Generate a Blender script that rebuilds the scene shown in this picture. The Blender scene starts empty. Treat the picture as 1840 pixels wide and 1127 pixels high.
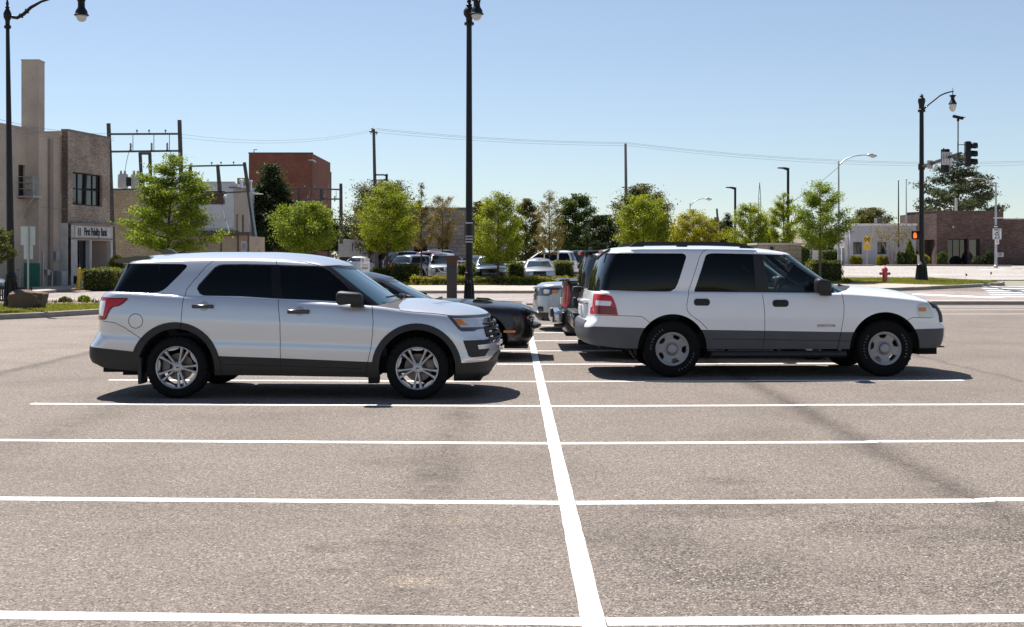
import bpy, bmesh, math, random
import numpy as np
from mathutils import Vector, Matrix

# ------------------------------------------------------------------ camera, sky, sun, exposure
SC = bpy.context.scene
COL = SC.collection
F, CX, CY, EYE = 2217.0, 920.0, 461.0, 1.70       # focal length in photo pixels, principal point / horizon row, eye height
cam_d = bpy.data.cameras.new('camera')
cam = bpy.data.objects.new('camera', cam_d); COL.objects.link(cam)
cam.location = (0, 0, EYE); cam.rotation_euler = (math.radians(90), 0, 0)
cam_d.sensor_width = 36.0; cam_d.lens = F/1840*36.0
cam_d.shift_y = -(563.5-CY)/1840
cam_d.clip_start = 0.1; cam_d.clip_end = 5000
SC.camera = cam

SUN_DIR = Vector((-0.33, 0.47, 1.0)).normalized()
SUN_EL = math.asin(SUN_DIR.z); SUN_AZ = math.atan2(SUN_DIR.x, SUN_DIR.y)
world = bpy.data.worlds.new('World'); SC.world = world; world.use_nodes = True
wn = world.node_tree.nodes; wl = world.node_tree.links
sky = wn.new('ShaderNodeTexSky'); sky.sky_type = 'NISHITA'; sky.sun_disc = False
sky.sun_elevation = SUN_EL; sky.sun_rotation = SUN_AZ
sky.altitude = 300; sky.air_density = 1.0; sky.dust_density = 0.1; sky.ozone_density = 5.0
hsv = wn.new('ShaderNodeHueSaturation'); hsv.inputs['Saturation'].default_value = .78; wl.new(sky.outputs[0], hsv.inputs['Color']); wl.new(hsv.outputs[0], wn['Background'].inputs[0]); wn['Background'].inputs[1].default_value = 0.073

sun_d = bpy.data.lights.new('sun', 'SUN'); sun_d.energy = 5.0; sun_d.angle = math.radians(0.53)
sun_d.color = (1.0, 0.955, 0.90)
sun = bpy.data.objects.new('sun', sun_d); COL.objects.link(sun); sun.location = (-20, 30, 60)
sun.rotation_euler = SUN_DIR.to_track_quat('Z', 'Y').to_euler()
SC.view_settings.view_transform = 'Standard'; SC.view_settings.look = 'None'
SC.view_settings.exposure = 0.7; SC.view_settings.gamma = 1.0
SC.cycles.max_bounces = 8; SC.cycles.transparent_max_bounces = 16

rnd = random.Random(7)
RAD = math.radians

# ------------------------------------------------------------------ layout rulers (photo measurement -> metres at a known distance)
def gz(x, y):
    """height of the ground: the lot is level, the land beyond the street rises gently, more so on the east side"""
    r = max(0.0, y-48.0)
    def ss(a, b, v):
        t = min(1.0, max(0.0, (v-a)/(b-a))); return t*t*(3-2*t)
    left, mid, right = min(0.2, .004*r), min(.42, .0095*r), min(1.0, .0238*r)
    k = ss(-16, -7, x); v = left*(1-k)+mid*k
    k = ss(9, 18, x); return v*(1-k)+right*k
def wx(px, Y): return (px-CX)*Y/F
def wz(py, Y): return EYE-(py-CY)*Y/F
def pxl(n, Y): return n*Y/F
def ray_plane(px, py, P0, n):
    d = Vector(((px-CX)/F, 1.0, -(py-CY)/F)); e = Vector((0, 0, EYE))
    t = (Vector(P0)-e).dot(Vector(n))/d.dot(Vector(n)); return e+d*t

# ------------------------------------------------------------------ objects
def tag(o, label=None, cat=None, group=None, kind=None):
    if label: o['label'] = label
    if cat: o['category'] = cat
    if group: o['group'] = group
    if kind: o['kind'] = kind
    return o
def thing(name, label, cat, loc=(0, 0, 0), rotz=0.0, group=None):
    o = bpy.data.objects.new(name, None); COL.objects.link(o); o.empty_display_size = 0.2
    o.location = loc; o.rotation_euler = (0, 0, rotz)
    return tag(o, label, cat, group)
def link_mesh(name, me, mats, parent=None, smooth=False):
    o = bpy.data.objects.new(name, me); COL.objects.link(o)
    for m in (mats if isinstance(mats, (list, tuple)) else [mats]): me.materials.append(m)
    if smooth is not False:
        me.polygons.foreach_set('use_smooth', [True]*len(me.polygons))
        if smooth is not True:
            try: me.set_sharp_from_angle(angle=RAD(smooth))
            except Exception: pass
    if parent: o.parent = parent
    return o
def obj(name, bm, mats, parent=None, smooth=False, fix=True):
    if fix: bmesh.ops.recalc_face_normals(bm, faces=bm.faces[:])
    me = bpy.data.meshes.new(name); bm.to_mesh(me); bm.free()
    return link_mesh(name, me, mats, parent, smooth)
def part(name, fn, mats, parent, smooth=False):
    bm = bmesh.new(); fn(bm); return obj(name, bm, mats, parent, smooth)
def structure(name, bm, mats, smooth=False, kind='structure'):
    o = obj(name, bm, mats, None, smooth, fix=False); o['kind'] = kind; return o
def copy_tree(o, parent=None):
    c = o.copy(); COL.objects.link(c)
    if parent: c.parent = parent
    for ch in list(o.children): copy_tree(ch, c)
    return c

# ------------------------------------------------------------------ bmesh shapes
def box(bm, lo, hi, M=None, mi=0, bev=0.0, seg=2):
    x0, y0, z0 = lo; x1, y1, z1 = hi
    vs = [bm.verts.new(p) for p in ((x0,y0,z0),(x1,y0,z0),(x1,y1,z0),(x0,y1,z0),(x0,y0,z1),(x1,y0,z1),(x1,y1,z1),(x0,y1,z1))]
    fs = [bm.faces.new([vs[i] for i in q]) for q in ((3,2,1,0),(4,5,6,7),(0,1,5,4),(1,2,6,5),(2,3,7,6),(3,0,4,7))]
    for f in fs: f.material_index = mi
    if bev:
        es = list({e for f in fs for e in f.edges})
        r = bmesh.ops.bevel(bm, geom=es, offset=bev, segments=seg, affect='EDGES', profile=0.5)
        vs = list({v for f in r['faces'] for v in f.verts} | {v for v in vs if v.is_valid})
        for f in r['faces']: f.material_index = mi
    if M is not None:
        for v in vs: v.co = M @ v.co
    return vs
def tube(bm, pts, radii, seg=10, cap=True, mi=0):
    pts = [Vector(p) for p in pts]
    if not isinstance(radii, (list, tuple)): radii = [radii]*len(pts)
    rings = []; up = None
    for i, p in enumerate(pts):
        d = (pts[min(i+1, len(pts)-1)]-pts[max(i-1, 0)])
        if d.length < 1e-9: d = Vector((0, 0, 1))
        d.normalize()
        if up is None:
            up = Vector((1, 0, 0)) if abs(d.x) < .8 else Vector((0, 1, 0))
        a = (up-d*up.dot(d))
        if a.length < 1e-6: a = d.orthogonal()
        a.normalize(); b = d.cross(a); up = a
        rings.append([bm.verts.new(p+(a*math.cos(2*math.pi*k/seg)+b*math.sin(2*math.pi*k/seg))*radii[i]) for k in range(seg)])
    for r0, r1 in zip(rings, rings[1:]):
        for k in range(seg):
            f = bm.faces.new((r0[k], r0[(k+1) % seg], r1[(k+1) % seg], r1[k])); f.material_index = mi
    if cap:
        for r in (rings[0][::-1], rings[-1]):
            f = bm.faces.new(r); f.material_index = mi
    return [v for r in rings for v in r]
def lathe(bm, prof, seg=24, M=None, mi=0, cap=True):
    """prof: (radius, height) list turned round z"""
    rings = []
    for r, z in prof:
        if r < 1e-5:
            rings.append([bm.verts.new((0, 0, z))])
        else:
            rings.append([bm.verts.new((r*math.cos(2*math.pi*k/seg), r*math.sin(2*math.pi*k/seg), z)) for k in range(seg)])
    for a, b in zip(rings, rings[1:]):
        for k in range(seg):
            k2 = (k+1) % seg
            q = [a[0], b[k2], b[k]] if len(a) == 1 else ([a[k], a[k2], b[0]] if len(b) == 1 else [a[k], a[k2], b[k2], b[k]])
            if len(a) == 1 and len(b) == 1: continue
            f = bm.faces.new(q); f.material_index = mi
    if cap:
        for r in (rings[0], rings[-1]):
            if len(r) > 2:
                f = bm.faces.new(r); f.material_index = mi
    vs = [v for r in rings for v in r]
    if M is not None:
        for v in vs: v.co = M @ v.co
    return vs
def prism(bm, poly, d0, d1, M=None, mi=0):
    """poly in local xz, extruded along local y from d0 to d1"""
    a = [bm.verts.new((p[0], d0, p[1])) for p in poly]; b = [bm.verts.new((p[0], d1, p[1])) for p in poly]
    n = len(poly); fs = [bm.faces.new(a), bm.faces.new(b[::-1])]
    for i in range(n): fs.append(bm.faces.new((a[i], b[i], b[(i+1) % n], a[(i+1) % n])))
    for f in fs: f.material_index = mi
    if M is not None:
        for v in a+b: v.co = M @ v.co
    return a+b
def sheet(bm, poly, dz=0.0, step=3.0, mi=0, zf=gz):
    """flat polygon (x, y) draped over the ground, dz above it"""
    f = bm.faces.new([bm.verts.new((x, y, 0)) for x, y in poly])
    b2 = bmesh.new(); b2.faces.new([b2.verts.new((x, y, 0)) for x, y in poly])
    xs = [p[0] for p in poly]; ys = [p[1] for p in poly]
    bm.faces.remove(f)
    for v in [v for v in bm.verts if not v.link_faces]: bm.verts.remove(v)
    if max(ys) > 47:
        y = math.ceil(max(min(ys), 47)/step)*step
        while y < min(max(ys), 140):
            bmesh.ops.bisect_plane(b2, geom=b2.verts[:]+b2.edges[:]+b2.faces[:], plane_co=(0, y, 0), plane_no=(0, 1, 0)); y += step
        for x in np.arange(-18, 21, 1.5):
            if min(xs) < x < max(xs):
                bmesh.ops.bisect_plane(b2, geom=b2.verts[:]+b2.edges[:]+b2.faces[:], plane_co=(x, 0, 0), plane_no=(1, 0, 0))
    bmesh.ops.triangulate(b2, faces=[q for q in b2.faces if len(q.verts) > 4])
    vm = {v: bm.verts.new((v.co.x, v.co.y, zf(v.co.x, v.co.y)+dz)) for v in b2.verts}
    for q in b2.faces:
        g = bm.faces.new([vm[v] for v in q.verts]); g.material_index = mi
        g.normal_update()
        if g.normal.z < 0: g.normal_flip()
    b2.free()
def kerb(bm, path, w=0.15, h=0.13, inner=1, step=1.5):
    """kerb stone along a path; the stone lies on the `inner` side (+1 left of the walking direction)"""
    pts = []
    for a, b in zip(path, path[1:]):
        n = max(1, int(math.hypot(b[0]-a[0], b[1]-a[1])/step))
        pts += [(a[0]+(b[0]-a[0])*i/n, a[1]+(b[1]-a[1])*i/n) for i in range(n)]
    pts.append(path[-1]); rows = []
    for i, p in enumerate(pts):
        q0, q1 = pts[max(0, i-1)], pts[min(len(pts)-1, i+1)]
        d = Vector((q1[0]-q0[0], q1[1]-q0[1])).normalized(); n = Vector((-d.y, d.x))*inner; z = gz(*p)
        prof = [(0, -.05), (0, h-.03), (.008, h-.01), (.03, h), (w, h), (w, -.05)]
        rows.append([bm.verts.new((p[0]+n.x*o, p[1]+n.y*o, z+hh)) for o, hh in prof])
    for a, b in zip(rows, rows[1:]):
        for k in range(len(a)-1): bm.faces.new((a[k], b[k], b[k+1], a[k+1]))
    for r in (rows[0], rows[-1]): bm.faces.new(r)
def text_mesh(name, body, size, mat, parent, loc, rot=(RAD(90), 0, 0), depth=0.004, align='CENTER', sx=1.0, bold=0.0):
    cu = bpy.data.curves.new(name, 'FONT'); cu.body = body; cu.size = size; cu.extrude = depth; cu.align_x = align; cu.align_y = 'CENTER'
    cu.offset = bold; cu.resolution_u = 3
    to = bpy.data.objects.new(name, cu); COL.objects.link(to)
    dg = bpy.context.evaluated_depsgraph_get(); dg.update()
    me = bpy.data.meshes.new_from_object(to.evaluated_get(dg)); bpy.data.objects.remove(to)
    me.materials.clear()
    o = link_mesh(name, me, mat, parent); o.location = loc; o.rotation_euler = rot; o.scale = (sx, 1, 1)
    return o
def facade(bm, P, u, W, z0, z1, holes, depth=0.2, mi=0):
    """vertical wall sheet from point P along unit vector u, with rectangular holes (u0,z0,u1,z1) that have real reveals"""
    u = Vector((u[0], u[1], 0)).normalized(); n = Vector((u.y, -u.x, 0)); P = Vector((P[0], P[1], 0))
    us = sorted({0.0, W} | {h[0] for h in holes} | {h[2] for h in holes}); zs = sorted({z0, z1} | {h[1] for h in holes} | {h[3] for h in holes})
    vc = {}
    def V(a, b, d=0.0):
        k = (round(a, 4), round(b, 4), d)
        if k not in vc: vc[k] = bm.verts.new(P+u*a+Vector((0, 0, b))-n*d)
        return vc[k]
    for a, b in zip(us, us[1:]):
        for c, d in zip(zs, zs[1:]):
            m = ((a+b)/2, (c+d)/2)
            if any(h[0] < m[0] < h[2] and h[1] < m[1] < h[3] for h in holes): continue
            f = bm.faces.new((V(a, c), V(b, c), V(b, d), V(a, d))); f.material_index = mi
    for h in holes:
        c = [(h[0], h[1]), (h[2], h[1]), (h[2], h[3]), (h[0], h[3])]
        vs = [bm.verts.new(P+u*a+Vector((0, 0, b))) for a, b in c]; ws = [bm.verts.new(P+u*a+Vector((0, 0, b))-n*depth) for a, b in c]
        for i in range(4):
            f = bm.faces.new((vs[i], ws[i], ws[(i+1) % 4], vs[(i+1) % 4])); f.material_index = mi
def frameM(P, u, z=0.0):
    """local x along wall, local y into the wall, local z up"""
    u = Vector((u[0], u[1], 0)).normalized(); n = Vector((u.y, -u.x, 0))
    return Matrix(((u.x, -n.x, 0, P[0]), (u.y, -n.y, 0, P[1]), (0, 0, 1, z), (0, 0, 0, 1)))

# ------------------------------------------------------------------ materials
MATS = {}
def new_mat(name):
    m = bpy.data.materials.new(name); m.use_nodes = True; MATS[name] = m
    nt = m.node_tree; return m, nt.nodes, nt.links, nt.nodes['Principled BSDF']
def N(nodes, kind, **kw):
    n = nodes.new(kind)
    for k, v in kw.items():
        if k in n.inputs.keys(): n.inputs[k].default_value = v
        else: setattr(n, k, v)
    return n
def ramp(nodes, stops):
    r = nodes.new('ShaderNodeValToRGB'); el = r.color_ramp.elements
    while len(el) > 1: el.remove(el[-1])
    el[0].position = stops[0][0]; el[0].color = (*stops[0][1], 1)
    for p, c in stops[1:]:
        e = el.new(p); e.color = (*c, 1)
    return r
def mixc(nodes, links, fac, a, b, mode='MIX'):
    m = nodes.new('ShaderNodeMix'); m.data_type = 'RGBA'; m.blend_type = mode
    for s, v in ((0, fac), (6, a), (7, b)):
        if hasattr(v, 'links') or hasattr(v, 'is_linked'): links.new(v, m.inputs[s])
        else: m.inputs[s].default_value = v if s == 0 else (*v, 1)
    return m.outputs[2]
def mth(nodes, links, op, a, b=None, clamp=False):
    m = nodes.new('ShaderNodeMath'); m.operation = op; m.use_clamp = clamp
    for i, v in enumerate((a, b)):
        if v is None: continue
        if hasattr(v, 'is_linked'): links.new(v, m.inputs[i])
        else: m.inputs[i].default_value = v
    return m.outputs[0]
def bump(nodes, links, bsdf, h, strength=0.3, dist=0.01):
    b = nodes.new('ShaderNodeBump'); b.inputs['Strength'].default_value = strength; b.inputs['Distance'].default_value = dist
    links.new(h, b.inputs['Height']); links.new(b.outputs[0], bsdf.inputs['Normal'])
def simple(name, col, rough=0.5, metal=0.0, coat=0.0, spec=0.5, var=0.12, scale=3.0, emit=None):
    """plain surface with a little tonal unevenness"""
    m, n, l, b = new_mat(name)
    geo = N(n, 'ShaderNodeTexCoord'); nz = N(n, 'ShaderNodeTexNoise', Scale=scale, Detail=4.0)
    l.new(geo.outputs['Object'], nz.inputs['Vector'])
    r = ramp(n, [(0.3, tuple(c*(1-var) for c in col)), (0.7, tuple(min(1, c*(1+var)) for c in col))]); l.new(nz.outputs[0], r.inputs[0])
    l.new(r.outputs[0], b.inputs['Base Color'])
    b.inputs['Roughness'].default_value = rough; b.inputs['Metallic'].default_value = metal
    b.inputs['Coat Weight'].default_value = coat; b.inputs['Coat Roughness'].default_value = 0.03; b.inputs['Specular IOR Level'].default_value = spec
    if emit:
        b.inputs['Emission Color'].default_value = (*emit[0], 1); b.inputs['Emission Strength'].default_value = emit[1]
    return m
def concrete(name, col, scale=1.2, speck=60, rough=0.9):
    m, n, l, b = new_mat(name)
    g = N(n, 'ShaderNodeNewGeometry')
    a = N(n, 'ShaderNodeTexNoise', Scale=scale, Detail=6.0, Roughness=0.65); s = N(n, 'ShaderNodeTexNoise', Scale=speck, Detail=3.0)
    for t in (a, s): l.new(g.outputs['Position'], t.inputs['Vector'])
    r1 = ramp(n, [(.3, tuple(c*.78 for c in col)), (.55, col), (.75, tuple(c*1.12 for c in col))]); l.new(a.outputs[0], r1.inputs[0])
    r2 = ramp(n, [(.3, (.82,)*3), (.7, (1.1,)*3)]); l.new(s.outputs[0], r2.inputs[0])
    l.new(mixc(n, l, 1.0, r1.outputs[0], r2.outputs[0], 'MULTIPLY'), b.inputs['Base Color'])
    b.inputs['Roughness'].default_value = rough; bump(n, l, b, s.outputs[0], .25, .01)
    return m
def brick(name, c1, c2, mortar, sc=1.0, bw=.22, rh=.075, msize=.012, blot=.25):
    m, n, l, b = new_mat(name)
    tc = N(n, 'ShaderNodeTexCoord')
    sp = N(n, 'ShaderNodeSeparateXYZ'); l.new(tc.outputs['Object'], sp.inputs[0])
    sn = N(n, 'ShaderNodeSeparateXYZ'); l.new(tc.outputs['Normal'], sn.inputs[0])
    ax = mth(n, l, 'ABSOLUTE', sn.outputs[0]); ay = mth(n, l, 'ABSOLUTE', sn.outputs[1])
    u = mth(n, l, 'ADD', mth(n, l, 'MULTIPLY', sp.outputs[0], ay), mth(n, l, 'MULTIPLY', sp.outputs[1], ax))
    cb = N(n, 'ShaderNodeCombineXYZ'); l.new(u, cb.inputs[0]); l.new(sp.outputs[2], cb.inputs[1])
    bt = N(n, 'ShaderNodeTexBrick', Scale=1.0); l.new(cb.outputs[0], bt.inputs['Vector'])
    bt.inputs['Color1'].default_value = (*c1, 1); bt.inputs['Color2'].default_value = (*c2, 1); bt.inputs['Mortar'].default_value = (*mortar, 1)
    bt.inputs['Brick Width'].default_value = bw*sc; bt.inputs['Row Height'].default_value = rh*sc; bt.inputs['Mortar Size'].default_value = msize*sc
    bt.inputs['Bias'].default_value = -0.1
    nz = N(n, 'ShaderNodeTexNoise', Scale=.7, Detail=6.0); l.new(tc.outputs['Object'], nz.inputs['Vector'])
    r = ramp(n, [(.3, (1-blot,)*3), (.7, (1+blot*.6,)*3)]); l.new(nz.outputs[0], r.inputs[0])
    n2 = N(n, 'ShaderNodeTexNoise', Scale=9.0, Detail=3.0); l.new(cb.outputs[0], n2.inputs['Vector'])
    r2 = ramp(n, [(.3, (.7,)*3), (.7, (1.3,)*3)]); l.new(n2.outputs[0], r2.inputs[0])
    c = mixc(n, l, 1.0, bt.outputs[0], r.outputs[0], 'MULTIPLY')
    l.new(mixc(n, l, 1.0, c, r2.outputs[0], 'MULTIPLY'), b.inputs['Base Color'])
    b.inputs['Roughness'].default_value = .9; bump(n, l, b, bt.outputs['Fac'], -.4, .01)
    return m
def foliage(name, dark, mid, light, trans=0.45, gloss=0.15, clump=1.3):
    m, n, l, b = new_mat(name)
    g = N(n, 'ShaderNodeNewGeometry'); nz = N(n, 'ShaderNodeTexNoise', Scale=clump, Detail=2.0); l.new(g.outputs['Position'], nz.inputs['Vector'])
    v = mth(n, l, 'ADD', mth(n, l, 'MULTIPLY', g.outputs['Random Per Island'], .55), mth(n, l, 'MULTIPLY', nz.outputs[0], .5), True)
    r = ramp(n, [(.12, dark), (.5, mid), (.9, light)]); l.new(v, r.inputs[0])
    l.new(r.outputs[0], b.inputs['Base Color']); b.inputs['Roughness'].default_value = .5; b.inputs['Specular IOR Level'].default_value = gloss
    t = N(n, 'ShaderNodeBsdfTranslucent'); tc = mixc(n, l, 1.0, r.outputs[0], (1.5, 1.45, .6), 'MULTIPLY'); l.new(tc, t.inputs[0])
    mx = N(n, 'ShaderNodeMixShader'); mx.inputs[0].default_value = trans
    l.new(b.outputs[0], mx.inputs[1]); l.new(t.outputs[0], mx.inputs[2]); l.new(mx.outputs[0], n['Material Output'].inputs[0])
    return m
def paint(name, col, metal=0.0, rough=0.35, coat=1.0, flake=False):
    m, n, l, b = new_mat(name)
    tc = N(n, 'ShaderNodeTexCoord'); nz = N(n, 'ShaderNodeTexNoise', Scale=.9, Detail=0.0); l.new(tc.outputs['Object'], nz.inputs['Vector'])
    r = ramp(n, [(.1, tuple(c*.97 for c in col)), (.9, tuple(min(1, c*1.02) for c in col))]); l.new(nz.outputs[0], r.inputs[0])
    l.new(r.outputs[0], b.inputs['Base Color']); b.inputs['Metallic'].default_value = metal
    b.inputs['Roughness'].default_value = rough
    b.inputs['Coat Weight'].default_value = coat; b.inputs['Coat Roughness'].default_value = .035
    return m
def glass(name, tint, refl=1.5, coat=None):
    m, n, l, b = new_mat(name); n.remove(b)
    tr = N(n, 'ShaderNodeBsdfTransparent'); tr.inputs[0].default_value = (*tint, 1)
    gl = N(n, 'ShaderNodeBsdfGlossy'); gl.inputs['Roughness'].default_value = 0.02; gl.inputs[0].default_value = (.95, .97, 1, 1)
    fr = N(n, 'ShaderNodeFresnel'); fr.inputs[0].default_value = refl
    mx = N(n, 'ShaderNodeMixShader'); l.new(fr.outputs[0], mx.inputs[0]); l.new(tr.outputs[0], mx.inputs[1]); l.new(gl.outputs[0], mx.inputs[2])
    if coat:                                                   # sky reflection and sunlit dust on a windscreen, painted in as diffuse teal
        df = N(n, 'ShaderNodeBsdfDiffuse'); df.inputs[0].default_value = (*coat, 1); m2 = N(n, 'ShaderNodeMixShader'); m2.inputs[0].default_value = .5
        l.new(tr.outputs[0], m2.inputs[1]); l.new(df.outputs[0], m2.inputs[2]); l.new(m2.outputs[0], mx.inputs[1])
    l.new(mx.outputs[0], n['Material Output'].inputs[0])
    return m

black_metal = simple('black painted metal', (.0045, .0045, .006), .5, 0, .1, .3)
black_plastic = simple('black plastic', (.011, .011, .012), .55)
grey_steel = simple('galvanised steel', (.42, .43, .44), .45, .6)
wood_pole = simple('weathered pole timber', (.082, .076, .072), .85, var=.3, scale=6)
white_paint = simple('white sign sheet', (.78, .78, .78), .45)
sign_grey = simple('bare aluminium sign back', (.52, .54, .56), .42, .5)
black_ink = simple('black lettering', (.02, .02, .022), .6)
red_ink = simple('red lettering', (.6, .04, .04), .6)
dark_glass = simple('dark window glass', (.012, .014, .018), .03, 0, 0, .9)
mid_frame = simple('dark bronze frame', (.05, .045, .04), .5)
kerb_mat = concrete('kerb concrete', (.30, .27, .24), 1.5, 40)
walk_mat = concrete('pavement concrete', (.46, .39, .33), .8, 50)
# ------------------------------------------------------------------ ground materials
def asphalt(name, base, lot=True, speck=98.0):
    m, n, l, b = new_mat(name)
    g = N(n, 'ShaderNodeNewGeometry'); P = g.outputs['Position']
    sp = N(n, 'ShaderNodeSeparateXYZ'); l.new(P, sp.inputs[0])
    X, Y = sp.outputs[0], sp.outputs[1]
    v = N(n, 'ShaderNodeTexVoronoi', Scale=speck); l.new(P, v.inputs['Vector'])
    vs = N(n, 'ShaderNodeSeparateColor'); l.new(v.outputs['Color'], vs.inputs[0])
    r1 = ramp(n, [(0.0, tuple(c*.36 for c in base)), (.17, tuple(c*.70 for c in base)), (.55, base), (.85, tuple(c*1.26 for c in base)), (.975, tuple(c*1.7 for c in base)), (1.0, tuple(c*2.5 for c in base))])
    l.new(vs.outputs[0], r1.inputs[0])
    f2 = N(n, 'ShaderNodeTexNoise', Scale=26.0, Detail=5.0, Roughness=.7); l.new(P, f2.inputs['Vector'])
    r2 = ramp(n, [(.32, (.78,)*3), (.68, (1.18,)*3)]); l.new(f2.outputs[0], r2.inputs[0])
    c = mixc(n, l, 1.0, r1.outputs[0], r2.outputs[0], 'MULTIPLY')
    big = N(n, 'ShaderNodeTexNoise', Scale=.55, Detail=7.0, Roughness=.62); l.new(P, big.inputs['Vector'])
    r3 = ramp(n, [(.28, (.80, .79, .78)), (.5, (1, 1, 1)), (.72, (1.10, 1.10, 1.09))]); l.new(big.outputs[0], r3.inputs[0])
    c = mixc(n, l, 1.0, c, r3.outputs[0], 'MULTIPLY')
    if lot:
        wob = N(n, 'ShaderNodeTexNoise', Scale=1.4, Detail=5.0); l.new(P, wob.inputs['Vector'])
        w0 = mth(n, l, 'SUBTRACT', wob.outputs[0], .5)
        tatter = N(n, 'ShaderNodeTexNoise', Scale=6.0, Detail=9.0, Roughness=.8); l.new(P, tatter.inputs['Vector'])
        Xw = mth(n, l, 'ADD', X, mth(n, l, 'MULTIPLY', w0, .25))
        def band(c, x0, half, col, off=0.0):
            d = mth(n, l, 'DIVIDE', mth(n, l, 'ABSOLUTE', mth(n, l, 'SUBTRACT', Xw, x0)), half)
            k = mth(n, l, 'SUBTRACT', 1.0, d, True)
            k = mth(n, l, 'MULTIPLY', k, mth(n, l, 'ADD', mth(n, l, 'MULTIPLY', tatter.outputs[0], 4.0), -1.35+off, True), True)
            return mixc(n, l, k, c, col, 'MULTIPLY')
        for x0, half, s, off in ((3.22, .25, .52, .25), (-.57, .30, .62, -.1), (-4.45, .42, .66, -.05), (6.95, .10, .5, .0), (-7.45, .22, .55, .1)):
            c = band(c, x0, half, (s, s*.99, s*.97), off)
        # paler overlay of the drive lane west of the stalls
        k = mth(n, l, 'MULTIPLY', mth(n, l, 'SUBTRACT', -7.5, Xw), 9.0, True)
        c = mixc(n, l, k, c, (1.2, 1.19, 1.19), 'MULTIPLY')
        # worn, darker aggregate close to the camera on the east row
        d2 = N(n, 'ShaderNodeTexNoise', Scale=.85, Detail=6.0, Roughness=.6); l.new(P, d2.inputs['Vector'])
        k = mth(n, l, 'MULTIPLY', mth(n, l, 'SUBTRACT', mth(n, l, 'ADD', d2.outputs[0], mth(n, l, 'MULTIPLY', mth(n, l, 'SUBTRACT', tatter.outputs[0], .5), .55)), .43), 5.0, True)
        k = mth(n, l, 'MULTIPLY', k, mth(n, l, 'MULTIPLY', mth(n, l, 'SUBTRACT', Xw, .1), 1.2, True), True)
        k = mth(n, l, 'MULTIPLY', k, mth(n, l, 'MULTIPLY', mth(n, l, 'SUBTRACT', 8.7, Y), 1.6, True), True)
        r1b = ramp(n, [(0.0, tuple(q*.15 for q in base)), (.45, tuple(q*.48 for q in base)), (.75, tuple(q*.85 for q in base)), (.93, tuple(q*1.5 for q in base)), (1.0, tuple(q*2.4 for q in base))]); l.new(vs.outputs[0], r1b.inputs[0])
        c = mixc(n, l, mth(n, l, 'MULTIPLY', k, .85), c, r1b.outputs[0])
        # oil drips and one sandy patch
        def spot(c, x0, y0, rx, ry, col):
            dx = mth(n, l, 'DIVIDE', mth(n, l, 'SUBTRACT', X, x0), rx); dy = mth(n, l, 'DIVIDE', mth(n, l, 'SUBTRACT', Y, y0), ry)
            d = mth(n, l, 'ADD', mth(n, l, 'POWER', dx, 2.0), mth(n, l, 'POWER', dy, 2.0))
            k = mth(n, l, 'MULTIPLY', mth(n, l, 'SUBTRACT', 1.0, d, True), mth(n, l, 'ADD', mth(n, l, 'MULTIPLY', tatter.outputs[0], 4.2), -1.45, True), True)
            return mixc(n, l, k, c, col, 'MULTIPLY')
        for x0, y0, rx, ry, s in ((-1.08, 7.2, .22, .16, .62), (-.80, 7.32, .2, .13, .66), (-.95, 6.66, .14, .10, .6), (1.62, 9.35, .35, .22, .62), (1.66, 8.62, .18, .16, .6), (-1.0, 10.2, .5, .3, .8), (-.55, 9.6, .3, .5, .75), (-.56, 13.2, .25, .5, .75), (1.4, 8.3, 1.0, .35, .72), (.75, 7.4, .5, .45, .7), (2.5, 7.6, .9, .3, .75)):
            c = spot(c, x0, y0, rx, ry, (s, s, s*.98))
        c = spot(c, -.52, 6.45, .2, .14, (1.7, 1.62, 1.5)); c = spot(c, -.42, 7.95, .35, .2, (1.35, 1.3, 1.25))
    l.new(c, b.inputs['Base Color']); b.inputs['Roughness'].default_value = .88; b.inputs['Specular IOR Level'].default_value = .35
    h = mth(n, l, 'ADD', mth(n, l, 'MULTIPLY', v.outputs['Distance'], -.9), mth(n, l, 'MULTIPLY', f2.outputs[0], .6))
    bump(n, l, b, h, .55 if lot else .12, .012)
    return m
lot_mat = asphalt('parking lot asphalt', (.204, .1695, .142))
street_mat = asphalt('street asphalt', (.30, .255, .232), False, 40)
pale_street_mat = asphalt('pale street concrete', (.385, .352, .322), False, 30)
dark_street_mat = asphalt('crossing asphalt', (.21, .165, .148), False, 40)

def line_paint():
    m, n, l, b = new_mat('worn white road paint')
    g = N(n, 'ShaderNodeNewGeometry')
    s = N(n, 'ShaderNodeTexNoise', Scale=38.0, Detail=5.0, Roughness=.75); a = N(n, 'ShaderNodeTexNoise', Scale=2.3, Detail=4.0)
    for t in (s, a): l.new(g.outputs['Position'], t.inputs['Vector'])
    k = mth(n, l, 'ADD', s.outputs[0], mth(n, l, 'MULTIPLY', a.outputs[0], .40))
    r = ramp(n, [(.47, (.24, .205, .175)), (.525, (.62, .60, .57)), (.62, (.80, .79, .77))]); l.new(k, r.inputs[0])
    l.new(r.outputs[0], b.inputs['Base Color']); b.inputs['Roughness'].default_value = .6
    bump(n, l, b, s.outputs[0], .3, .006); return m
line_mat = line_paint()
grass_soil = simple('lawn soil', (.17, .17, .05), .95, var=.35, scale=2.0)
soil_mat = simple('bare planting soil', (.17, .12, .085), .95, var=.4, scale=5.0)
terrain_mat = simple('far land', (.20, .19, .13), .95, var=.3, scale=.05)

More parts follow.
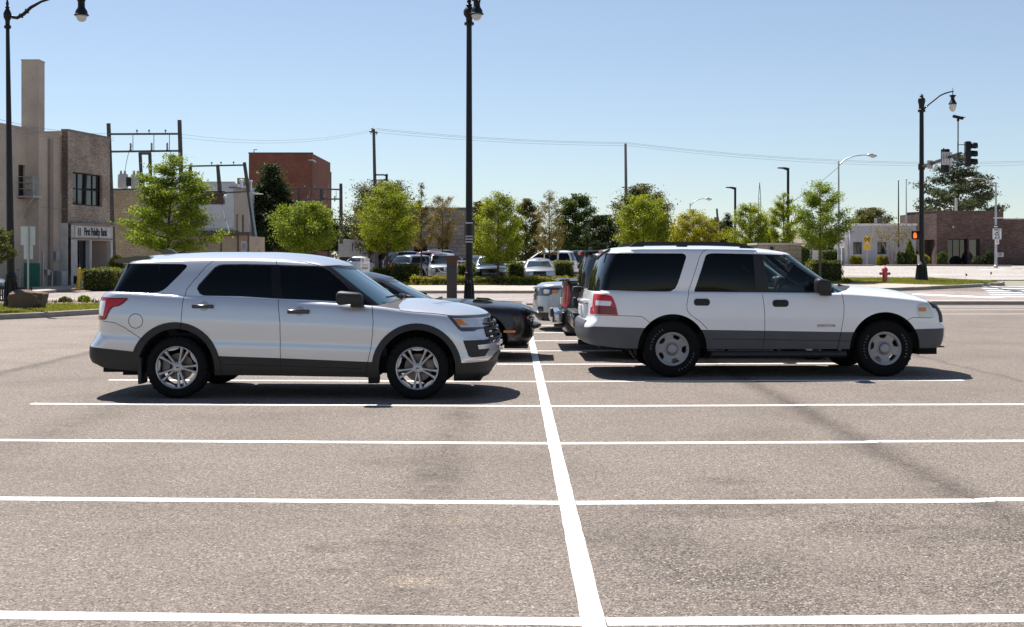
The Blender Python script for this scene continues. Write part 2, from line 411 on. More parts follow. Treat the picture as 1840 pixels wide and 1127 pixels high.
# ------------------------------------------------------------------ ground, lot, streets
bm = bmesh.new()
gx = [-900, -400, -200, -120, -80, -50, -35, -25]+list(np.arange(-18, 21.1, 1.5))+[25, 35, 50, 80, 120, 200, 400, 900]
gy = [-80, -30, 0, 15, 30, 40, 47]+list(range(48, 142, 3))+[150, 180, 240, 350, 600, 1200, 2200]
grid = [[bm.verts.new((x, y, gz(x, y)-.045)) for x in gx] for y in gy]
for j in range(len(gy)-1):
    for i in range(len(gx)-1): bm.faces.new((grid[j][i], grid[j][i+1], grid[j+1][i+1], grid[j+1][i]))
structure('ground', bm, terrain_mat, True)

bm = bmesh.new(); sheet(bm, [(-60, -25), (60, -25), (60, 43.4), (-60, 43.4)]); structure('parking_lot', bm, lot_mat)
bm = bmesh.new(); sheet(bm, [(-75, 44.6), (17.5, 44.6), (75, 44.6), (75, 54.6), (-75, 54.6)]); structure('street', bm, street_mat)
bm = bmesh.new(); sheet(bm, [(16.4, 54.6), (75, 54.6), (75, 66.5), (33, 66.5), (21.0, 57.5), (18.5, 55.6)]); structure('side_street', bm, dark_street_mat)
bm = bmesh.new(); sheet(bm, [(13, 66.5), (120, 66.5), (120, 90.2), (13, 90.2)]); structure('cross_road', bm, pale_street_mat)
bm = bmesh.new(); sheet(bm, [(-21, 54.6), (-15.6, 54.6), (-15.6, 140), (-21, 140)]); structure('alley', bm, street_mat)
bm = bmesh.new(); sheet(bm, [(-14.5, 62.4), (13.0, 62.4), (13.0, 118), (-14.5, 118)], -.004); structure('far_parking_lot', bm, street_mat)
bm = bmesh.new(); sheet(bm, [(13, 90.2), (120, 90.2), (120, 140), (13, 140)], -.004); structure('forecourt', bm, walk_mat)

# parking lines: one long divider along the row, stall lines either side (they jog where they cross the paving seam)
bm = bmesh.new()
def strip(bm, a, b, w, dz=.0016):
    d = Vector((b[0]-a[0], b[1]-a[1], 0)).normalized(); n = Vector((-d.y, d.x, 0))*w/2
    k = max(1, int((Vector(b)-Vector(a)).length/.22)); rows = []
    for i in range(k+1):
        p = Vector((a[0]+(b[0]-a[0])*i/k, a[1]+(b[1]-a[1])*i/k, 0)); j = 1+rnd.uniform(-.05, .05)
        q = [p-n*j, p+n*j]; rows.append([bm.verts.new((v.x, v.y, gz(v.x, v.y)+dz)) for v in q])
    for r0, r1 in zip(rows, rows[1:]):
        f = bm.faces.new((r0[0], r1[0], r1[1], r0[1])); f.normal_update()
        if f.normal.z < 0: f.normal_flip()
strip(bm, (.375, 3.0), (.40, 30.6), .112, .0028)
rows_y = [5.74, 8.51, 11.22, 14.01, 16.76, 19.45, 22.2, 24.87, 27.5, 30.4]
for y in [2.9]+rows_y:
    strip(bm, (-5.55, y+.039*5.9), (.33, y), .125)
    strip(bm, (.44, y), (3.24, y+.028*2.8), .125); strip(bm, (3.24, y+.028*2.8), (3.36, y+.12), .125); strip(bm, (3.36, y+.12), (6.2, y+.12+.022*2.8), .125)
structure('parking_lines', bm, line_mat)
bm = bmesh.new()
for y in (36.4, 39.3, 42.0):
    strip(bm, (12.6, y), (30, y+.5), .12)
strip(bm, (13.5, 41.0), (24, 41.2), .1)
structure('far_parking_lines', bm, line_mat)
bm = bmesh.new()
for i, y in enumerate((50.4, 51.9, 53.6, 55.3, 57.2, 59.2)): strip(bm, (19.6+.55*i-(.9 if i < 1 else 0), y), (27.5+i*.4, y+.1), .5)
strip(bm, (17.0, 52.4), (19.6, 49.6), .9)
strip(bm, (-40, 49.3), (15.0, 49.3), .12); strip(bm, (28, 61.6), (60, 61.8), .35); strip(bm, (31, 82), (34.5, 84.5), .3)
for x in (16, 19.5, 25, 31): strip(bm, (x, 74.3), (x+2.2, 74.3), .15)
structure('road_markings', bm, line_mat)
def tar():
    m, n, l, b = new_mat('tar crack filler'); b.inputs['Base Color'].default_value = (.05, .042, .04, 1); b.inputs['Roughness'].default_value = .7; return m
bm = bmesh.new()
for y0, x0, x1 in ((70.5, 14, 60), (78.0, 14, 70), (84.5, 18, 60)):
    xs = list(np.arange(x0, x1, 3.0))
    for a, c in zip(xs, xs[1:]): strip(bm, (a, y0+math.sin(a*.7)*.5), (c, y0+math.sin(c*.7)*.5), .10, .003)
structure('tar_seams', bm, tar())

# kerbs, pavements, islands
bm = bmesh.new()
kerb(bm, [(10.2, 43.4), (75, 43.4)], .18, .13); kerb(bm, [(.9, 43.4), (10.2, 43.4)], .18, .13)
kerb(bm, [(-60, 54.6), (-21, 54.6)], .16, .13); kerb(bm, [(-15.6, 54.6), (14.8, 54.6)], .16, .13)
kerb(bm, [(14.8, 54.6), (17.3, 55.35), (18.3, 56.05)], .16, .13); kerb(bm, [(18.3, 56.05), (19.4, 56.85)], .16, .115); kerb(bm, [(19.4, 56.85), (20.6, 57.6), (23.9, 60.2), (24.6, 61.6), (24.3, 63.4), (22.4, 66.4)], .16, .13)
isl_front = [(-42, 32.9), (-13.9, 32.9), (-13.0, 34.2), (-12.1, 36.4), (-10.6, 38.3), (-8.0, 39.2), (-2.4, 37.6), (-.3, 36.9), (.45, 37.9), (.5, 42.4), (-.2, 43.3), (-42, 43.3)]
kerb(bm, isl_front, .15, .15)
kerb(bm, [(14, 90.2), (26.5, 90.2)], .16, .11); kerb(bm, [(27.4, 90.2), (32, 89.6), (36.0, 88.9)], .16, .11); kerb(bm, [(36.6, 85.6), (60, 88.4)], .16, .10)
kerb(bm, [(-21.0, 54.7), (-21.0, 66), (-19.5, 90)], .15, .13, 1); kerb(bm, [(-15.55, 62.3), (-15.55, 54.7)], .15, .13, 1); structure('kerbs', bm, kerb_mat)
bm = bmesh.new()
sheet(bm, [(.9, 43.56), (75, 43.56), (75, 44.6), (.9, 44.6)], .125)
sheet(bm, [(-15.5, 54.75), (14.9, 54.75), (14.9, 61.8), (-15.5, 61.8)], .128)
sheet(bm, [(-60, 54.75), (-21.1, 54.75), (-21.1, 66), (-23.0, 66), (-24.6, 58), (-60, 58)], .128)
sheet(bm, [(-24.6, 58), (-21.1, 58), (-21.1, 90), (-19.5, 90)], .124)
sheet(bm, [(14.9, 54.75), (17.3, 55.5), (19.35, 57.0), (20.55, 57.75), (17.4, 60.45), (14.9, 60.45)], .116)
structure('pavement', bm, walk_mat)
bm = bmesh.new(); sheet(bm, [(-41.8, 33.05), (-14.0, 33.05), (-13.15, 34.3), (-12.25, 36.55), (-10.7, 38.45), (-8.1, 39.3), (-8.1, 41), (-41.8, 41)], .14); structure('lawn_west', bm, grass_soil)
bm = bmesh.new(); sheet(bm, [(-41.8, 41), (-8.1, 41), (-8.0, 39.35), (-2.3, 37.75), (-.35, 37.05), (.32, 37.95), (.36, 42.3), (-.25, 43.15), (-41.8, 43.15)], .136); structure('planting_bed', bm, soil_mat)
bm = bmesh.new(); sheet(bm, [(14.9, 60.4), (17.4, 60.4), (19.9, 58.4), (20.7, 57.8), (23.75, 60.3), (24.4, 61.7), (24.1, 63.3), (22.2, 66.2), (14.9, 66.2)], .12); structure('lawn_east', bm, grass_soil)
bm = bmesh.new(); sheet(bm, [(-15.5, 61.8), (14.9, 61.8), (14.9, 66.2), (-15.5, 66.2)], .10); structure('hedge_bed', bm, soil_mat)

# grass blades
def grass(name, polys, n, h0, h1, mat, dz, seed):
    r = random.Random(seed); V = []; Fc = []
    def inside(x, y, poly):
        c = False
        for (x0, y0), (x1, y1) in zip(poly, poly[1:]+poly[:1]):
            if (y0 > y) != (y1 > y) and x < (x1-x0)*(y-y0)/(y1-y0)+x0: c = not c
        return c
    for poly, share in polys:
        xs = [p[0] for p in poly]; ys = [p[1] for p in poly]; k = 0
        while k < n*share:
            x, y = r.uniform(min(xs), max(xs)), r.uniform(min(ys), max(ys))
            if not inside(x, y, poly): continue
            k += 1; h = r.uniform(h0, h1); a = r.uniform(0, 6.28); w = h*.32; z = gz(x, y)+dz
            lx, ly = r.uniform(-.5, .5)*h, r.uniform(-.5, .5)*h; i = len(V)
            V += [(x-math.cos(a)*w, y-math.sin(a)*w, z), (x+math.cos(a)*w, y+math.sin(a)*w, z), (x+lx, y+ly, z+h)]; Fc.append((i, i+1, i+2))
    me = bpy.data.meshes.new(name); me.from_pydata(V, [], Fc); o = link_mesh(name, me, mat)
    return tag(o, None, None, None, 'stuff')
grass_mat = foliage('lawn grass blades', (.10, .105, .025), (.21, .215, .05), (.33, .32, .09), .35, .2, .9)
g = grass('grass', [([(-19, 33.1), (-14.0, 33.1), (-13.2, 34.3), (-12.3, 36.5), (-10.8, 38.3), (-10.8, 40.6), (-19, 40.6)], .62), ([(14.9, 60.4), (17.4, 60.4), (20.7, 57.9), (23.7, 60.4), (24.3, 61.7), (22.2, 66.1), (14.9, 66.1)], .38)], 40000, .03, .07, grass_mat, .125, 5)
g['label'] = 'short green lawn grass on the kerbed traffic islands'; g['category'] = 'grass'
weed_mat = foliage('weedy ground cover', (.04, .05, .012), (.10, .11, .03), (.2, .19, .06), .3, .2, .9)
g = grass('ground_cover', [([(-15.4, 61.9), (13.0, 61.9), (13.0, 66.1), (-15.4, 66.1)], .97), ([(-19, 41), (-8.2, 41), (-8.2, 43.1), (-19, 43.1)], .03)], 9000, .08, .22, weed_mat, .10, 6)
g['label'] = 'rough weedy ground cover under the hedges and in the bed'; g['category'] = 'ground cover'
# ------------------------------------------------------------------ buildings
stucco = concrete('taupe stucco', (.48, .40, .33), .5, 25)
stucco_dark = concrete('darker taupe render', (.29, .24, .20), .5, 25)
bank_brick = brick('variegated brown brick', (.40, .30, .225), (.20, .15, .118), (.36, .32, .275), 1.15, blot=.35)
dark_brick_col = brick('dark corner brick', (.085, .06, .05), (.16, .11, .08), (.12, .10, .09))
tan_brick = brick('tan painted brick', (.43, .345, .25), (.36, .29, .21), (.31, .26, .195), 1.3, blot=.2)
red_brick = brick('red brick', (.27, .085, .052), (.19, .058, .04), (.2, .09, .065), 1.4, blot=.22)
brown_brick = brick('mixed brown brick', (.145, .078, .062), (.052, .029, .027), (.13, .10, .09), 1.25, blot=.3)
stone_block = brick('pale stone block', (.34, .31, .28), (.24, .22, .205), (.20, .18, .165), 3.0, .26, .12, .015, .3)
white_render = concrete('white painted wall', (.66, .68, .72), .4, 20)
cream_wall = concrete('cream wall panel', (.50, .40, .28), .4, 20)
pale_tan = concrete('pale tan wall', (.42, .37, .30), .4, 20)
grey_render = concrete('light grey render', (.50, .495, .54), .4, 20)
coping = simple('metal coping', (.16, .15, .145), .6); pale_trim = simple('pale trim', (.52, .50, .47), .6); white_trim = simple('white trim', (.75, .75, .75), .5)
fascia = simple('brown fascia boarding', (.10, .075, .065), .7, var=.25, scale=4); maroon_panel = simple('maroon metal panel', (.095, .045, .038), .5)
roof_felt = simple('roof felt', (.12, .115, .11), .9); blue_flash = simple('blue grey flashing', (.28, .37, .50), .5)
green_mesh = simple('green screen panel', (.03, .17, .12), .7)
BLD = []
def building(name, label): t = thing(name, label, 'building'); return t
def block(parent, name, P, u, W, z0, z1, D, mat, holes=(), depth=.18, right=True, left=True, roofm=None):
    """four-sided block: front facade from P along u, going D metres back"""
    u = Vector((u[0], u[1])).normalized(); b = Vector((-u.y, u.x)); P = Vector(P)
    def f(bm):
        facade(bm, P, u, W, z0, z1, list(holes), depth)
        c = [P, P+u*W, P+u*W+b*D, P+b*D]
        for i in (1, 2, 3):
            q0, q1 = c[i], c[(i+1) % 4]
            bm.faces.new([bm.verts.new((*p, z)) for p, z in ((q0, z0), (q1, z0), (q1, z1), (q0, z1))])
    bm = bmesh.new(); f(bm); o = obj(name, bm, mat, parent, fix=False)
    bm = bmesh.new(); c = [P, P+u*W, P+u*W+b*D, P+b*D]; bm.faces.new([bm.verts.new((*p, z1-.25)) for p in c]); obj('roof', bm, roofm or roof_felt, parent, fix=False)
    return o
def cap_strip(parent, P, u, W, z, mat, h=.12, out=.05, D=.35, name='coping'):
    bm = bmesh.new(); box(bm, (-out, -out, z), (W+out, D, z+h), frameM(P, u)); return obj(name, bm, mat, parent)
def window_in(parent, P, u, hole, mat=dark_glass, frame=mid_frame, nx=2, nz=1, depth=.14, fw=.05, name='window'):
    u0, z0, u1, z1 = hole; M = frameM(P, u); fr = bmesh.new()
    for a, b in ((u0, u0+fw), (u1-fw, u1)): box(fr, (a, depth-.05, z0), (b, depth, z1), M)
    for a, b in ((z0, z0+fw), (z1-fw, z1)): box(fr, (u0+fw, depth-.05, a), (u1-fw, depth, b), M)
    for i in range(1, nx): x = u0+(u1-u0)*i/nx; box(fr, (x-fw*.4, depth-.04, z0+fw), (x+fw*.4, depth-.003, z1-fw), M)
    for i in range(1, nz): z = z0+(z1-z0)*i/nz; box(fr, (u0+fw, depth-.037, z-fw*.4), (u1-fw, depth-.006, z+fw*.4), M)
    w = obj(name, fr, frame, parent)
    bm = bmesh.new(); box(bm, (u0, depth+.002, z0), (u1, depth+.02, z1), M); obj('pane', bm, mat, w); return w
def uz(px, py, P, u):
    u = Vector((u[0], u[1], 0)).normalized(); n = Vector((u.y, -u.x, 0)); h = ray_plane(px, py, (P[0], P[1], 0), n); return (h-Vector((P[0], P[1], 0))).dot(u), h.z
def hole_px(P, u, x0, y0, x1, y1):
    a, za = uz(x0, y1, P, u); b, zb_ = uz(x1, y0, P, u); return (a, za, b, zb_)

AL = (.176, .984)                                            # line of the alley front
# taupe stuccoed building with the square chimney
t = building('stucco_building', 'tall taupe stucco building with a square chimney and a small iron balcony')
A0 = (-24.5-.176*9.15, 62.2-9.0); hA = hole_px(A0, AL, 33, 297, 45.5, 357)
block(t, 'wall', A0, AL, 9.146, 0, 8.1, 8, stucco, [hA], .2)
window_in(t, A0, AL, hA, dark_glass, mid_frame, 1, 4, .16)
cap_strip(t, A0, AL, 9.12, 8.1, stucco, .10, .04)
bm = bmesh.new(); b0 = Vector((-23.86, 62.2)); u = Vector(AL).normalized(); b1 = b0+u*2.05
facade(bm, b0, u, 2.05, 0, 7.88, []); facade(bm, (-24.5, 62.195), (1, 0), .64, 0, 7.88, [])
obj('wall_return', bm, stucco, t, fix=False); cap_strip(t, b0, u, 2.0, 7.88, stucco, .10, .04)
bm = bmesh.new(); box(bm, (.85, -.13, .1), (1.15, .02, 7.7), frameM(b0, u)); obj('pilaster', bm, stucco_dark, t)
bm = bmesh.new(); box(bm, (-24.74, 62.21, 7.5), (-23.865, 63.0, 11.58)); box(bm, (-24.76, 62.19, 11.58), (-23.845, 63.02, 11.64)); obj('chimney', bm, stucco, t)
bm = bmesh.new(); M = frameM(A0, AL); ba, za = uz(30, 352, A0, AL); bb = uz(46, 352, A0, AL)[0]
box(bm, (ba, -.9, za-.08), (bb, -.01, za), M)
for x in np.linspace(ba+.02, bb-.02, 7): tube(bm, [M @ Vector((x, -.88, za)), M @ Vector((x, -.88, za+.95))], .018, 6)
for z in (.35, .65, .95):
    tube(bm, [M @ Vector((ba, -.02, za+z)), M @ Vector((ba, -.88, za+z)), M @ Vector((bb, -.88, za+z)), M @ Vector((bb, -.02, za+z))], .018, 6)
for x in (ba+.1, bb-.1): tube(bm, [M @ Vector((x, -.85, za-.08)), M @ Vector((x, -.03, za-1.1))], .025, 6)
obj('balcony', bm, grey_steel, t)
bm = bmesh.new(); box(bm, (-24.9, 62.02, .1), (-23.75, 62.10, 1.36)); box(bm, (-26.3, 61.6, .1), (-24.95, 61.68, 1.30)); obj('green_screen', bm, green_mesh, t)
bm = bmesh.new()
for x in (-25.4, -24.5):
    tube(bm, [(x, 61.4, .1), (x, 61.4, 1.05)], .03, 8)
for z in (.6, 1.05): tube(bm, [(-25.4, 61.4, z), (-24.5, 61.4, z)], .025, 8)
obj('ramp_rail', bm, grey_steel, t)
# wall equipment beside the bank
def wall_box(name, label, cat, lo, hi, M, mat, group=None):
    bm = bmesh.new(); box(bm, lo, hi, M, 0, .02); box(bm, (lo[0]+.05, lo[1]-.015, lo[2]+.08), (hi[0]-.05, lo[1]-.001, hi[2]-.08), M); box(bm, (lo[0]+.08, lo[1]-.03, (lo[2]+hi[2])/2), (lo[0]+.11, lo[1]-.015, (lo[2]+hi[2])/2+.12), M)
    o = obj(name, bm, mat); return tag(o, label, cat, group)
Mb = frameM(b0, u)
wall_box('utility_cabinet', 'grey utility cabinet on the ground against the taupe wall beside the bank', 'cabinet', (1.35, -.5, .12), (1.95, -.02, .95), Mb, grey_steel)
wall_box('meter_box', 'small grey meter box on the taupe wall above the utility cabinet', 'meter box', (1.3, -.22, 1.5), (1.62, -.01, 1.95), Mb, grey_steel)
bm = bmesh.new(); tube(bm, [Mb @ Vector((.3, -.06, .1)), Mb @ Vector((.3, -.06, 2.0))], .04, 8); tube(bm, [Mb @ Vector((.3, -.06, 1.1)), Mb @ Vector((.9, -.2, .9)), Mb @ Vector((.9, -.2, .15))], .05, 8); lathe(bm, [(.1, 0), (.11, .2), (.05, .3), (0, .3)], 10, Mb @ Matrix.Translation((.6, -.16, .75)))
tag(obj('gas_meter', bm, grey_steel), 'grey gas meter pipework against the taupe wall', 'gas meter')

# brick bank
t = building('bank_building', 'two storey brown brick bank with a pale shopfront and lettered sign')
B0 = Vector((-23.11, 64.2)); W = 4.4
hw = hole_px(B0, AL, 130.5, 309, 184, 375); hw = (hw[0], 4.42, hw[2], 6.15)
f1 = hole_px(B0, AL, 133.5, 432, 155.5, 492); f1 = (f1[0], .75, f1[2], 2.56); f2 = hole_px(B0, AL, 159.5, 432, 193.5, 500); f2 = (f2[0], .13, f2[2], 2.56)
block(t, 'wall', B0, AL, W, 3.45, 8.24, 8, bank_brick, [hw], .22)
bm = bmesh.new(); facade(bm, (-23.42, 64.195), (1, 0), .31, 0, 8.24, []); obj('corner_pier', bm, dark_brick_col, t, fix=False)
cap_strip(t, B0, AL, W, 8.24, coping, .09, .05); bm = bmesh.new(); box(bm, (-23.45, 64.15, 8.24), (-23.12, 64.5, 8.33)); obj('coping', bm, coping, t)
w = window_in(t, B0, AL, hw, dark_glass, black_metal, 4, 2, .2, .07)
M = frameM(B0, AL)
bm = bmesh.new(); facade(bm, B0+Vector((.176, -.03)), AL, W, 0, 3.44, [f1, f2, (.25, .25, 1.1, .68)], .25); box(bm, (-.12, -.02, 0), (-.01, 7, 3.44), M); box(bm, (-.01, 1.3, 0), (W, 7, 3.44), M); obj('shopfront', bm, pale_trim, t, fix=False)
bm = bmesh.new(); box(bm, (-.02, -.28, 3.36), (W+.02, -.1, 3.46), M); box(bm, (.05, -.235, 2.60), (W-.05, -.185, 2.68), M); obj('shopfront_cornice', bm, stucco_dark, t)
s0, s1 = uz(150, 408, B0, AL), uz(192, 427, B0, AL)
bm = bmesh.new(); box(bm, (.35, -.225, 2.72), (W-.35, -.19, 3.30), M); sg = obj('sign_board', bm, simple('off white sign board', (.60, .58, .55), .6), t)
txt = text_mesh('sign_lettering', 'First Fidelity Bank', .56, black_ink, sg, M @ Vector((2.44, -.232, 3.0)), (RAD(90), 0, math.atan2(AL[1], AL[0])), .004, sx=.60, bold=.022)
bm = bmesh.new()
for i in range(5): z = 2.80+i*.085; box(bm, (.60+(i % 2)*.05, -.235, z), (.92-(i % 3)*.03, -.226, z+.045), M)
for x in (.62, .86): box(bm, (x, -.2345, 2.80), (x+.04, -.2265, 3.19), M)
obj('sign_emblem', bm, black_ink, sg)
window_in(t, B0, AL, f1, dark_glass, mid_frame, 2, 1, .10, .06, 'glass_door')
bm = bmesh.new(); box(bm, (f2[0]+.02, 1.05, .13), (f2[2]-.02, 1.2, 2.6), M); box(bm, (f2[0]-.1, .1, 2.56), (f2[2]+.1, 1.2, 2.64), M); box(bm, (f2[2]-.02, .03, .13), (f2[2]+.08, 1.2, 2.6), M); obj('entrance_recess', bm, stucco, t)
bm = bmesh.new(); box(bm, (f2[0]+.15, .35, .15), (f2[0]+.95, .85, 1.12), M, 0, .04); o = obj('vending_cabinet', bm, white_paint); tag(o, 'white vending cabinet with a red front standing in the bank entrance', 'cabinet')
bm = bmesh.new(); box(bm, (f2[0]+.19, .335, .25), (f2[0]+.72, .349, .95), M); obj('front_panel', bm, simple('red cabinet panel', (.35, .02, .03), .4), o)

# low tan brick block beyond the pole frame
t = building('brick_building', 'low tan brick block with a metal coping behind the twin transformers')
block(t, 'wall', (-24.4, 74), (1, 0), 4.3, 0, 5.62, 2.6, tan_brick); cap_strip(t, (-24.4, 74), (1, 0), 4.3, 5.62, grey_steel, .16, .06)
# cream shed with notice board
t = building('low_building', 'low cream building with a brown fascia and a pale notice board')
P = (-22.0, 77.0); L = wx(447, 77)+22.0
block(t, 'wall', P, (1, 0), L, 0, 2.98, 5, cream_wall)
bm = bmesh.new(); box(bm, (-.15, -.28, 2.98), (L-.65, .2, 3.32), frameM(P, (1, 0))); box(bm, (L-.64, -.3, 3.0), (L+.12, .2, 3.22), frameM(P, (1, 0))); obj('fascia', bm, fascia, t)
bm = bmesh.new(); box(bm, (L-.70, -.06, 0), (L-.62, .0, 2.98), frameM(P, (1, 0))); box(bm, (L-.05, -.07, 0), (L+.03, .0, 3.0), frameM(P, (1, 0))); box(bm, (L-1.75, -.05, 0), (L-1.68, .0, 2.98), frameM(P, (1, 0))); obj('post', bm, fascia, t)
bm = bmesh.new(); box(bm, (L-.48, -.05, 1.9), (L-.1, -.01, 2.68), frameM(P, (1, 0))); nb = obj('notice_board', bm, simple('pale notice board', (.50, .48, .52), .6), t)
bm = bmesh.new()
for z, w_ in ((2.46, .2), (2.38, .26), (2.30, .24), (2.22, .26), (2.14, .28)): box(bm, (L-.29-w_/2, -.056, z), (L-.29+w_/2, -.051, z+.035), frameM(P, (1, 0)))
obj('notice_lettering', bm, simple('grey lettering', (.12, .12, .14), .7), nb)
bm = bmesh.new(); box(bm, (L-.47, -.02, .3), (L-.15, -.004, 1.72), frameM(P, (1, 0))); obj('door', bm, fascia, t)
# white rendered building
t = building('white_building', 'white rendered two storey building with a tan side wall behind the cream one')
P = (-23.4, 84.0); L = wx(420, 84)+23.4
block(t, 'wall', P, (1, 0), L, 0, 6.72, 7, white_render); cap_strip(t, P, (1, 0), L, 6.72, pale_trim, .08, .03)
bm = bmesh.new(); box(bm, (0, -.06, 3.3), (L, -.005, 3.62), frameM(P, (1, 0))); obj('flashing', bm, blue_flash, t)
S0 = (P[0]+L+.002, 84.0); sw = 2.6; hs = [(.45, 3.2, .75, 4.6), (1.45, 3.2, 1.8, 4.6)]
bm = bmesh.new(); facade(bm, S0, AL, sw, 0, 6.35, hs, .2); obj('side_wall', bm, pale_tan, t, fix=False)
for h in hs: window_in(t, S0, AL, h, dark_glass, mid_frame, 1, 2, .15, .04)
cap_strip(t, S0, AL, sw, 6.35, coping, .10, .06)
bm = bmesh.new(); lathe(bm, [(.10, 0), (.10, .42), (.17, .46), (.17, .62), (0, .66)], 12, Matrix.Translation((S0[0]+.25, 85.3, 6.4))); obj('roof_vent', bm, white_trim, t, 40); bm = bmesh.new(); lathe(bm, [(.05, 0), (.05, .6), (.11, .62), (.11, .7), (0, .72)], 10, Matrix.Translation((S0[0]+.75, 86.1, 6.3))); obj('roof_vent', bm, white_trim, t, 40)
bm = bmesh.new(); box(bm, (wx(352, 80), 80, wz(367, 80)), (wx(401, 80), 80.5, wz(343, 80)), None, 0, .02); box(bm, (wx(352, 80), 79.97, wz(345.5, 80)), (wx(401, 80), 79.999, wz(344, 80))); tag(obj('sign_panel', bm, maroon_panel), 'plain dark maroon panel carried on the pole frame in front of the white building', 'panel')  # plain maroon sign panel hanging before the white building
t = building('brick_building', 'small red brick upper storey with a rooftop unit peeping over the white building')
block(t, 'wall', (-24.2, 100), (1, 0), wx(442, 100)+24.2, 0, 7.4, 5, red_brick)
bm = bmesh.new(); a, b = wx(419, 99), wx(438, 99); box(bm, (a, 100.4, 7.3), (b, 101.4, 8.1), None, 0, .03)
for x in (a+.15, (a+b)/2, b-.15): box(bm, (x-.03, 100.36, 7.45), (x+.03, 100.398, 7.98))
obj('rooftop_unit', bm, simple('ochre rooftop unit', (.30, .26, .13), .6), t)
# tall red brick block
t = building('brick_building', 'tall windowless red brick block rising behind the dark magnolia')
P = (wx(447, 120), 120.0); L = wx(561, 120)-P[0]
block(t, 'wall', P, (1, 0), L, 0, 11.72, 12, red_brick); cap_strip(t, P, (1, 0), L, 11.72, maroon_panel, .10, .05)
S0 = (P[0]+L+.003, 120.002); S1 = (wx(592, 136), 136.0)
bm = bmesh.new(); d = Vector((S1[0]-S0[0], S1[1]-S0[1])); facade(bm, S0, d, d.length, 0, 11.0, []); obj('side_wall', bm, red_brick, t, fix=False)
cap_strip(t, S0, d, d.length, 11.0, grey_steel, .14, .10)
bm = bmesh.new(); tube(bm, [(S1[0]+.12, S1[1]-.1, 0), (S1[0]+.12, S1[1]-.1, 11.0)], .12, 8); obj('downpipe', bm, coping, t)
bm = bmesh.new(); tube(bm, [(P[0]+.3, 121, 11.7), (P[0]+.3, 121, 12.2)], .05, 8); tube(bm, [(P[0]+.3, 121, 12.2), (P[0]+.6, 121, 12.2)], .05, 8); obj('roof_vent', bm, pale_trim, t)
# pale stone building behind the far lot
t = building('stone_building', 'long pale stone building with dark glazing behind the far parking lot')
P = (wx(636, 114), 114.0); L = wx(905, 114)-P[0]
hs = [(L*.27, .9, L*.36, 3.1), (L*.40, .9, L*.49, 3.1), (L*.56, .9, L*.63, 3.1), (L*.82, .9, L*.90, 3.0)]
block(t, 'wall', P, (1, 0), L, 0, 5.95, 10, stone_block, hs, .25); cap_strip(t, P, (1, 0), L, 5.95, coping, .28, .08)
for h in hs: window_in(t, P, (1, 0), h, dark_glass, mid_frame, 3, 1, .2, .08)
bm = bmesh.new(); box(bm, (L*.25, -.9, 3.15), (L*.51, -.01, 3.35), frameM(P, (1, 0))); obj('canopy', bm, coping, t)
# low beige block enclosure behind the white SUV
t = building('block_enclosure', 'low beige block enclosure with a pale capping beyond the white SUV')
P = (wx(1362, 64), 64.0); L = wx(1440, 64)-P[0]
block(t, 'wall', P, (1, 0), L, 0, 2.30, 2.5, brick('beige block', (.36, .31, .25), (.31, .27, .22), (.26, .23, .19), 2, .4, .2)); cap_strip(t, P, (1, 0), L, 2.30, pale_trim, .10, .08, 2.5)
bm = bmesh.new(); box(bm, (.62, -.12, 2.0), (.78, -.01, 2.2), frameM(P, (1, 0)), 0, .02); obj('wall_lamp', bm, black_plastic, t)
# low grey building on the east side
t = building('low_building', 'low light grey rendered building with two dark windows and a columned porch')
z0 = gz(28, 96); P = (wx(1527, 96), 96.0); L = wx(1646, 96)-P[0]; u1 = (1, 0)
hs = [hole_px(P, u1, 1533, 435, 1549, 457), hole_px(P, u1, 1577, 435, 1593, 457)]
block(t, 'wall', P, u1, L, z0-.3, 4.1, 10, grey_render, hs, .22); cap_strip(t, P, u1, L, 4.1, white_trim, .16, .08)
for h in hs: window_in(t, P, u1, h, dark_glass, mid_frame, 2, 1, .2, .05)
P2 = (wx(1456, 99), 99.0); L2 = P[0]-P2[0]+.5; hp = [hole_px(P2, u1, 1488, 430, 1500, 462), hole_px(P2, u1, 1505, 430, 1520, 462)]
block(t, 'porch_wall', P2, u1, L2, z0-.3, 3.5, 6, pale_tan, hp, .2)
for h in hp: window_in(t, P2, u1, h, dark_glass, mid_frame, 1, 1, .15, .05)
bm = bmesh.new(); box(bm, (P2[0]-.3, 96.4, 3.2), (P[0]-.01, 99.0, 3.5)); obj('porch_roof', bm, white_trim, t)
for px in (1462, 1502, 1521):
    bm = bmesh.new(); wd = .32 if px == 1462 else .12; box(bm, (wx(px, 96.6)-wd, 96.5, z0-.2), (wx(px, 96.6)+wd, 96.8, 3.2)); obj('column', bm, pale_trim if px == 1462 else white_trim, t)
bm = bmesh.new(); a, b = wx(1576, 99), wx(1593, 99); box(bm, (a, 99, 3.9), (b, 99.8, 4.78), None, 0, .02)
for i in range(6): box(bm, (a+.05, 98.97, 4.05+i*.11), (b-.05, 98.999, 4.09+i*.11))
obj('rooftop_unit', bm, coping, t)
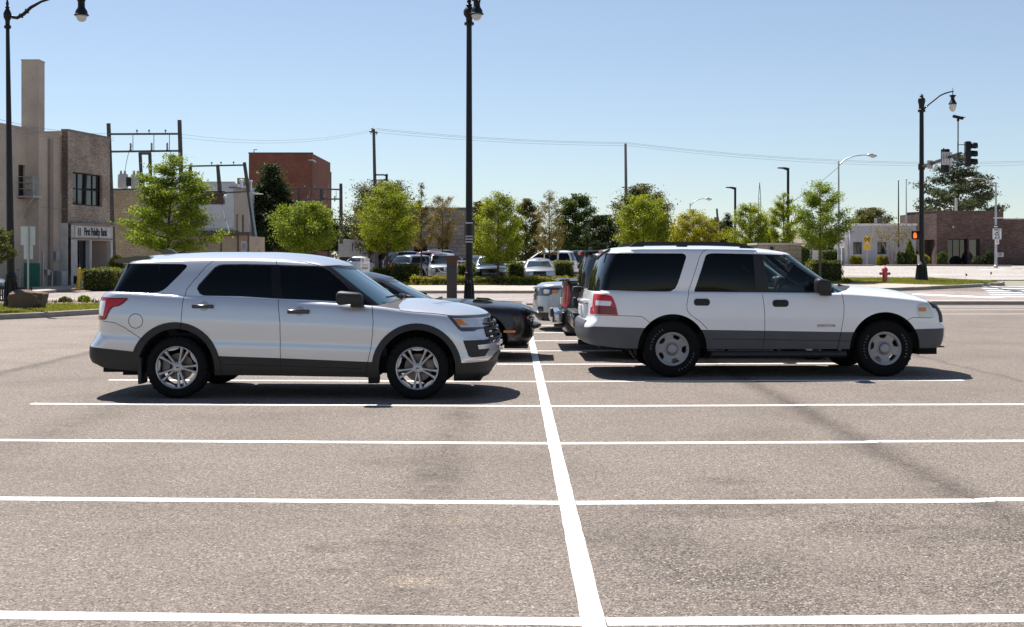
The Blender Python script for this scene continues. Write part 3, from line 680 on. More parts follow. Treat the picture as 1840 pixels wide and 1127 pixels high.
# brown brick building at the corner
t = building('brick_building', 'flat roofed brown brick building with a dark glass entrance behind the speed limit sign')
K = (wx(1683, 95), 95.0); z0 = gz(33, 95); L = wx(1803, 95)-K[0]
h1 = hole_px(K, u1, 1703, 429, 1740, 468); h1 = (h1[0], z0+.12, h1[2], 3.05); h2 = hole_px(K, u1, 1741, 429, 1761, 465); h2 = (h2[0]+.03, 1.45, h2[2], 3.05)
block(t, 'wall', K, u1, L, z0-.3, 5.16, 9, brown_brick, [h1, h2], .5); cap_strip(t, K, u1, L, 5.16, maroon_panel, .07, .03)
window_in(t, K, u1, h1, dark_glass, black_metal, 3, 1, .45, .06, 'glass_door'); window_in(t, K, u1, h2, simple('reflecting window', (.10, .095, .09), .04, .35, 0, .9), mid_frame, 1, 1, .42, .05)
K2 = (wx(1803, 95)+.002, 95.15); L2 = 9.0
block(t, 'wing_wall', K2, u1, L2, z0-.3, 4.58, 8, brown_brick); cap_strip(t, K2, u1, L2, 4.58, white_trim, .07, .03)
Q = (wx(1629, 99.2), 99.2); d = Vector((K[0]-Q[0], K[1]-Q[1])); h3 = hole_px(Q, d, 1661, 429, 1679.5, 466); h3 = (h3[0], z0+.15, h3[2], 3.0)
bm = bmesh.new(); facade(bm, Q, d, d.length-.003, z0-.3, 5.16, [h3], .5); obj('side_wall', bm, brown_brick, t, fix=False); cap_strip(t, Q, d, d.length, 5.163, maroon_panel, .07, .03)
window_in(t, Q, d, h3, dark_glass, black_metal, 1, 1, .45, .06, 'glass_door')
bm = bmesh.new(); box(bm, (1.2, -.12, 3.9), (1.3, -.01, 4.05), frameM(K, u1)); obj('wall_lamp', bm, pale_trim, t)
a = uz(1791, 454, K, u1); b = uz(1803, 462, K, u1)
bm = bmesh.new(); box(bm, (a[0], -.05, b[1]), (b[0]+.0, -.003, a[1]), frameM(K, u1)); o = tag(obj('wall_sign', bm, white_paint), 'small white notice with red lettering on the brown brick wall', 'sign')
bm = bmesh.new()
for k, w_ in enumerate((.22, .34, .26)): box(bm, ((a[0]+b[0])/2-w_/2, -.056, b[1]+.06+k*.09), ((a[0]+b[0])/2+w_/2, -.051, b[1]+.11+k*.09), frameM(K, u1))
obj('sign_lettering', bm, red_ink, o)
# ------------------------------------------------------------------ vegetation
bark = simple('grey brown bark', (.085, .068, .055), .9, var=.35, scale=14); dark_bark = simple('dark bark', (.045, .036, .03), .9, var=.35, scale=14)
F_lime = foliage('lime spring leaves', (.07, .10, .010), (.19, .24, .022), (.40, .41, .05), .5)
F_green = foliage('fresh green leaves', (.05, .085, .012), (.145, .205, .028), (.32, .36, .055), .5)
F_yellow = foliage('yellow green leaves', (.10, .11, .010), (.26, .26, .02), (.48, .43, .05), .5)
F_olive = foliage('olive leaves', (.04, .046, .013), (.10, .105, .03), (.2, .19, .06), .3)
F_rust = foliage('sparse rusty leaves', (.10, .075, .03), (.185, .14, .055), (.29, .235, .09), .35)
F_dark = foliage('dark glossy leaves', (.02, .03, .011), (.042, .06, .022), (.085, .105, .048), .2, .1)
F_mid = foliage('mid green leaves', (.022, .042, .009), (.062, .10, .02), (.15, .19, .045), .35)
F_hedge = foliage('hedge leaves', (.035, .052, .012), (.10, .125, .022), (.27, .28, .05), .42)
F_gold = foliage('golden hedge leaves', (.075, .085, .012), (.19, .19, .024), (.42, .37, .06), .45)
F_pine = foliage('pine needles', (.02, .03, .014), (.055, .07, .032), (.12, .13, .07), .15)
def leaf_mesh(name, C, size, mat, parent, rs, droop=.25, narrow=.48, up=.35, orient=True):
    """one small pointed leaf (a rhomb) at every centre"""
    n = len(C); nn = rs.normal(size=(n, 3))*.8; nn[:, 2] += .55                  # leaves face outwards and up, with plenty of scatter
    if orient:
        ctr = np.array([C[:, 0].mean(), C[:, 1].mean(), np.percentile(C[:, 2], 25)]); o_ = C-ctr; o_ /= np.linalg.norm(o_, axis=1)[:, None]+1e-6; nn += o_*.75
    nn /= np.linalg.norm(nn, axis=1)[:, None]; a = rs.normal(size=(n, 3)); a[:, 2] -= droop; a -= nn*(a*nn).sum(1)[:, None]; a /= np.linalg.norm(a, axis=1)[:, None]; b = np.cross(nn, a)
    s = size*rs.uniform(.65, 1.3, size=(n, 1)); V = np.empty((n, 4, 3))
    V[:, 0] = C-a*s*.5; V[:, 1] = C+b*s*narrow*.5-a*s*.05; V[:, 2] = C+a*s*.5; V[:, 3] = C-b*s*narrow*.5-a*s*.05
    me = bpy.data.meshes.new(name); me.vertices.add(n*4); me.vertices.foreach_set('co', V.ravel())
    me.loops.add(n*4); me.loops.foreach_set('vertex_index', np.arange(n*4)); me.polygons.add(n); me.polygons.foreach_set('loop_start', np.arange(0, n*4, 4)); me.polygons.foreach_set('loop_total', np.full(n, 4)); me.update(); me.validate()
    return link_mesh(name, me, mat, parent)
PROF = dict(ovate=[(0, .42), (.12, .78), (.38, 1), (.62, .86), (.82, .55), (.94, .3), (1, .1)], round=[(0, .45), (.18, .88), (.48, 1), (.75, .84), (.92, .5), (1, .18)],
    cone=[(0, .8), (.12, 1), (.45, .68), (.75, .38), (.92, .16), (1, .05)], vase=[(0, .25), (.35, .75), (.65, 1), (.88, .75), (1, .3)],
    layer=[(0, .62), (.10, .95), (.24, .97), (.40, .70), (.6, .68), (.75, .60), (.88, .36), (1, .10)], spire=[(0, .5), (.2, 1), (.45, .75), (.65, .42), (.8, .2), (1, .04)],
    pine=[(0, .75), (.15, 1), (.32, .82), (.5, .80), (.62, .42), (.8, .30), (1, .08)])
def pcurve(P, f):
    for (a, u), (b, v) in zip(P, P[1:]):
        if f <= b: return u+(v-u)*(f-a)/(b-a)
    return P[-1][1]
def tree(name, label, x, y, H, R, cb, leaves, size, mat, seed, limbs=22, prof='ovate', tr=.09, spread=.30, rise=.55, group=None, barkm=None, lean=0.0, tiers=False, **_):
    """trunk with limbs that reach to leaf clumps spread through a crown of the given outline"""
    z0 = gz(x, y); t = thing(name, label, 'tree', (x, y, z0), 0, group); r = random.Random(seed); rs = np.random.RandomState(seed); P = PROF[prof]
    bm = bmesh.new(); n = 10; top = H*.97
    pts = [Vector((lean*H*(i/n)**2+r.uniform(-.02, .02)*R*(i/n), r.uniform(-.02, .02)*R*(i/n), top*i/n)) for i in range(n+1)]
    tube(bm, pts, [tr*(1-.9*(i/n)**.8)+.006 for i in range(n+1)], 8)
    def trunk_at(z):
        f = min(max(z/top, 0), 1)*n; i = min(int(f), n-1); return pts[i].lerp(pts[i+1], f-i)
    clumps = []; a = r.uniform(0, 6.28); nl = limbs; lob = [r.uniform(0, 6.28) for _ in range(4)]
    for k in range(nl):
        f = ((k+r.uniform(.1, .9))/nl)**.92; a += 2.39996+r.uniform(-.35, .35); w = 1+.13*math.sin(3*a+lob[0]+f*5)+.10*math.sin(5*a+lob[1]-f*9)
        L = R*pcurve(P, f)*w*r.uniform(.80, 1.06); ze = cb+(H-cb)*f; d = Vector((math.cos(a), math.sin(a), 0)); zs = max(cb*.8, ze-rise*L*r.uniform(.8, 1.2)); b0 = trunk_at(zs); e = trunk_at(ze)+d*L; e.z = ze
        p = [b0, b0.lerp(e, .35)+Vector((0, 0, -.05*L)), b0.lerp(e, .7)+Vector((r.uniform(-.05, .05), r.uniform(-.05, .05), .03))*L, e]; r0 = max(.007, tr*.36*(1-.7*f)); tube(bm, p, [r0, r0*.75, r0*.45, r0*.15], 5, False)
        qs = (.42, .62, .8, .94, 1.04) if L > R*.35 else (.6, 1.0)
        for q in qs:
            c = p[1].lerp(p[3], (q-.35)/.65)
            if q < .9 and L > R*.3:
                for s in (-1, 1):
                    dd = Matrix.Rotation(s*r.uniform(.6, 1.1), 3, 'Z') @ d; c2 = c+dd*L*r.uniform(.22, .40)*(1.25-q)+Vector((0, 0, r.uniform(-.04, .10)*L)); tube(bm, [c, c2], [r0*.35, r0*.1], 4, False); clumps.append((c2, dd, .8))
            clumps.append((c, d, 1.0 if q > .75 else .65))
    for q in (.80, .88, .95, 1.0): clumps.append((trunk_at(H*q), Vector((0, 0, 1)), .5))
    obj('trunk', bm, barkm or bark, t, 60)
    C = np.array([c for c, _, _ in clumps]); D = np.array([d for _, d, _ in clumps]); W = np.array([w for *_, w in clumps])*rs.uniform(.45, 1.5, len(C)); idx = rs.choice(len(C), leaves, p=W/W.sum())
    s = R*spread*.46*np.sqrt(W[idx])[:, None]; off = rs.normal(size=(leaves, 3))*s; off[:, 2] *= .42 if tiers or prof == 'layer' else .72; off += D[idx]*rs.normal(size=(leaves, 1))*s*.8
    Pz = C[idx]+off; Pz[:, 2] = np.clip(Pz[:, 2], cb*.9, H*1.01); leaf_mesh('crown', Pz, size, mat, t, rs); return t
def tpx(name, label, px, Y, top, bot, width, leaves, size, mat, seed, **kw):
    x = wx(px, Y); z = gz(x, Y); H = wz(top, Y)-z; cb = max(.5, wz(bot, Y)-z); R = pxl(width, Y)/2
    return tree(name, label, x, Y, H, R*.94, cb, int(leaves*(3.0 if Y < 90 else 4.2)), size*(.62 if Y < 90 else .74), mat, seed, **kw)
G1 = 'young street trees along the lots'; G2 = 'trees beyond the far lot'
tpx('maple_tree', 'tall fresh green tree with spreading layered branches behind the silver SUV', 300, 47, 279, 440, 182, 9000, .17, F_green, 11, limbs=34, prof='layer', tr=.11, spread=.20, rise=.42, group=G1, lean=.05)
tpx('maple_tree', 'small drooping yellow-green tree in front of the tall red brick block', 548, 58, 364, 446, 124, 7000, .17, F_green, 12, limbs=28, prof='round', tr=.08, spread=.24, rise=.35, group=G1)
tpx('maple_tree', 'rounded lime green tree standing over the black hatchback', 696, 66.5, 328, 446, 112, 7500, .17, F_lime, 13, limbs=30, prof='ovate', tr=.08, spread=.24, rise=.6, group=G1)
tpx('maple_tree', 'lime green tree with a ragged top just east of the tall black lamp post', 895, 64, 345, 468, 104, 7000, .16, F_lime, 14, limbs=30, prof='ovate', tr=.075, spread=.24, rise=.75, group=G1)
tpx('maple_tree', 'full lime green tree rising behind the roof of the dark SUV', 1156, 66, 352, 448, 106, 7000, .17, F_lime, 15, limbs=28, prof='round', tr=.08, spread=.24, rise=.6, group=G1)
tpx('maple_tree', 'bright yellow-green tree over the middle of the white SUV', 1246, 68, 378, 446, 92, 5200, .16, F_yellow, 16, limbs=24, prof='ovate', tr=.07, spread=.24, rise=.6, group=G1)
tpx('maple_tree', 'lime green tree between the two dark junipers', 1348, 69, 366, 448, 78, 4800, .16, F_lime, 17, limbs=24, prof='round', tr=.07, spread=.24, rise=.6, group=G1)
tpx('maple_tree', 'narrow lime green tree behind the slim black lamp standard', 1408, 70, 345, 452, 66, 4600, .16, F_lime, 18, limbs=24, prof='ovate', tr=.07, spread=.24, rise=.7, group=G1)
tpx('maple_tree', 'tall green tree with a bare trunk beside the grey cobra-head lamp', 1474, 62, 325, 442, 108, 6800, .16, F_green, 19, limbs=30, prof='ovate', tr=.085, spread=.22, rise=.55, group=G1)
tpx('young_tree', 'sparse rusty brown tree with a spire of bare twigs next to the rounded lime tree', 757, 71, 328, 440, 58, 2600, .13, F_rust, 21, limbs=26, prof='spire', tr=.06, spread=.2, rise=.9, group=G2)
tpx('young_tree', 'sparse olive brown tree with upright twigs in front of the stone wall', 795, 76, 352, 444, 66, 3600, .13, F_rust, 22, limbs=26, prof='vase', tr=.06, spread=.22, rise=.9, group=G2)
tpx('young_tree', 'sparse brown-leaved tree standing over the silver grey sedan', 987, 70, 342, 452, 66, 3400, .12, F_rust, 23, limbs=28, prof='ovate', tr=.06, spread=.22, rise=.8, group=G2)
tpx('broad_tree', 'big dark olive tree rising behind the rounded lime tree', 688, 104, 326, 452, 138, 8500, .27, F_olive, 31, limbs=32, prof='round', tr=.2, spread=.26, rise=.5, group=G2)
tpx('broad_tree', 'thin grey-green tree filling the gap behind the ragged lime tree', 945, 104, 358, 470, 70, 3800, .22, F_olive, 32, limbs=24, prof='round', tr=.14, spread=.25, rise=.5, group=G2)
tpx('broad_tree', 'mid green bushy tree behind the white side-on SUV', 1034, 98, 350, 472, 82, 6000, .24, F_mid, 33, limbs=28, prof='round', tr=.16, spread=.26, rise=.5, group=G2)
tpx('broad_tree', 'dark shady tree behind the dark boxy SUV', 1082, 94, 388, 474, 70, 5200, .24, F_dark, 34, limbs=24, prof='round', tr=.16, spread=.28, rise=.5, group=G2)
tpx('broad_tree', 'olive brown tree with a lopsided crown around the bare utility pole', 1157, 100, 332, 468, 116, 7500, .25, F_olive, 35, limbs=30, prof='round', tr=.2, spread=.26, rise=.55, group=G2)
tpx('broad_tree', 'pale olive tree far behind the low grey building', 1562, 150, 375, 420, 74, 3800, .34, F_olive, 36, limbs=22, prof='round', tr=.2, spread=.28, rise=.5, group=G2)
tpx('broad_tree', 'distant small tree beyond the bend of the alley by the pole frame', 622, 150, 404, 448, 40, 2600, .34, F_mid, 37, limbs=16, prof='round', tr=.2, spread=.3, rise=.5, group=G2)
tpx('broad_tree', 'far pale tree between the yellow-green tree and the first juniper', 1288, 130, 392, 458, 50, 3000, .3, F_olive, 38, limbs=18, prof='round', tr=.2, spread=.3, rise=.5, group=G2)
tpx('broad_tree', 'dark tree filling the foot of the tall red brick block', 590, 112, 395, 446, 60, 3600, .26, F_dark, 39, limbs=20, prof='round', tr=.16, spread=.3, rise=.4, group=G2)
tpx('broad_tree', 'grey-green tree between the stone building and the street lamp', 862, 108, 362, 462, 50, 3000, .24, F_olive, 40, limbs=18, prof='round', tr=.14, spread=.3, rise=.5, group=G2)
tpx('magnolia_tree', 'dark glossy cone-shaped magnolia against the red brick block', 488, 92, 297, 448, 112, 9500, .30, F_dark, 41, limbs=44, prof='cone', tr=.2, spread=.26, rise=.12)
tpx('magnolia_tree', 'low dark shrubby magnolia spreading beside the leaning pole', 535, 93, 368, 452, 84, 5000, .30, F_dark, 42, limbs=24, prof='round', tr=.15, spread=.3, rise=.2)
tpx('juniper_tree', 'narrow dark juniper next to the lamp with the flat head', 1308, 72, 384, 452, 34, 4200, .13, F_dark, 43, limbs=34, prof='cone', tr=.08, spread=.4, rise=.9)
tpx('juniper_tree', 'narrow dark juniper between the two lime trees', 1377, 72, 392, 452, 36, 4200, .13, F_dark, 44, limbs=34, prof='cone', tr=.08, spread=.4, rise=.9)
tpx('pine_tree', 'spreading open pine behind the brown brick building', 1722, 128, 278, 380, 176, 2700, .42, F_pine, 45, limbs=30, prof='pine', tr=.24, spread=.17, rise=.25, tiers=True, barkm=dark_bark)
tpx('crab_tree', 'small tree with pale leaves cut off by the edge of the view', -8, 35.2, 408, 470, 64, 1800, .11, F_olive, 46, limbs=18, prof='round', tr=.05, spread=.25, rise=.4)
tpx('broad_tree', 'dark tree between the white building and the leaning alley pole', 452, 101, 380, 450, 40, 3000, .26, F_dark, 47, limbs=18, prof='round', tr=.14, spread=.35, rise=.4, group=G2)
# multi-stemmed crape myrtle in front of the grey building
x, y = wx(1603, 92.5), 92.5; z0 = gz(x, y); t = thing('myrtle_tree', 'vase-shaped many-stemmed small tree with thin brown foliage by the grey building', 'tree', (x, y, z0)); bm = bmesh.new(); r = random.Random(9); tips = []
for k in range(9):
    a = k*2.4; d = Vector((math.cos(a), math.sin(a)*.7, 0)); p = [d*.12, d*.35+Vector((0, 0, .9)), d*.85+Vector((0, 0, 1.9)), d*r.uniform(1.0, 1.5)+Vector((0, 0, r.uniform(2.5, 3.1)))]; tube(bm, p, [.045, .035, .022, .008], 6, False)
    for q in range(4):
        e = p[2].lerp(p[3], q/3)+Vector((r.uniform(-.5, .5), r.uniform(-.4, .4), r.uniform(.1, .5))); tube(bm, [p[2].lerp(p[3], q/4), e], [.012, .004], 4, False); tips += [e, p[2].lerp(p[3], q/3)]
obj('trunk', bm, simple('pale smooth bark', (.24, .20, .18), .8), t); rs = np.random.RandomState(4); C = np.array(tips); P = C[rs.choice(len(C), 1500)]+rs.normal(size=(1500, 3))*[.32, .3, .25]; leaf_mesh('crown', P, .12, F_rust, t, rs)

# hedges and shrubs: a twiggy dark core with leaves over it
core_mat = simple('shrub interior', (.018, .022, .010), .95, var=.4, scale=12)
def hedge(name, label, x0, y0, x1, y1, h, n, size, mat, seed, round_=.12, group=None):
    rs = np.random.RandomState(seed); cx, cy = (x0+x1)/2, (y0+y1)/2; z0 = gz(cx, cy)+.08; t = thing(name, label, 'hedge', (cx, cy, z0), 0, group); hx, hy = (x1-x0)/2, (y1-y0)/2
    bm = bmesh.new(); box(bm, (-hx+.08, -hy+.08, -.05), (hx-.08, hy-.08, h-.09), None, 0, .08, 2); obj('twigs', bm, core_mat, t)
    ar = np.array([2*hx*2*hy, 2*hx*h, 2*hx*h, 2*hy*h, 2*hy*h]); f = rs.choice(5, n, p=ar/ar.sum()); u, v = rs.uniform(-1, 1, n), rs.uniform(-1, 1, n); P = np.zeros((n, 3))
    P[:, 0] = np.where(f == 3, -hx, np.where(f == 4, hx, u*hx)); P[:, 1] = np.where(f == 1, -hy, np.where(f == 2, hy, np.where(f == 0, v*hy, u*hy))); P[:, 2] = np.where(f == 0, h, (v+1)/2*h)
    P -= np.abs(rs.normal(size=(n, 1)))*.05*np.sign(P-np.array([0, 0, h/2])); P += rs.normal(size=(n, 3))*.035
    bumpy = np.sin(P[:, 0]*5.1+seed)*.03+np.sin(P[:, 0]*11.7+seed*2)*.02; P[:, 2] += bumpy*(P[:, 2]/h); P[:, 1] += bumpy*.8
    leaf_mesh('foliage', P, size, mat, t, rs, .0, .6); return t
def shrub(name, label, px, Y, top, bot, width, n, size, mat, seed, shape='round', group=None, cat='bush'):
    rs = np.random.RandomState(seed); x = wx(px, Y); z0 = gz(x, Y)+.02; R = pxl(width, Y)/2; h = max(.3, wz(top, Y)-z0); t = thing(name, label, cat, (x, Y, z0), 0, group)
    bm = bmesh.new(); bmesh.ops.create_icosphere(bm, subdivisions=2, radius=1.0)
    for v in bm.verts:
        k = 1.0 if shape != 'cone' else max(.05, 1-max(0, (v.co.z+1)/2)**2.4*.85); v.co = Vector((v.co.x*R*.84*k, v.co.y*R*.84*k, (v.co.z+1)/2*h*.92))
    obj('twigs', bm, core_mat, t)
    d = rs.normal(size=(n, 3)); d /= np.linalg.norm(d, axis=1)[:, None]; k = np.ones(n) if shape != 'cone' else np.clip(1-((d[:, 2]+1)/2)**2.4*.9, .05, 1); rr = 1-np.abs(rs.normal(size=n))*.10; lump = 1+.09*np.sin(d[:, 0]*6+seed)*np.cos(d[:, 1]*5+d[:, 2]*4)
    if shape == 'box': d = np.sign(d)*np.abs(d)**.45
    P = np.stack([d[:, 0]*R*k*rr*lump, d[:, 1]*R*k*rr*lump, (d[:, 2]+1)/2*h*(1-np.abs(rs.normal(size=n))*.03)], 1); leaf_mesh('foliage', P, size, mat, t, rs, .0, .6); return t
HG = 'clipped hedges around the far lot'
hedge('clipped_hedge', 'square clipped dark green hedge beside the yellow bollard', wx(153, 59.4), 58.8, wx(214, 59.4), 60.6, .98, 4200, .085, F_hedge, 51)
def hpx(label, a, b, Y, top, n, mat, seed, d=1.0, size=.10): hedge('clipped_hedge', label, wx(a, Y), Y, wx(b, Y), Y+d, wz(top, Y)-gz(wx((a+b)/2, Y), Y)-.08, n, size, mat, seed, group=HG)
hpx('long low golden-green hedge running behind the black coupe and the brown pylon', 738, 838, 62.6, 498.5, 4200, F_gold, 52, .9, .09)
hpx('low golden-green hedge between the lamp post and the silver crossover', 905, 1042, 63.0, 499, 5200, F_gold, 53, .9, .09)
hpx('short dark hedge under the ragged lime tree', 850, 902, 62.8, 500, 2400, F_hedge, 54, .8, .09)
hpx('taller clipped hedge in front of the navy SUV', 704, 752, 65.2, 475.5, 2600, F_hedge, 55, .9)
hpx('low clipped hedge at the foot of the rounded lime tree', 668, 704, 65.4, 481, 1800, F_hedge, 56, .9)
hpx('clipped hedge between the silver and the slate crossovers', 822, 852, 65.2, 474, 2000, F_hedge, 57, .9)
hpx('clipped hedge between the slate crossover and the silver grey sedan', 913, 940, 65.0, 472, 2000, F_hedge, 58, .9)
hpx('clipped hedge east of the silver grey sedan', 996, 1030, 65.4, 470, 2200, F_hedge, 59, .9)
hpx('dark clipped hedge by the bonnet of the white SUV', 1456, 1516, 62.2, 471, 3600, F_hedge, 60, 2.0, .09)
hpx('broad clipped hedge in front of the columned porch', 1479, 1510, 91.2, 450, 2400, F_mid, 61, 1.4, .13)
hpx('clipped green shrubbery beyond the tall green tree', 1437, 1458, 86, 443, 1800, F_mid, 62, 1.4, .13)
SG = 'clipped shrubs by the east buildings'
for i, (px, top, bot, w, m, shp, lab) in enumerate(((1533, 459, 471, 13, F_gold, 'round', 'golden shrub under the first window of the grey building'), (1543, 460, 471, 13, F_gold, 'round', 'golden shrub just left of the yellow railway sign post'),
    (1582, 459, 471, 15, F_gold, 'round', 'golden shrub under the second window of the grey building'), (1594, 460, 471, 13, F_rust, 'round', 'bronze shrub at the foot of the many-stemmed tree'),
    (1617, 453, 471, 15, F_mid, 'box', 'clipped dark green shrub beside the flagpoles'), (1629, 455, 471, 9, F_mid, 'box', 'narrow clipped shrub under the conical one'),
    (1634, 429, 457, 22, F_green, 'cone', 'conical light green shrub raised in front of the brick side wall'), (1655, 456, 473, 32, F_gold, 'round', 'broad golden mound of a shrub behind the corner lamp post'),
    (1693, 452, 474, 20, F_mid, 'round', 'rounded green shrub left of the glass entrance'), (1756, 460, 474, 22, F_dark, 'round', 'low dark shrub under the reflecting window'), (1777, 451, 474, 20, F_dark, 'round', 'upright dark shrub beside the speed limit pole'))):
    shrub('clipped_shrub', lab, px, 93.2, top, bot, w, 1300, .12, m, 70+i, shp, SG)
bm = bmesh.new(); x = wx(1634, 93.6); box(bm, (x-.35, 93.3, gz(x, 93)), (x+.35, 94.0, gz(x, 93)+.62), None, 0, .03); tag(obj('brick_planter', bm, brown_brick), 'square brick planter carrying the conical shrub', 'planter')
PG = 'small plants in the bed'
for i, (px, Y, top, w, m) in enumerate(((151, 42.6, 531, 22, F_green), (116, 42.3, 541, 20, F_olive))):
    shrub('bed_plant', ('feathery light green plant in the bare bed near the silver SUV', 'small greyish plant in the bare bed between the boulder and the feathery plant')[i], px, Y, top, 548, w, 420, .10, m, 90+i, 'round', PG, 'plant')
shrub('loose_bush', 'loose yellow-green bush behind the clipped hedge at the bank', 210, 66, 458, 520, 34, 1500, .12, F_yellow, 95)
shrub('loose_bush', 'straggly flowering bush by the mulch next to the dark hedge', 1520, 60.8, 500, 508, 22, 260, .08, F_gold, 96)
# boulder
bm = bmesh.new(); bmesh.ops.create_icosphere(bm, subdivisions=4, radius=1.0); r = random.Random(5); import mathutils
for v in bm.verts:
    k = 1+.34*mathutils.noise.noise(v.co*1.9)+.10*mathutils.noise.noise(v.co*5)
    c = v.co*k; c = Vector((max(-.85, min(.8, c.x)), max(-.8, c.y), min(.66-.22*c.x, c.z))); v.co = Vector((c.x*.60, c.y*.5, c.z*.45))
o = obj('boulder', bm, concrete('brown sandstone', (.13, .085, .065), 2.5, 20), None, 30); o.location = (wx(52, 37.4), 37.4, .36); tag(o, 'brown flat-topped boulder lying on the grass island', 'boulder')
# far-off wood
rs = np.random.RandomState(77); n = 24000; X = rs.uniform(-170, 170, n); top = 5.5+1.8*np.sin(X*.07)+1.5*np.sin(X*.19+1)+1.0*np.sin(X*.43); P = np.stack([X, 265+rs.normal(size=n)*6, rs.uniform(0, 1, n)**.8*top+.4], 1)
o = leaf_mesh('distant_wood', P, 1.1, foliage('hazy far leaves', (.06, .085, .06), (.11, .14, .10), (.17, .2, .14), .2), None, rs); tag(o, 'hazy low wood along the horizon', 'wood', None, 'stuff')
# ------------------------------------------------------------------ vehicles: lofted shells that are cut along traced outlines
def curve(pts):
    if callable(pts): return pts
    if isinstance(pts, (int, float)): return lambda x, v=pts: v
    p = sorted(pts); X = [a for a, _ in p]; Y = [b for _, b in p]; n = len(X)
    h = [X[i+1]-X[i] for i in range(n-1)]; d = [(Y[i+1]-Y[i])/h[i] for i in range(n-1)]; m = [0.0]*n
    for i in range(1, n-1):
        if d[i-1]*d[i] > 0:
            w1, w2 = 2*h[i]+h[i-1], h[i]+2*h[i-1]; m[i] = (w1+w2)/(w1/d[i-1]+w2/d[i])
    m[0], m[-1] = d[0], d[-1]
    def f(x):
        if x <= X[0]: return Y[0]
        if x >= X[-1]: return Y[-1]
        i = 0
        while x > X[i+1]: i += 1
        t = (x-X[i])/h[i]; t2, t3 = t*t, t*t*t
        return (2*t3-3*t2+1)*Y[i]+(t3-2*t2+t)*h[i]*m[i]+(-2*t3+3*t2)*Y[i+1]+(t3-t2)*h[i]*m[i+1]
    return f
def inpoly(x, z, poly):
    c = False; n = len(poly)
    for i in range(n):
        x0, z0 = poly[i]; x1, z1 = poly[(i+1) % n]
        if (z0 > z) != (z1 > z) and x < (x1-x0)*(z-z0)/(z1-z0)+x0: c = not c
    return c
def thick_line(pts, w):
    L, R = [], []
    for i, p in enumerate(pts):
        a, b = pts[max(0, i-1)], pts[min(len(pts)-1, i+1)]; d = Vector((b[0]-a[0], b[1]-a[1])).normalized(); n = Vector((-d.y, d.x))*w/2
        L.append((p[0]+n.x, p[1]+n.y)); R.append((p[0]-n.x, p[1]-n.y))
    return L+R[::-1]
def circ(cx, cz, r, n=40): return [(cx+r*math.cos(2*math.pi*k/n), cz+r*math.sin(2*math.pi*k/n)) for k in range(n)]
def rrect(x0, z0, x1, z1, r, n=5):
    out = []
    for cx, cz, a in ((x1-r, z1-r, 0), (x0+r, z1-r, 90), (x0+r, z0+r, 180), (x1-r, z0+r, 270)):
        out += [(cx+r*math.cos(RAD(a+90*k/n)), cz+r*math.sin(RAD(a+90*k/n))) for k in range(n+1)]
    return out

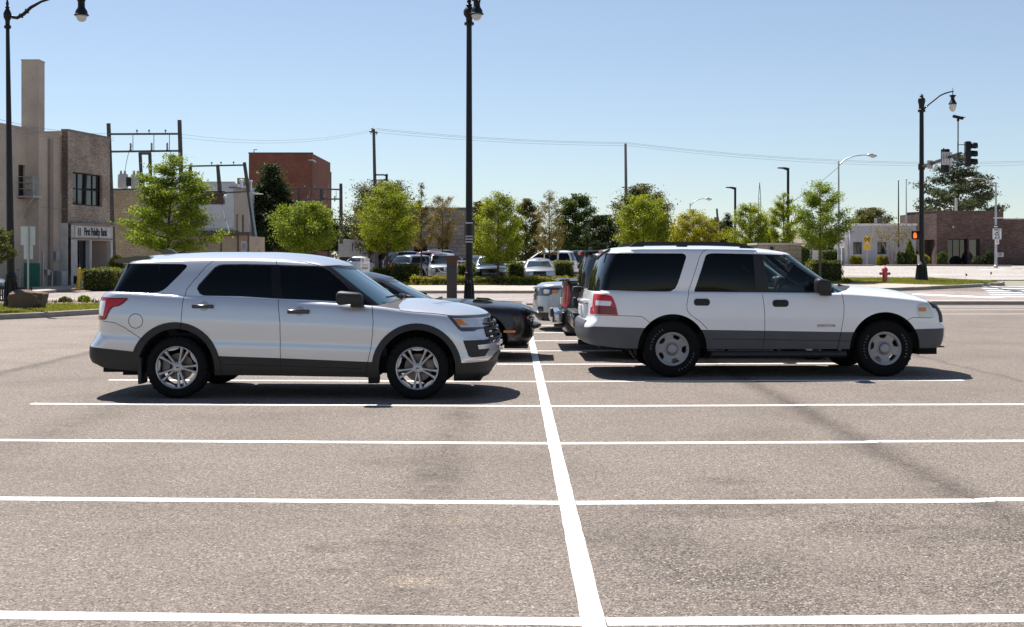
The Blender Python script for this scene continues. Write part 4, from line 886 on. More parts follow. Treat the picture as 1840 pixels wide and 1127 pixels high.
BODY, CAP, GREEN, ROOF = 0, 1, 2, 3
class Shell:
    """half body (y < 0) as a stack of plan contours: lower body + hood cap + greenhouse + roof cap"""
    def __init__(s, S, nside=60, nt=30, ng=16, nc=12, ncap=8):
        s.S = S; bm = s.bm = bmesh.new()
        s.lz = bm.faces.layers.int.new('zone'); s.ls = bm.faces.layers.int.new('si'); s.lt = bm.faces.layers.int.new('ti')
        for k in ('zb', 'zs', 'zc', 'W', 'k', 'xf', 'xr'): setattr(s, k, curve(S[k]))
        G = S.get('g'); s.nc = nc; s.nside = nside
        ts = sorted(set([round(i/nt, 5) for i in range(nt+1)]+[.965, .985, .993]))
        s.ring_stack(BODY, ts, lambda t: s.ends(t), s.zb, s.zs, lambda x, t: s.W(x)*s.k(t), S['Lf'], S['nf'], S['Lr'], S['nr'], s.zc, CAP, ncap, S.get('capp', 2.2))
        if G:
            g = s.g = {k: curve(v) for k, v in G.items() if k in ('xf', 'xr', 'w0', 'w1', 'z0', 'z1', 'zc')}
            rb = G.get('round', .06)
            tg = sorted(set([round(i/ng, 5) for i in range(ng+1)]+[.93, .955, .975, .99]))
            def gw(x, t):
                u = max(0, (t-.9)/.1)
                return g['w0'](x)+(g['w1'](x)-g['w0'](x))*min(t, 1)*(1+.18*(t-1)*-1*t*0)+.03*math.sin(math.pi*min(1, t))-rb*(1-math.sqrt(max(0, 1-u*u)))
            s.gw = gw
            s.ring_stack(GREEN, tg, lambda t: (g['xf'](t), g['xr'](t)), g['z0'], g['z1'], gw, G['Lf'], G['nf'], G['Lr'], G['nr'], g['zc'], ROOF, ncap, G.get('capp', 2.0))
        bmesh.ops.remove_doubles(bm, verts=bm.verts[:], dist=2e-5)
        bm.normal_update(); nl = s.nl = bm.verts.layers.float_vector.new('smooth_n')   # smooth surface normals survive all later cuts
        for v in bm.verts:
            q = v.normal.copy()
            if abs(v.co.y) < 1e-6: q.y = 0.0
            v[nl] = q.normalized() if q.length else q
    def ends(s, t):
        out = []
        for f, x in ((s.xf, s.S['x1']), (s.xr, s.S['x0'])):
            for _ in range(4):
                z = s.zb(x)+(s.zs(x)-s.zb(x))*t; x = f(z)
            out.append(x)
        return out
    def ring_stack(s, zone, ts, ends, z0, z1, wf, Lf, nf, Lr, nr, zc, capzone, ncap, capp):
        bm = s.bm; Lf, Lr = curve(Lf), curve(Lr); rows = []
        for t in ts:
            xF, xR = ends(t); lf, lr = Lf(t), Lr(t); pts = []
            for i in range(s.nc+1):
                a = math.pi/2*i/s.nc; c, q = abs(math.cos(a)), abs(math.sin(a)); r = (c**nf+q**nf)**(-1/nf)
                pts.append((xF-lf+lf*r*c, wf(xF-lf, t)*r*q))
            for i in range(1, s.nside):
                x = xF-lf+(xR+lr-xF+lf)*i/s.nside; pts.append((x, wf(x, t)))
            for i in range(s.nc, -1, -1):
                a = math.pi/2*i/s.nc; c, q = abs(math.cos(a)), abs(math.sin(a)); r = (c**nr+q**nr)**(-1/nr)
                pts.append((xR+lr-lr*r*c, wf(xR+lr, t)*r*q))
            rows.append([bm.verts.new((x, -y if y > 1e-6 else 0.0, z0(x)+(z1(x)-z0(x))*t)) for x, y in pts])
        n = len(rows[0])
        def face(q, zn, si, ti):
            try: f = bm.faces.new(q)
            except ValueError: return
            f[s.lz], f[s.ls], f[s.lt] = zn, si, ti
        for j in range(len(rows)-1):
            for i in range(n-1): face((rows[j][i], rows[j+1][i], rows[j+1][i+1], rows[j][i+1]), zone, i, j)
        prev = rows[-1]
        for r in range(1, ncap+1):
            u = r/ncap; cur = []
            for v in rows[-1]:
                x, y, z = v.co; k = 1-(1-u)**capp
                cur.append(bm.verts.new((x, y*(1-u), z+(zc(x)-z)*k)))
            for i in range(n-1): face((prev[i], cur[i], cur[i+1], prev[i+1]), capzone, i, r)
            prev = cur
    def surf(s, x, z):
        """half width of the lower body at (x, z)"""
        t = (z-s.zb(x))/(s.zs(x)-s.zb(x)); return s.W(x)*s.k(min(1, max(0, t)))
    def gsurf(s, x, z):
        g = s.g; t = (z-g['z0'](x))/(g['z1'](x)-g['z0'](x)); return s.gw(x, min(1, max(0, t)))
    def cut(s, poly, zones=(BODY,), ax=(0, 2)):
        bm = s.bm; a, b = ax; n = len(poly)
        us = [p[0] for p in poly]; vs = [p[1] for p in poly]; e = .002
        def bb(f):
            A = [v.co[a] for v in f.verts]; B = [v.co[b] for v in f.verts]; return min(A), max(A), min(B), max(B)
        cand = {}
        for f in bm.faces:
            if f[s.lz] in zones:
                q = bb(f)
                if q[0] < max(us)+e and q[1] > min(us)-e and q[2] < max(vs)+e and q[3] > min(vs)-e: cand[f] = q
        for i in range(n):
            p, q = poly[i], poly[(i+1) % n]
            if abs(p[0]-q[0])+abs(p[1]-q[1]) < 1e-6: continue
            x0, x1, z0, z1 = min(p[0], q[0])-e, max(p[0], q[0])+e, min(p[1], q[1])-e, max(p[1], q[1])+e
            sel = [f for f, w in cand.items() if w[0] < x1 and w[1] > x0 and w[2] < z1 and w[3] > z0]
            if not sel: continue
            co = [0, 0, 0]; no = [0, 0, 0]; co[a], co[b] = p; no[a], no[b] = q[1]-p[1], -(q[0]-p[0])
            geom = list({v for f in sel for v in f.verts})+list({d for f in sel for d in f.edges})+sel
            for f in sel: del cand[f]
            res = bmesh.ops.bisect_plane(bm, geom=geom, dist=1e-5, plane_co=co, plane_no=no)
            for f in res['geom']:
                if isinstance(f, bmesh.types.BMFace): cand[f] = bb(f)
    def split(s, rules):
        """rules: (region, test(x, y, z, zone, si, ti)) in order; returns {region: [faces]}"""
        out = {}; CUR[0] = s
        for f in s.bm.faces:
            c = f.calc_center_median(); zn, si, ti = f[s.lz], f[s.ls], f[s.lt]
            for name, test in rules:
                if test(c.x, c.y, c.z, zn, si, ti): break
            else: name = 'body'
            out.setdefault(name, []).append(f)
        return out
def add_region(name, groups, mats, parent, mode='both', off=0.0, solid=0.012, sharp=38):
    """groups: [(faces, material index)] -> one mesh. mode both: both halves in one; near / far: one half. The panel keeps the uncut shell's smooth normals; its open edges get a thin return"""
    V, Nn, Fc, Mi, vm = [], [], [], [], {}
    for sg in {'both': (1, -1), 'near': (1,), 'far': (-1,)}[mode]:
        for faces, mi in groups:
            for f in faces:
                q = []
                for v in f.verts:
                    c = v.co; k = (round(c.x, 6), round(c.y, 6)*sg if abs(c.y) > 1e-5 else 0.0, round(c.z, 6))
                    if k not in vm:
                        n = NORMAL_OF(v); n = Vector((n.x, n.y*sg, n.z)); vm[k] = len(V); V.append(Vector((c.x, c.y*sg, c.z))+n*off); Nn.append(n)
                    if not q or q[-1] != vm[k]: q.append(vm[k])
                if len(q) > 1 and q[0] == q[-1]: q.pop()
                if len(set(q)) < 3: continue
                if sg < 0: q = q[::-1]
                Fc.append(q); Mi.append(mi)
    if not Fc: return None
    nouter = len(Fc)
    if solid:
        cnt = {}
        for q in Fc:
            for a, b in zip(q, q[1:]+q[:1]): cnt[(a, b)] = cnt.get((a, b), 0)+1
        inner = {}
        def inn(i):
            if i not in inner: inner[i] = len(V); V.append(V[i]-Nn[i]*solid); Nn.append(Nn[i])
            return inner[i]
        for (a, b) in list(cnt):
            if (b, a) not in cnt and abs(V[a].y)+abs(V[b].y) > 1e-4: Fc.append([b, a, inn(a), inn(b)]); Mi.append(Mi[0])
    me = bpy.data.meshes.new(name); me.from_pydata(V, [], Fc); me.polygons.foreach_set('material_index', Mi); me.update()
    o = link_mesh(name, me, mats, parent, True); ln = []
    for p in me.polygons:
        flat = p.index >= nouter
        for li in p.loop_indices:
            n = p.normal if flat else Nn[me.loops[li].vertex_index]; ln.append((n.x, n.y, n.z) if n.length > .1 else (0, 0, 1))
    me.normals_split_custom_set(ln); return o
CUR = [None]
def NORMAL_OF(v): return v[CUR[0].nl]
# ---- wheels
tyre_mat = simple('tyre rubber', (.005, .005, .0055), .8, 0, 0, .2, var=.2, scale=8)
alloy = simple('silver alloy wheel', (.47, .47, .48), .33, .7, .2)
dull_alloy = simple('dull painted steel wheel', (.34, .33, .325), .5, .3)
dark_alloy = simple('dark machined wheel', (.06, .06, .065), .35, .6)
disc_mat = simple('brake disc iron', (.17, .15, .14), .5, .6)
chrome = simple('chrome', (.55, .55, .56), .2, 1.0, var=.04)
well_mat = simple('wheel well felt', (.006, .006, .006), .95)
blue_badge = simple('blue badge enamel', (.03, .07, .25), .3)
LETTER = simple('white tyre lettering', (.20, .20, .20), .7)
def wheel(parent, x, y, z, R, width, rim, side, style, mat, phase=0.0, detail=True, lettering=None):
    w = bpy.data.objects.new('wheel', None); COL.objects.link(w); w.parent = parent; w.empty_display_size = .1
    w.location = (x, y, z); w.rotation_euler = (RAD(90) if side < 0 else RAD(-90), 0, 0)
    h = width/2; sg = 56 if detail else 24
    bm = bmesh.new()
    lathe(bm, [(rim-.004, h*.70), (rim+.006, h*.86), (rim+.02, h*.90), (rim+.03, h*.97), (rim+(R-rim)*.45, h*1.03), (R-.045, h*1.0), (R-.03, h*.985), (R-.022, h*.90), (R-.006, h*.80), (R, h*.62), (R+.001, h*.2), (R+.001, -h*.2), (R, -h*.62), (R-.02, -h*.92), (rim+(R-rim)*.45, -h*1.03), (rim, -h*.8), (rim-.03, -h*.6)], sg, cap=False)
    if detail:
        for k in range(sg):                                   # shoulder tread blocks
            if k % 2 == 0:
                a = 2*math.pi*(k+.5)/sg; M = Matrix.Rotation(a, 4, 'Z')
                box(bm, (R-.026, -.012, h*.55), (R-.002, .012, h*.90), M)
    obj('tyre', bm, tyre_mat, w, 35)
    bm = bmesh.new()
    lathe(bm, [(rim, h*.72), (rim+.004, h*.84), (rim-.004, h*.86), (rim-.012, h*.80), (rim-.016, h*.45), (rim-.03, -h*.6)], sg, cap=False)
    if style == 'double':
        for k in range(5):
            for q in (-1, 1):
                a0 = RAD(phase+72*k); n = 7; L = []; Rr = []
                for i in range(n):
                    u = i/(n-1); r = .045+(rim-.012-.045)*u; a = a0+q*RAD(9.2+1.2*u) if r > .08 else a0+q*RAD(16-7*(r-.045)/.035)
                    wd = .0135-.001*u+(.009*max(0, u-.75)/.25); d = Vector((math.cos(a), math.sin(a), 0)); t = Vector((-d.y, d.x, 0))
                    hh = h*(.50+.16*u**2); p = d*r
                    L.append((p+t*wd, p-t*wd, hh))
                top = [(bm.verts.new((a.x, a.y, hh-.008)), bm.verts.new((a.x*.5+b.x*.5+(a-b).x*.22, a.y*.5+b.y*.5+(a-b).y*.22, hh)), bm.verts.new((a.x*.5+b.x*.5-(a-b).x*.22, a.y*.5+b.y*.5-(a-b).y*.22, hh)), bm.verts.new((b.x, b.y, hh-.008)), bm.verts.new((b.x, b.y, hh-.045)), bm.verts.new((a.x, a.y, hh-.045))) for a, b, hh in L]
                for r0, r1 in zip(top, top[1:]):
                    for i in range(6): bm.faces.new((r0[i], r0[(i+1) % 6], r1[(i+1) % 6], r1[i]))
            a = RAD(phase+72*k)
            M = Matrix.Rotation(a+RAD(36), 4, 'Z')             # scalloped rim between the spoke pairs
            prism_z(bm, [(rim-.014, -.075), (rim-.036, -.06), (rim-.044, 0), (rim-.036, .06), (rim-.014, .075)], h*.25, h*.62, M)
        lathe(bm, [(.072, h*.36), (.066, h*.48), (.05, h*.54), (.034, h*.56), (.03, h*.60), (0, h*.61)], 30, cap=False)
        for k in range(5):
            a = RAD(phase+36+72*k); M = Matrix.Translation((.056*math.cos(a), .056*math.sin(a), 0)); lathe(bm, [(.017, h*.46), (.017, h*.535), (.0125, h*.54)], 14, M, 1); lathe(bm, [(.0095, h*.54), (.0095, h*.60), (.006, h*.62), (0, h*.62)], 6, M)
    elif style == 'steel':
        rr = [.045, .075, .10, .125, .145, .165, .187, .20, .215, rim-.006]; hh = [.70, .60, .42, .40, .46, .52, .56, .60, .72, .80]
        ns = 90; rows = [[bm.verts.new((r*math.cos(2*math.pi*k/ns), r*math.sin(2*math.pi*k/ns), h*q)) for k in range(ns)] for r, q in zip(rr, hh)]
        for j in range(len(rr)-1):
            for k in range(ns):
                a = (360*(k+.5)/ns-phase) % 72-36; rm = (rr[j]+rr[j+1])/2
                lim = {4: 12, 5: 16, 6: 15}.get(j, 0)
                if abs(a) < lim: continue
                bm.faces.new((rows[j][k], rows[j+1][k], rows[j+1][(k+1) % ns], rows[j][(k+1) % ns]))
        lathe(bm, [(.078, h*.56), (.076, h*.66), (.070, h*.70)], 36, mi=1, cap=False)
        lathe(bm, [(.070, h*.68), (.068, h*.84), (.060, h*.90), (.045, h*.93), (.043, h*.915), (.03, h*.93), (0, h*.95)], 36, cap=False)
    elif style == 'five':
        for k in range(5):
            M = Matrix.Rotation(RAD(phase+72*k), 4, 'Z'); prism_z(bm, [(.03, -.03), (rim-.01, -.042), (rim-.01, .042), (.03, .03)], h*.35, h*.66, M)
        lathe(bm, [(.08, h*.4), (.07, h*.6), (0, h*.66)], 16, cap=False)
    rimo = obj('rim', bm, [mat, black_plastic], w, 35)
    if style == 'steel':
        m = rimo.modifiers.new('thickness', 'SOLIDIFY'); m.thickness = .006; m.offset = -1
    if detail:
        bm = bmesh.new(); lathe(bm, [(.06, h*-.05), (.09, -h*.03), (.09, -h*.1), (rim*.66, -h*.1), (rim*.66, h*-.28), (.06, -h*.28)], 40)
        if style == 'double':
            box(bm, (.10, -.075, -h*.2), (rim*.80, .075, h*.22), Matrix.Rotation(RAD(10 if x > 1 else 175), 4, 'Z'), 0, .012)
        obj('brake_disc', bm, disc_mat, w, 35)
        bm = bmesh.new(); e = h*(.62 if style == 'double' else .96)
        lathe(bm, [(.02, e), (.018, e+.002), (0, e+.002)], 24); 
        for v in bm.verts: v.co.y *= .5
        obj('centre_badge', bm, blue_badge if style == 'double' else mat, w, 35)
    if lettering:
        for word, a0 in lettering:
            bm = bmesh.new()
            for i, ch in enumerate(word):
                cu = bpy.data.curves.new('t', 'FONT'); cu.body = ch; cu.size = .036; cu.align_x = 'CENTER'; cu.extrude = .0012; cu.resolution_u = 1
                to = bpy.data.objects.new('t', cu); COL.objects.link(to); dg = bpy.context.evaluated_depsgraph_get(); dg.update()
                me = bpy.data.meshes.new_from_object(to.evaluated_get(dg)); bpy.data.objects.remove(to)
                a = RAD(a0-i*8.6); r = rim+(R-rim)*.36
                me.transform(Matrix.Translation((r*math.cos(a), r*math.sin(a), h*1.03+.001)) @ Matrix.Rotation(a-math.pi/2, 4, 'Z')); bm.from_mesh(me); bpy.data.meshes.remove(me)
            obj('sidewall_lettering', bm, LETTER, w, fix=False)
    return w
def prism_z(bm, poly, z0, z1, M=None, mi=0):
    a = [bm.verts.new((p[0], p[1], z0)) for p in poly]; b = [bm.verts.new((p[0], p[1], z1)) for p in poly]; n = len(poly)
    fs = [bm.faces.new(a[::-1]), bm.faces.new(b)]+[bm.faces.new((a[i], a[(i+1) % n], b[(i+1) % n], b[i])) for i in range(n)]
    for f in fs: f.material_index = mi
    if M is not None:
        for v in a+b: v.co = M @ v.co
def wheel_wells(parent, xs, R, W, depth=.42):
    for x, z in xs:
        for sd in (-1, 1):
            bm = bmesh.new(); rows = []
            for i in range(17):
                a = RAD(-12+204*i/16); p = (x+R*math.cos(a), z+R*math.sin(a))
                rows.append((bm.verts.new((p[0], sd*(W-.02), p[1])), bm.verts.new((p[0], sd*(W-depth), p[1]))))
            for a, b in zip(rows, rows[1:]): bm.faces.new((a[0], b[0], b[1], a[1]))
            bm.faces.new([r[1] for r in rows]); obj('wheel_housing', bm, well_mat, parent)

# ---- finishes
silver_paint = paint('silver metallic paint', (.60, .62, .65), .5, .28)
white_car = paint('white car paint', (.80, .80, .81), 0, .40)
black_car = paint('black car paint', (.004, .004, .005), 0, .3, .35)
charcoal_car = paint('charcoal car paint', (.045, .046, .05), .4, .3)
navy_car = paint('navy car paint', (.022, .028, .05), .3, .3)
grey_car = paint('grey car paint', (.20, .215, .235), .5, .3)
lt_silver = paint('light silver paint', (.40, .41, .43), .5, .3)
maroon_car = paint('maroon car paint', (.16, .015, .02), .3, .3)
slate_car = paint('slate blue paint', (.045, .055, .07), .4, .3)
pearl_car = paint('pearl white paint', (.74, .74, .735), .1, .35)
clad_mat = simple('charcoal moulded plastic', (.014, .0135, .013), .6, var=.15)
grey_clad = simple('grey moulded plastic', (.066, .068, .076), .55, var=.1)
gloss_black = simple('gloss black trim', (.008, .008, .011), .12, 0, .6)
pillar_mat = simple('black pillar film', (.005, .005, .007), .3, 0, 0, .25)
seam_mat = simple('panel gap shadow', (.01, .01, .011), .9)
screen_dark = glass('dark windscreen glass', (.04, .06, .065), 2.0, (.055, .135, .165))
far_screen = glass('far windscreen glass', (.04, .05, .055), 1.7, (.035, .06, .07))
tint_glass = glass('tinted privacy glass', (.055, .058, .066))
dark_tint = glass('dark tinted glass', (.02, .022, .027), 1.33)
clear_glass = glass('clear green tinged glass', (.80, .90, .87), 1.4)
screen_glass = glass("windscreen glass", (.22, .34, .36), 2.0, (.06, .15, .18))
lamp_clear = simple('clear lamp lens', (.62, .64, .66), .08, .35, 1.0)
lamp_hazy = simple('hazy lamp lens', (.60, .62, .55), .2, .1, .8)
lamp_dark = simple('dark lamp bezel', (.05, .055, .065), .1, .3, 1.0)
lamp_red = simple('red lamp lens', (.48, .008, .014), .2, 0, .25)
lamp_deep = simple('deep red lamp lens', (.17, .004, .010), .2, 0, .25)
lamp_white = simple('white lamp lens', (.75, .72, .72), .12, .2, 1.0)
lamp_amber = simple('amber lamp lens', (.65, .20, .03), .15, 0, .8)
cabin_mat = simple('dark cabin trim', (.022, .022, .024), .7)
seat_mat = simple('grey seat cloth', (.05, .05, .053), .9)
plate_mat = simple('licence plate', (.6, .62, .62), .4)

def tracer(C, th, wall):
    """turns outline points measured on the photograph into (x, z) on the car's own side, whose half width at height z is wall(z)"""
    t = Vector((math.cos(th), math.sin(th), 0)); n = Vector((-math.sin(th), math.cos(th), 0)); C = Vector((C[0], C[1], 0))
    def one(p, yl=None):
        z = 1.0
        for _ in range(4):
            y = -wall(z) if yl is None else yl
            u = (p[0]-CX)/F; Y = (y+C.dot(n))/(u*n.x+n.y); z = EYE-(p[1]-CY)*Y/F
        P = Vector((u*Y, Y, 0)); return ((P-C).dot(t), z)
    def tr(*pts, yl=None): return [one(p, yl) for p in pts]
    return tr
def seat(bm, x, y, z, h=.62, w=.5):
    box(bm, (x-.05, y-w/2, z), (x+.48, y+w/2, z+.16), None, 0, .05)
    box(bm, (-.07, -w/2, 0), (.07, w/2, h), Matrix.Translation((x-.05, y, z+.1)) @ Matrix.Rotation(RAD(-14), 4, 'Y'), 0, .06)
    box(bm, (-.05, -.13, 0), (.05, .13, .18), Matrix.Translation((x-.05-.17*h/.62, y, z+h+.11)) @ Matrix.Rotation(RAD(-10), 4, 'Y'), 0, .05)
def cabin(parent, rows, dash_x, z, wheel_y=.38, w=.9):
    bm = bmesh.new()
    for x in rows:
        for y in (-.38, .38): seat(bm, x, y, z)
    obj('seats', bm, seat_mat, parent, 40)
    bm = bmesh.new(); box(bm, (dash_x-.22, -w*.85, z+.02), (dash_x+.28, w*.85, z+.48), None, 0, .08, 3); box(bm, (rows[-1]-.8, -w*.88, z-.25), (dash_x+.3, w*.88, z-.02))
    obj('dashboard', bm, cabin_mat, parent, 40)
    bm = bmesh.new(); M = Matrix.Translation((dash_x-.32, wheel_y, z+.42)) @ Matrix.Rotation(RAD(-65), 4, 'Y')
    pts = [M @ Vector((.185*math.cos(RAD(a)), .185*math.sin(RAD(a)), 0)) for a in range(0, 361, 15)]; tube(bm, pts, .016, 8, False)
    for a in (0, 140, 220): tube(bm, [M @ Vector((0, 0, -.02)), M @ Vector((.18*math.cos(RAD(a)), .18*math.sin(RAD(a)), 0))], .014, 6)
    tube(bm, [M @ Vector((0, 0, -.02)), (dash_x, wheel_y, z+.3)], .03, 8)
    obj('steering_wheel', bm, cabin_mat, parent, 40)
def mirror_part(parent, x, z, y, side, L=.30, H=.17, D=.22, foot=True, mat=black_plastic):
    bm = bmesh.new()
    vs = box(bm, (-L/2, -D/2, -H/2), (L/2, D/2, H/2), None, 0, .055, 4)
    for v in bm.verts:
        v.co.z *= 1-.35*max(0, v.co.x/(L/2)); v.co.y *= 1-.25*max(0, v.co.x/(L/2))
        v.co += Vector((x, side*y, z))
    if foot: box(bm, (x-.0, side*(y-D/2-.09) if side > 0 else side*(y-D/2-.09), z-H/2-.03), (x+.14, side*(y-D/4), z-H/2+.06)) if side > 0 else box(bm, (x, -(y-D/4), z-H/2-.03), (x+.14, -(y-D/2-.09), z-H/2+.06))
    return obj('door_mirror', bm, mat, parent, 50)
def handle_part(parent, x0, x1, z0, z1, y, side, mat):
    bm = bmesh.new(); box(bm, (x0, -.022, z0), (x1, .012, z1), None, 0, min(.012, (z1-z0)/2.2), 3)
    for v in bm.verts: v.co.y = side*(y-v.co.y)
    return obj('handle', bm, mat, parent, 50)
# ------------------------------------------------------------------ silver SUV (front left)
def build_silver_suv():
    TH = -.040; C = (-3.97, 15.71); WB = 2.885
    car = thing('parked_suv', 'silver SUV with black lower cladding, double-spoke alloy wheels and all-black tinted windows', 'SUV', (C[0], C[1], 0), TH, 'cars parked in the near lot')
    tr = tracer(C, TH, curve([(0, .99), (1.15, .985), (1.3, .9), (1.7, .68)]))
    S = dict(x0=-1.15, x1=3.75, Lf=[(0, .60), (1, .62)], nf=2.5, Lr=.34, nr=3.0,
        zb=[(-1.25, .44), (-1.0, .41), (-.9, .37), (-.5, .33), (.4, .285), (1.4, .275), (2.4, .262), (3.2, .245), (3.55, .235), (3.75, .25), (3.85, .31)],
        zs=[(-1.1, 1.27), (-.85, 1.272), (0, 1.235), (1.2, 1.18), (2.1, 1.128), (2.45, 1.10), (2.7, 1.066), (3.0, 1.035), (3.3, 1.005), (3.5, .985), (3.65, .965), (3.8, .94)],
        zc=[(-1.1, 1.27), (-.9, 1.275), (0, 1.24), (2.3, 1.165), (2.80, 1.176), (3.13, 1.143), (3.45, 1.087), (3.58, 1.045), (3.66, 1.0), (3.71, .955), (3.76, .945)],
        W=[(-1.25, .94), (-.9, .975), (-.5, .99), (0, .997), (1.4, .995), (2.5, .997), (2.9, .995), (3.2, .975), (3.5, .94), (3.85, .90)],
        k=[(0, .95), (.1, .975), (.3, .998), (.37, 1.0), (.45, .990), (.58, .993), (.68, .993), (.78, .984), (.9, .966), (.955, .95), (.985, .932), (1, .915)],
        xf=[(.2, 3.62), (.25, 3.70), (.33, 3.77), (.44, 3.785), (.49, 3.815), (.6, 3.825), (.68, 3.815), (.73, 3.785), (.8, 3.765), (.9, 3.725), (.96, 3.70), (1.0, 3.66)],
        xr=[(.3, -1.02), (.42, -1.17), (.5, -1.20), (.6, -1.195), (.66, -1.17), (.72, -1.125), (.8, -1.09), (.95, -1.085), (1.1, -1.08), (1.2, -1.06), (1.28, -1.0)],
        capp=2.0,
        g=dict(xf=[(0, 2.68), (.5, 2.335), (1, 1.94)], xr=[(0, -.93), (.5, -.88), (1, -.83)], Lf=.34, nf=2.3, Lr=[(0, .2), (1, .42)], nr=2.8,
               w0=.885, w1=[(-.6, .69), (.5, .715), (1.9, .67)], round=.055,
               z0=[(-1, 1.235), (-.85, 1.24), (0, 1.205), (1.2, 1.15), (2.1, 1.10), (2.7, 1.04)],
               z1=[(-.9, 1.62), (-.5, 1.655), (0, 1.675), (.6, 1.682), (1.1, 1.672), (1.5, 1.645), (1.8, 1.605), (2.0, 1.57), (2.5, 1.47)],
               zc=[(-.9, 1.665), (-.65, 1.708), (-.2, 1.742), (.3, 1.757), (.9, 1.757), (1.3, 1.738), (1.65, 1.69), (1.85, 1.635), (1.95, 1.59)], capp=2.0))
    sh = Shell(S, 64, 34, 16, 14, 9)
    R = (0, .372); Fw = (WB, .372)
    hole_r = circ(0, .376, .462)[:]; hole_f = circ(WB, .376, .455)
    ring_r = circ(-.01, .372, .545, 48); ring_f = circ(WB-.005, .372, .535, 48)
    dlo = tr((352.5, 519), (356, 528), (362, 531.5), (368, 532), (430, 533), (497, 537.5), (570, 540.5), (610, 543), (640, 545.5), (664, 547.5), (700, 547), (718, 545.5), (790, 545), (790, 470), (640, 474), (580, 477.8), (560, 477.4), (520, 476.6), (490, 475.5), (440, 474.6), (402, 475), (394, 476.5), (387, 480), (356, 512))
    rglass = tr((354.5, 519), (357.5, 527), (363, 530.5), (368, 531), (430, 532), (487, 535.5), (487, 476.8), (440, 475.8), (403, 476.2), (395, 477.6), (388, 481), (358, 512))
    fglass = tr((503, 537), (570, 539.5), (610, 542), (648, 545), (640, 535), (612, 505), (590, 486), (580, 480), (560, 478.8), (520, 478), (503, 477.4))
    quarter = tr((150, 521.5), (190, 523.5), (240, 525), (272, 526), (283, 525), (291, 522), (299, 516.5), (320, 497), (335, 482), (337, 478.5), (335.5, 475.8), (330, 474.5), (290, 474), (233, 473.8), (150, 473.5))
    hood = tr((711, 550), (719, 558.5), (740, 561), (780, 564), (801, 566.5), (830, 567.5), (868, 569), (881, 566), (930, 560), (930, 520), (720, 520))
    head = tr((801, 566.5), (830, 568.5), (866, 570), (868, 570), (882, 592), (880, 593.5), (856, 594.3), (850, 597), (829, 596.5), (823.5, 593))
    head_in = tr((813, 572), (866, 573.5), (877, 590), (828, 589))
    amber = tr((815, 573.5), (827, 574.5), (833, 581), (840, 585.5), (823, 585))
    tail = tr((150, 534), (181, 534.5), (200, 535.5), (228, 535.7), (228.5, 538), (221, 545.5), (212, 550.7), (203, 552), (197, 557.5), (190, 573), (187, 575), (179.5, 575.5), (150, 575))
    tail_lens = tr((183, 537), (224, 538), (210, 548.5), (200, 550), (194, 556), (187, 572), (183.5, 572))
    tail_clear = tr((150, 541), (187, 541), (186.5, 548), (183, 568), (150, 569))
    fog = tr((831, 612.5), (876, 613), (880, 621.5), (857, 622), (859, 629.8), (878, 630), (870, 643), (846, 644), (841, 641))
    clad_r = tr((120, 622), (163, 624.5), (200, 628), (243, 632.5), (260, 640), (260, 720), (120, 720))
    clad_m = tr((360, 637), (381, 639.5), (504, 643.7), (664, 650.5), (690, 652), (690, 720), (360, 720))
    clad_f = tr((815, 653.5), (874, 653), (880, 648), (886, 640), (897, 634.5), (920, 634), (920, 720), (815, 720))
    skid = tr((874, 676), (880, 668), (890, 656), (920, 652), (920, 700), (870, 700))
    seams = [tr((388, 466.5), (372, 478), (340, 513.7), (333.5, 521), (329, 535), (327, 545), (325.6, 577), (325, 592)),
             tr((388, 466.5), (400, 465.8), (440, 466.2), (500, 468.3), (530, 469.5), (545, 471), (560, 474.5), (574, 478)),
             tr((496.6, 468), (497.2, 476)), tr((498, 538.5), (500.5, 560), (503, 580), (504, 643), (504, 676)),
             tr((666.6, 548.5), (668.5, 558), (670.3, 578), (669.5, 600), (666.4, 626), (661, 650), (656, 676)),
             tr((711, 552), (719, 558.5), (740, 561), (780, 564), (801, 566.5)),
             tr((180, 577), (205, 580), (222, 588), (240, 600), (258, 612)), tr((400, 655), (500, 657.5), (650, 663), yl=-.99)]
    fuel = tr((243.5, 577))[0]
    fuel_o, fuel_i = circ(fuel[0], fuel[1], .09, 32), circ(fuel[0], fuel[1], .082, 32)
    cup1, cup2 = circ(*tr((366, 550.5))[0], .058, 24), circ(*tr((538, 559))[0], .058, 24)
    door_r = tr((388, 466.5), (372, 478), (340, 513.7), (333.5, 521), (329, 535), (327, 545), (325.6, 577), (325, 592), (345, 600), (400, 700), (504, 700), (504, 643), (503, 580), (500.5, 560), (498, 538.5), (497.2, 476), (496.6, 468), (440, 466.2), (400, 465.8))
    door_f = tr((496.6, 468), (497.2, 476), (498, 538.5), (500.5, 560), (503, 580), (504, 643), (504, 700), (656, 700), (661, 650), (666.4, 626), (669.5, 600), (670.3, 578), (668.5, 558), (666.6, 548.5), (660, 520), (574, 478), (560, 474.5), (545, 471), (530, 469.5))
    for p in (hole_r, hole_f, ring_r, ring_f, head, head_in, amber, tail, tail_lens, tail_clear, fog, clad_r, clad_m, clad_f, skid, fuel_o, fuel_i, cup1, cup2): sh.cut(p)
    for p in (dlo, rglass, fglass, quarter): sh.cut(p, (GREEN,))
    for p in (door_r, door_f): sh.cut(p, (BODY, GREEN))
    sh.cut(hood, (BODY, CAP))
    lines = [thick_line(p, .0075) for p in seams]
    for p in lines: sh.cut(p, (BODY, GREEN))
    nA = 10                                                   # windscreen spans the first ring columns
    def P(poly, *zn): return lambda x, y, z, zone, si, ti: zone in zn and inpoly(x, z, poly)
    xcow = 2.30
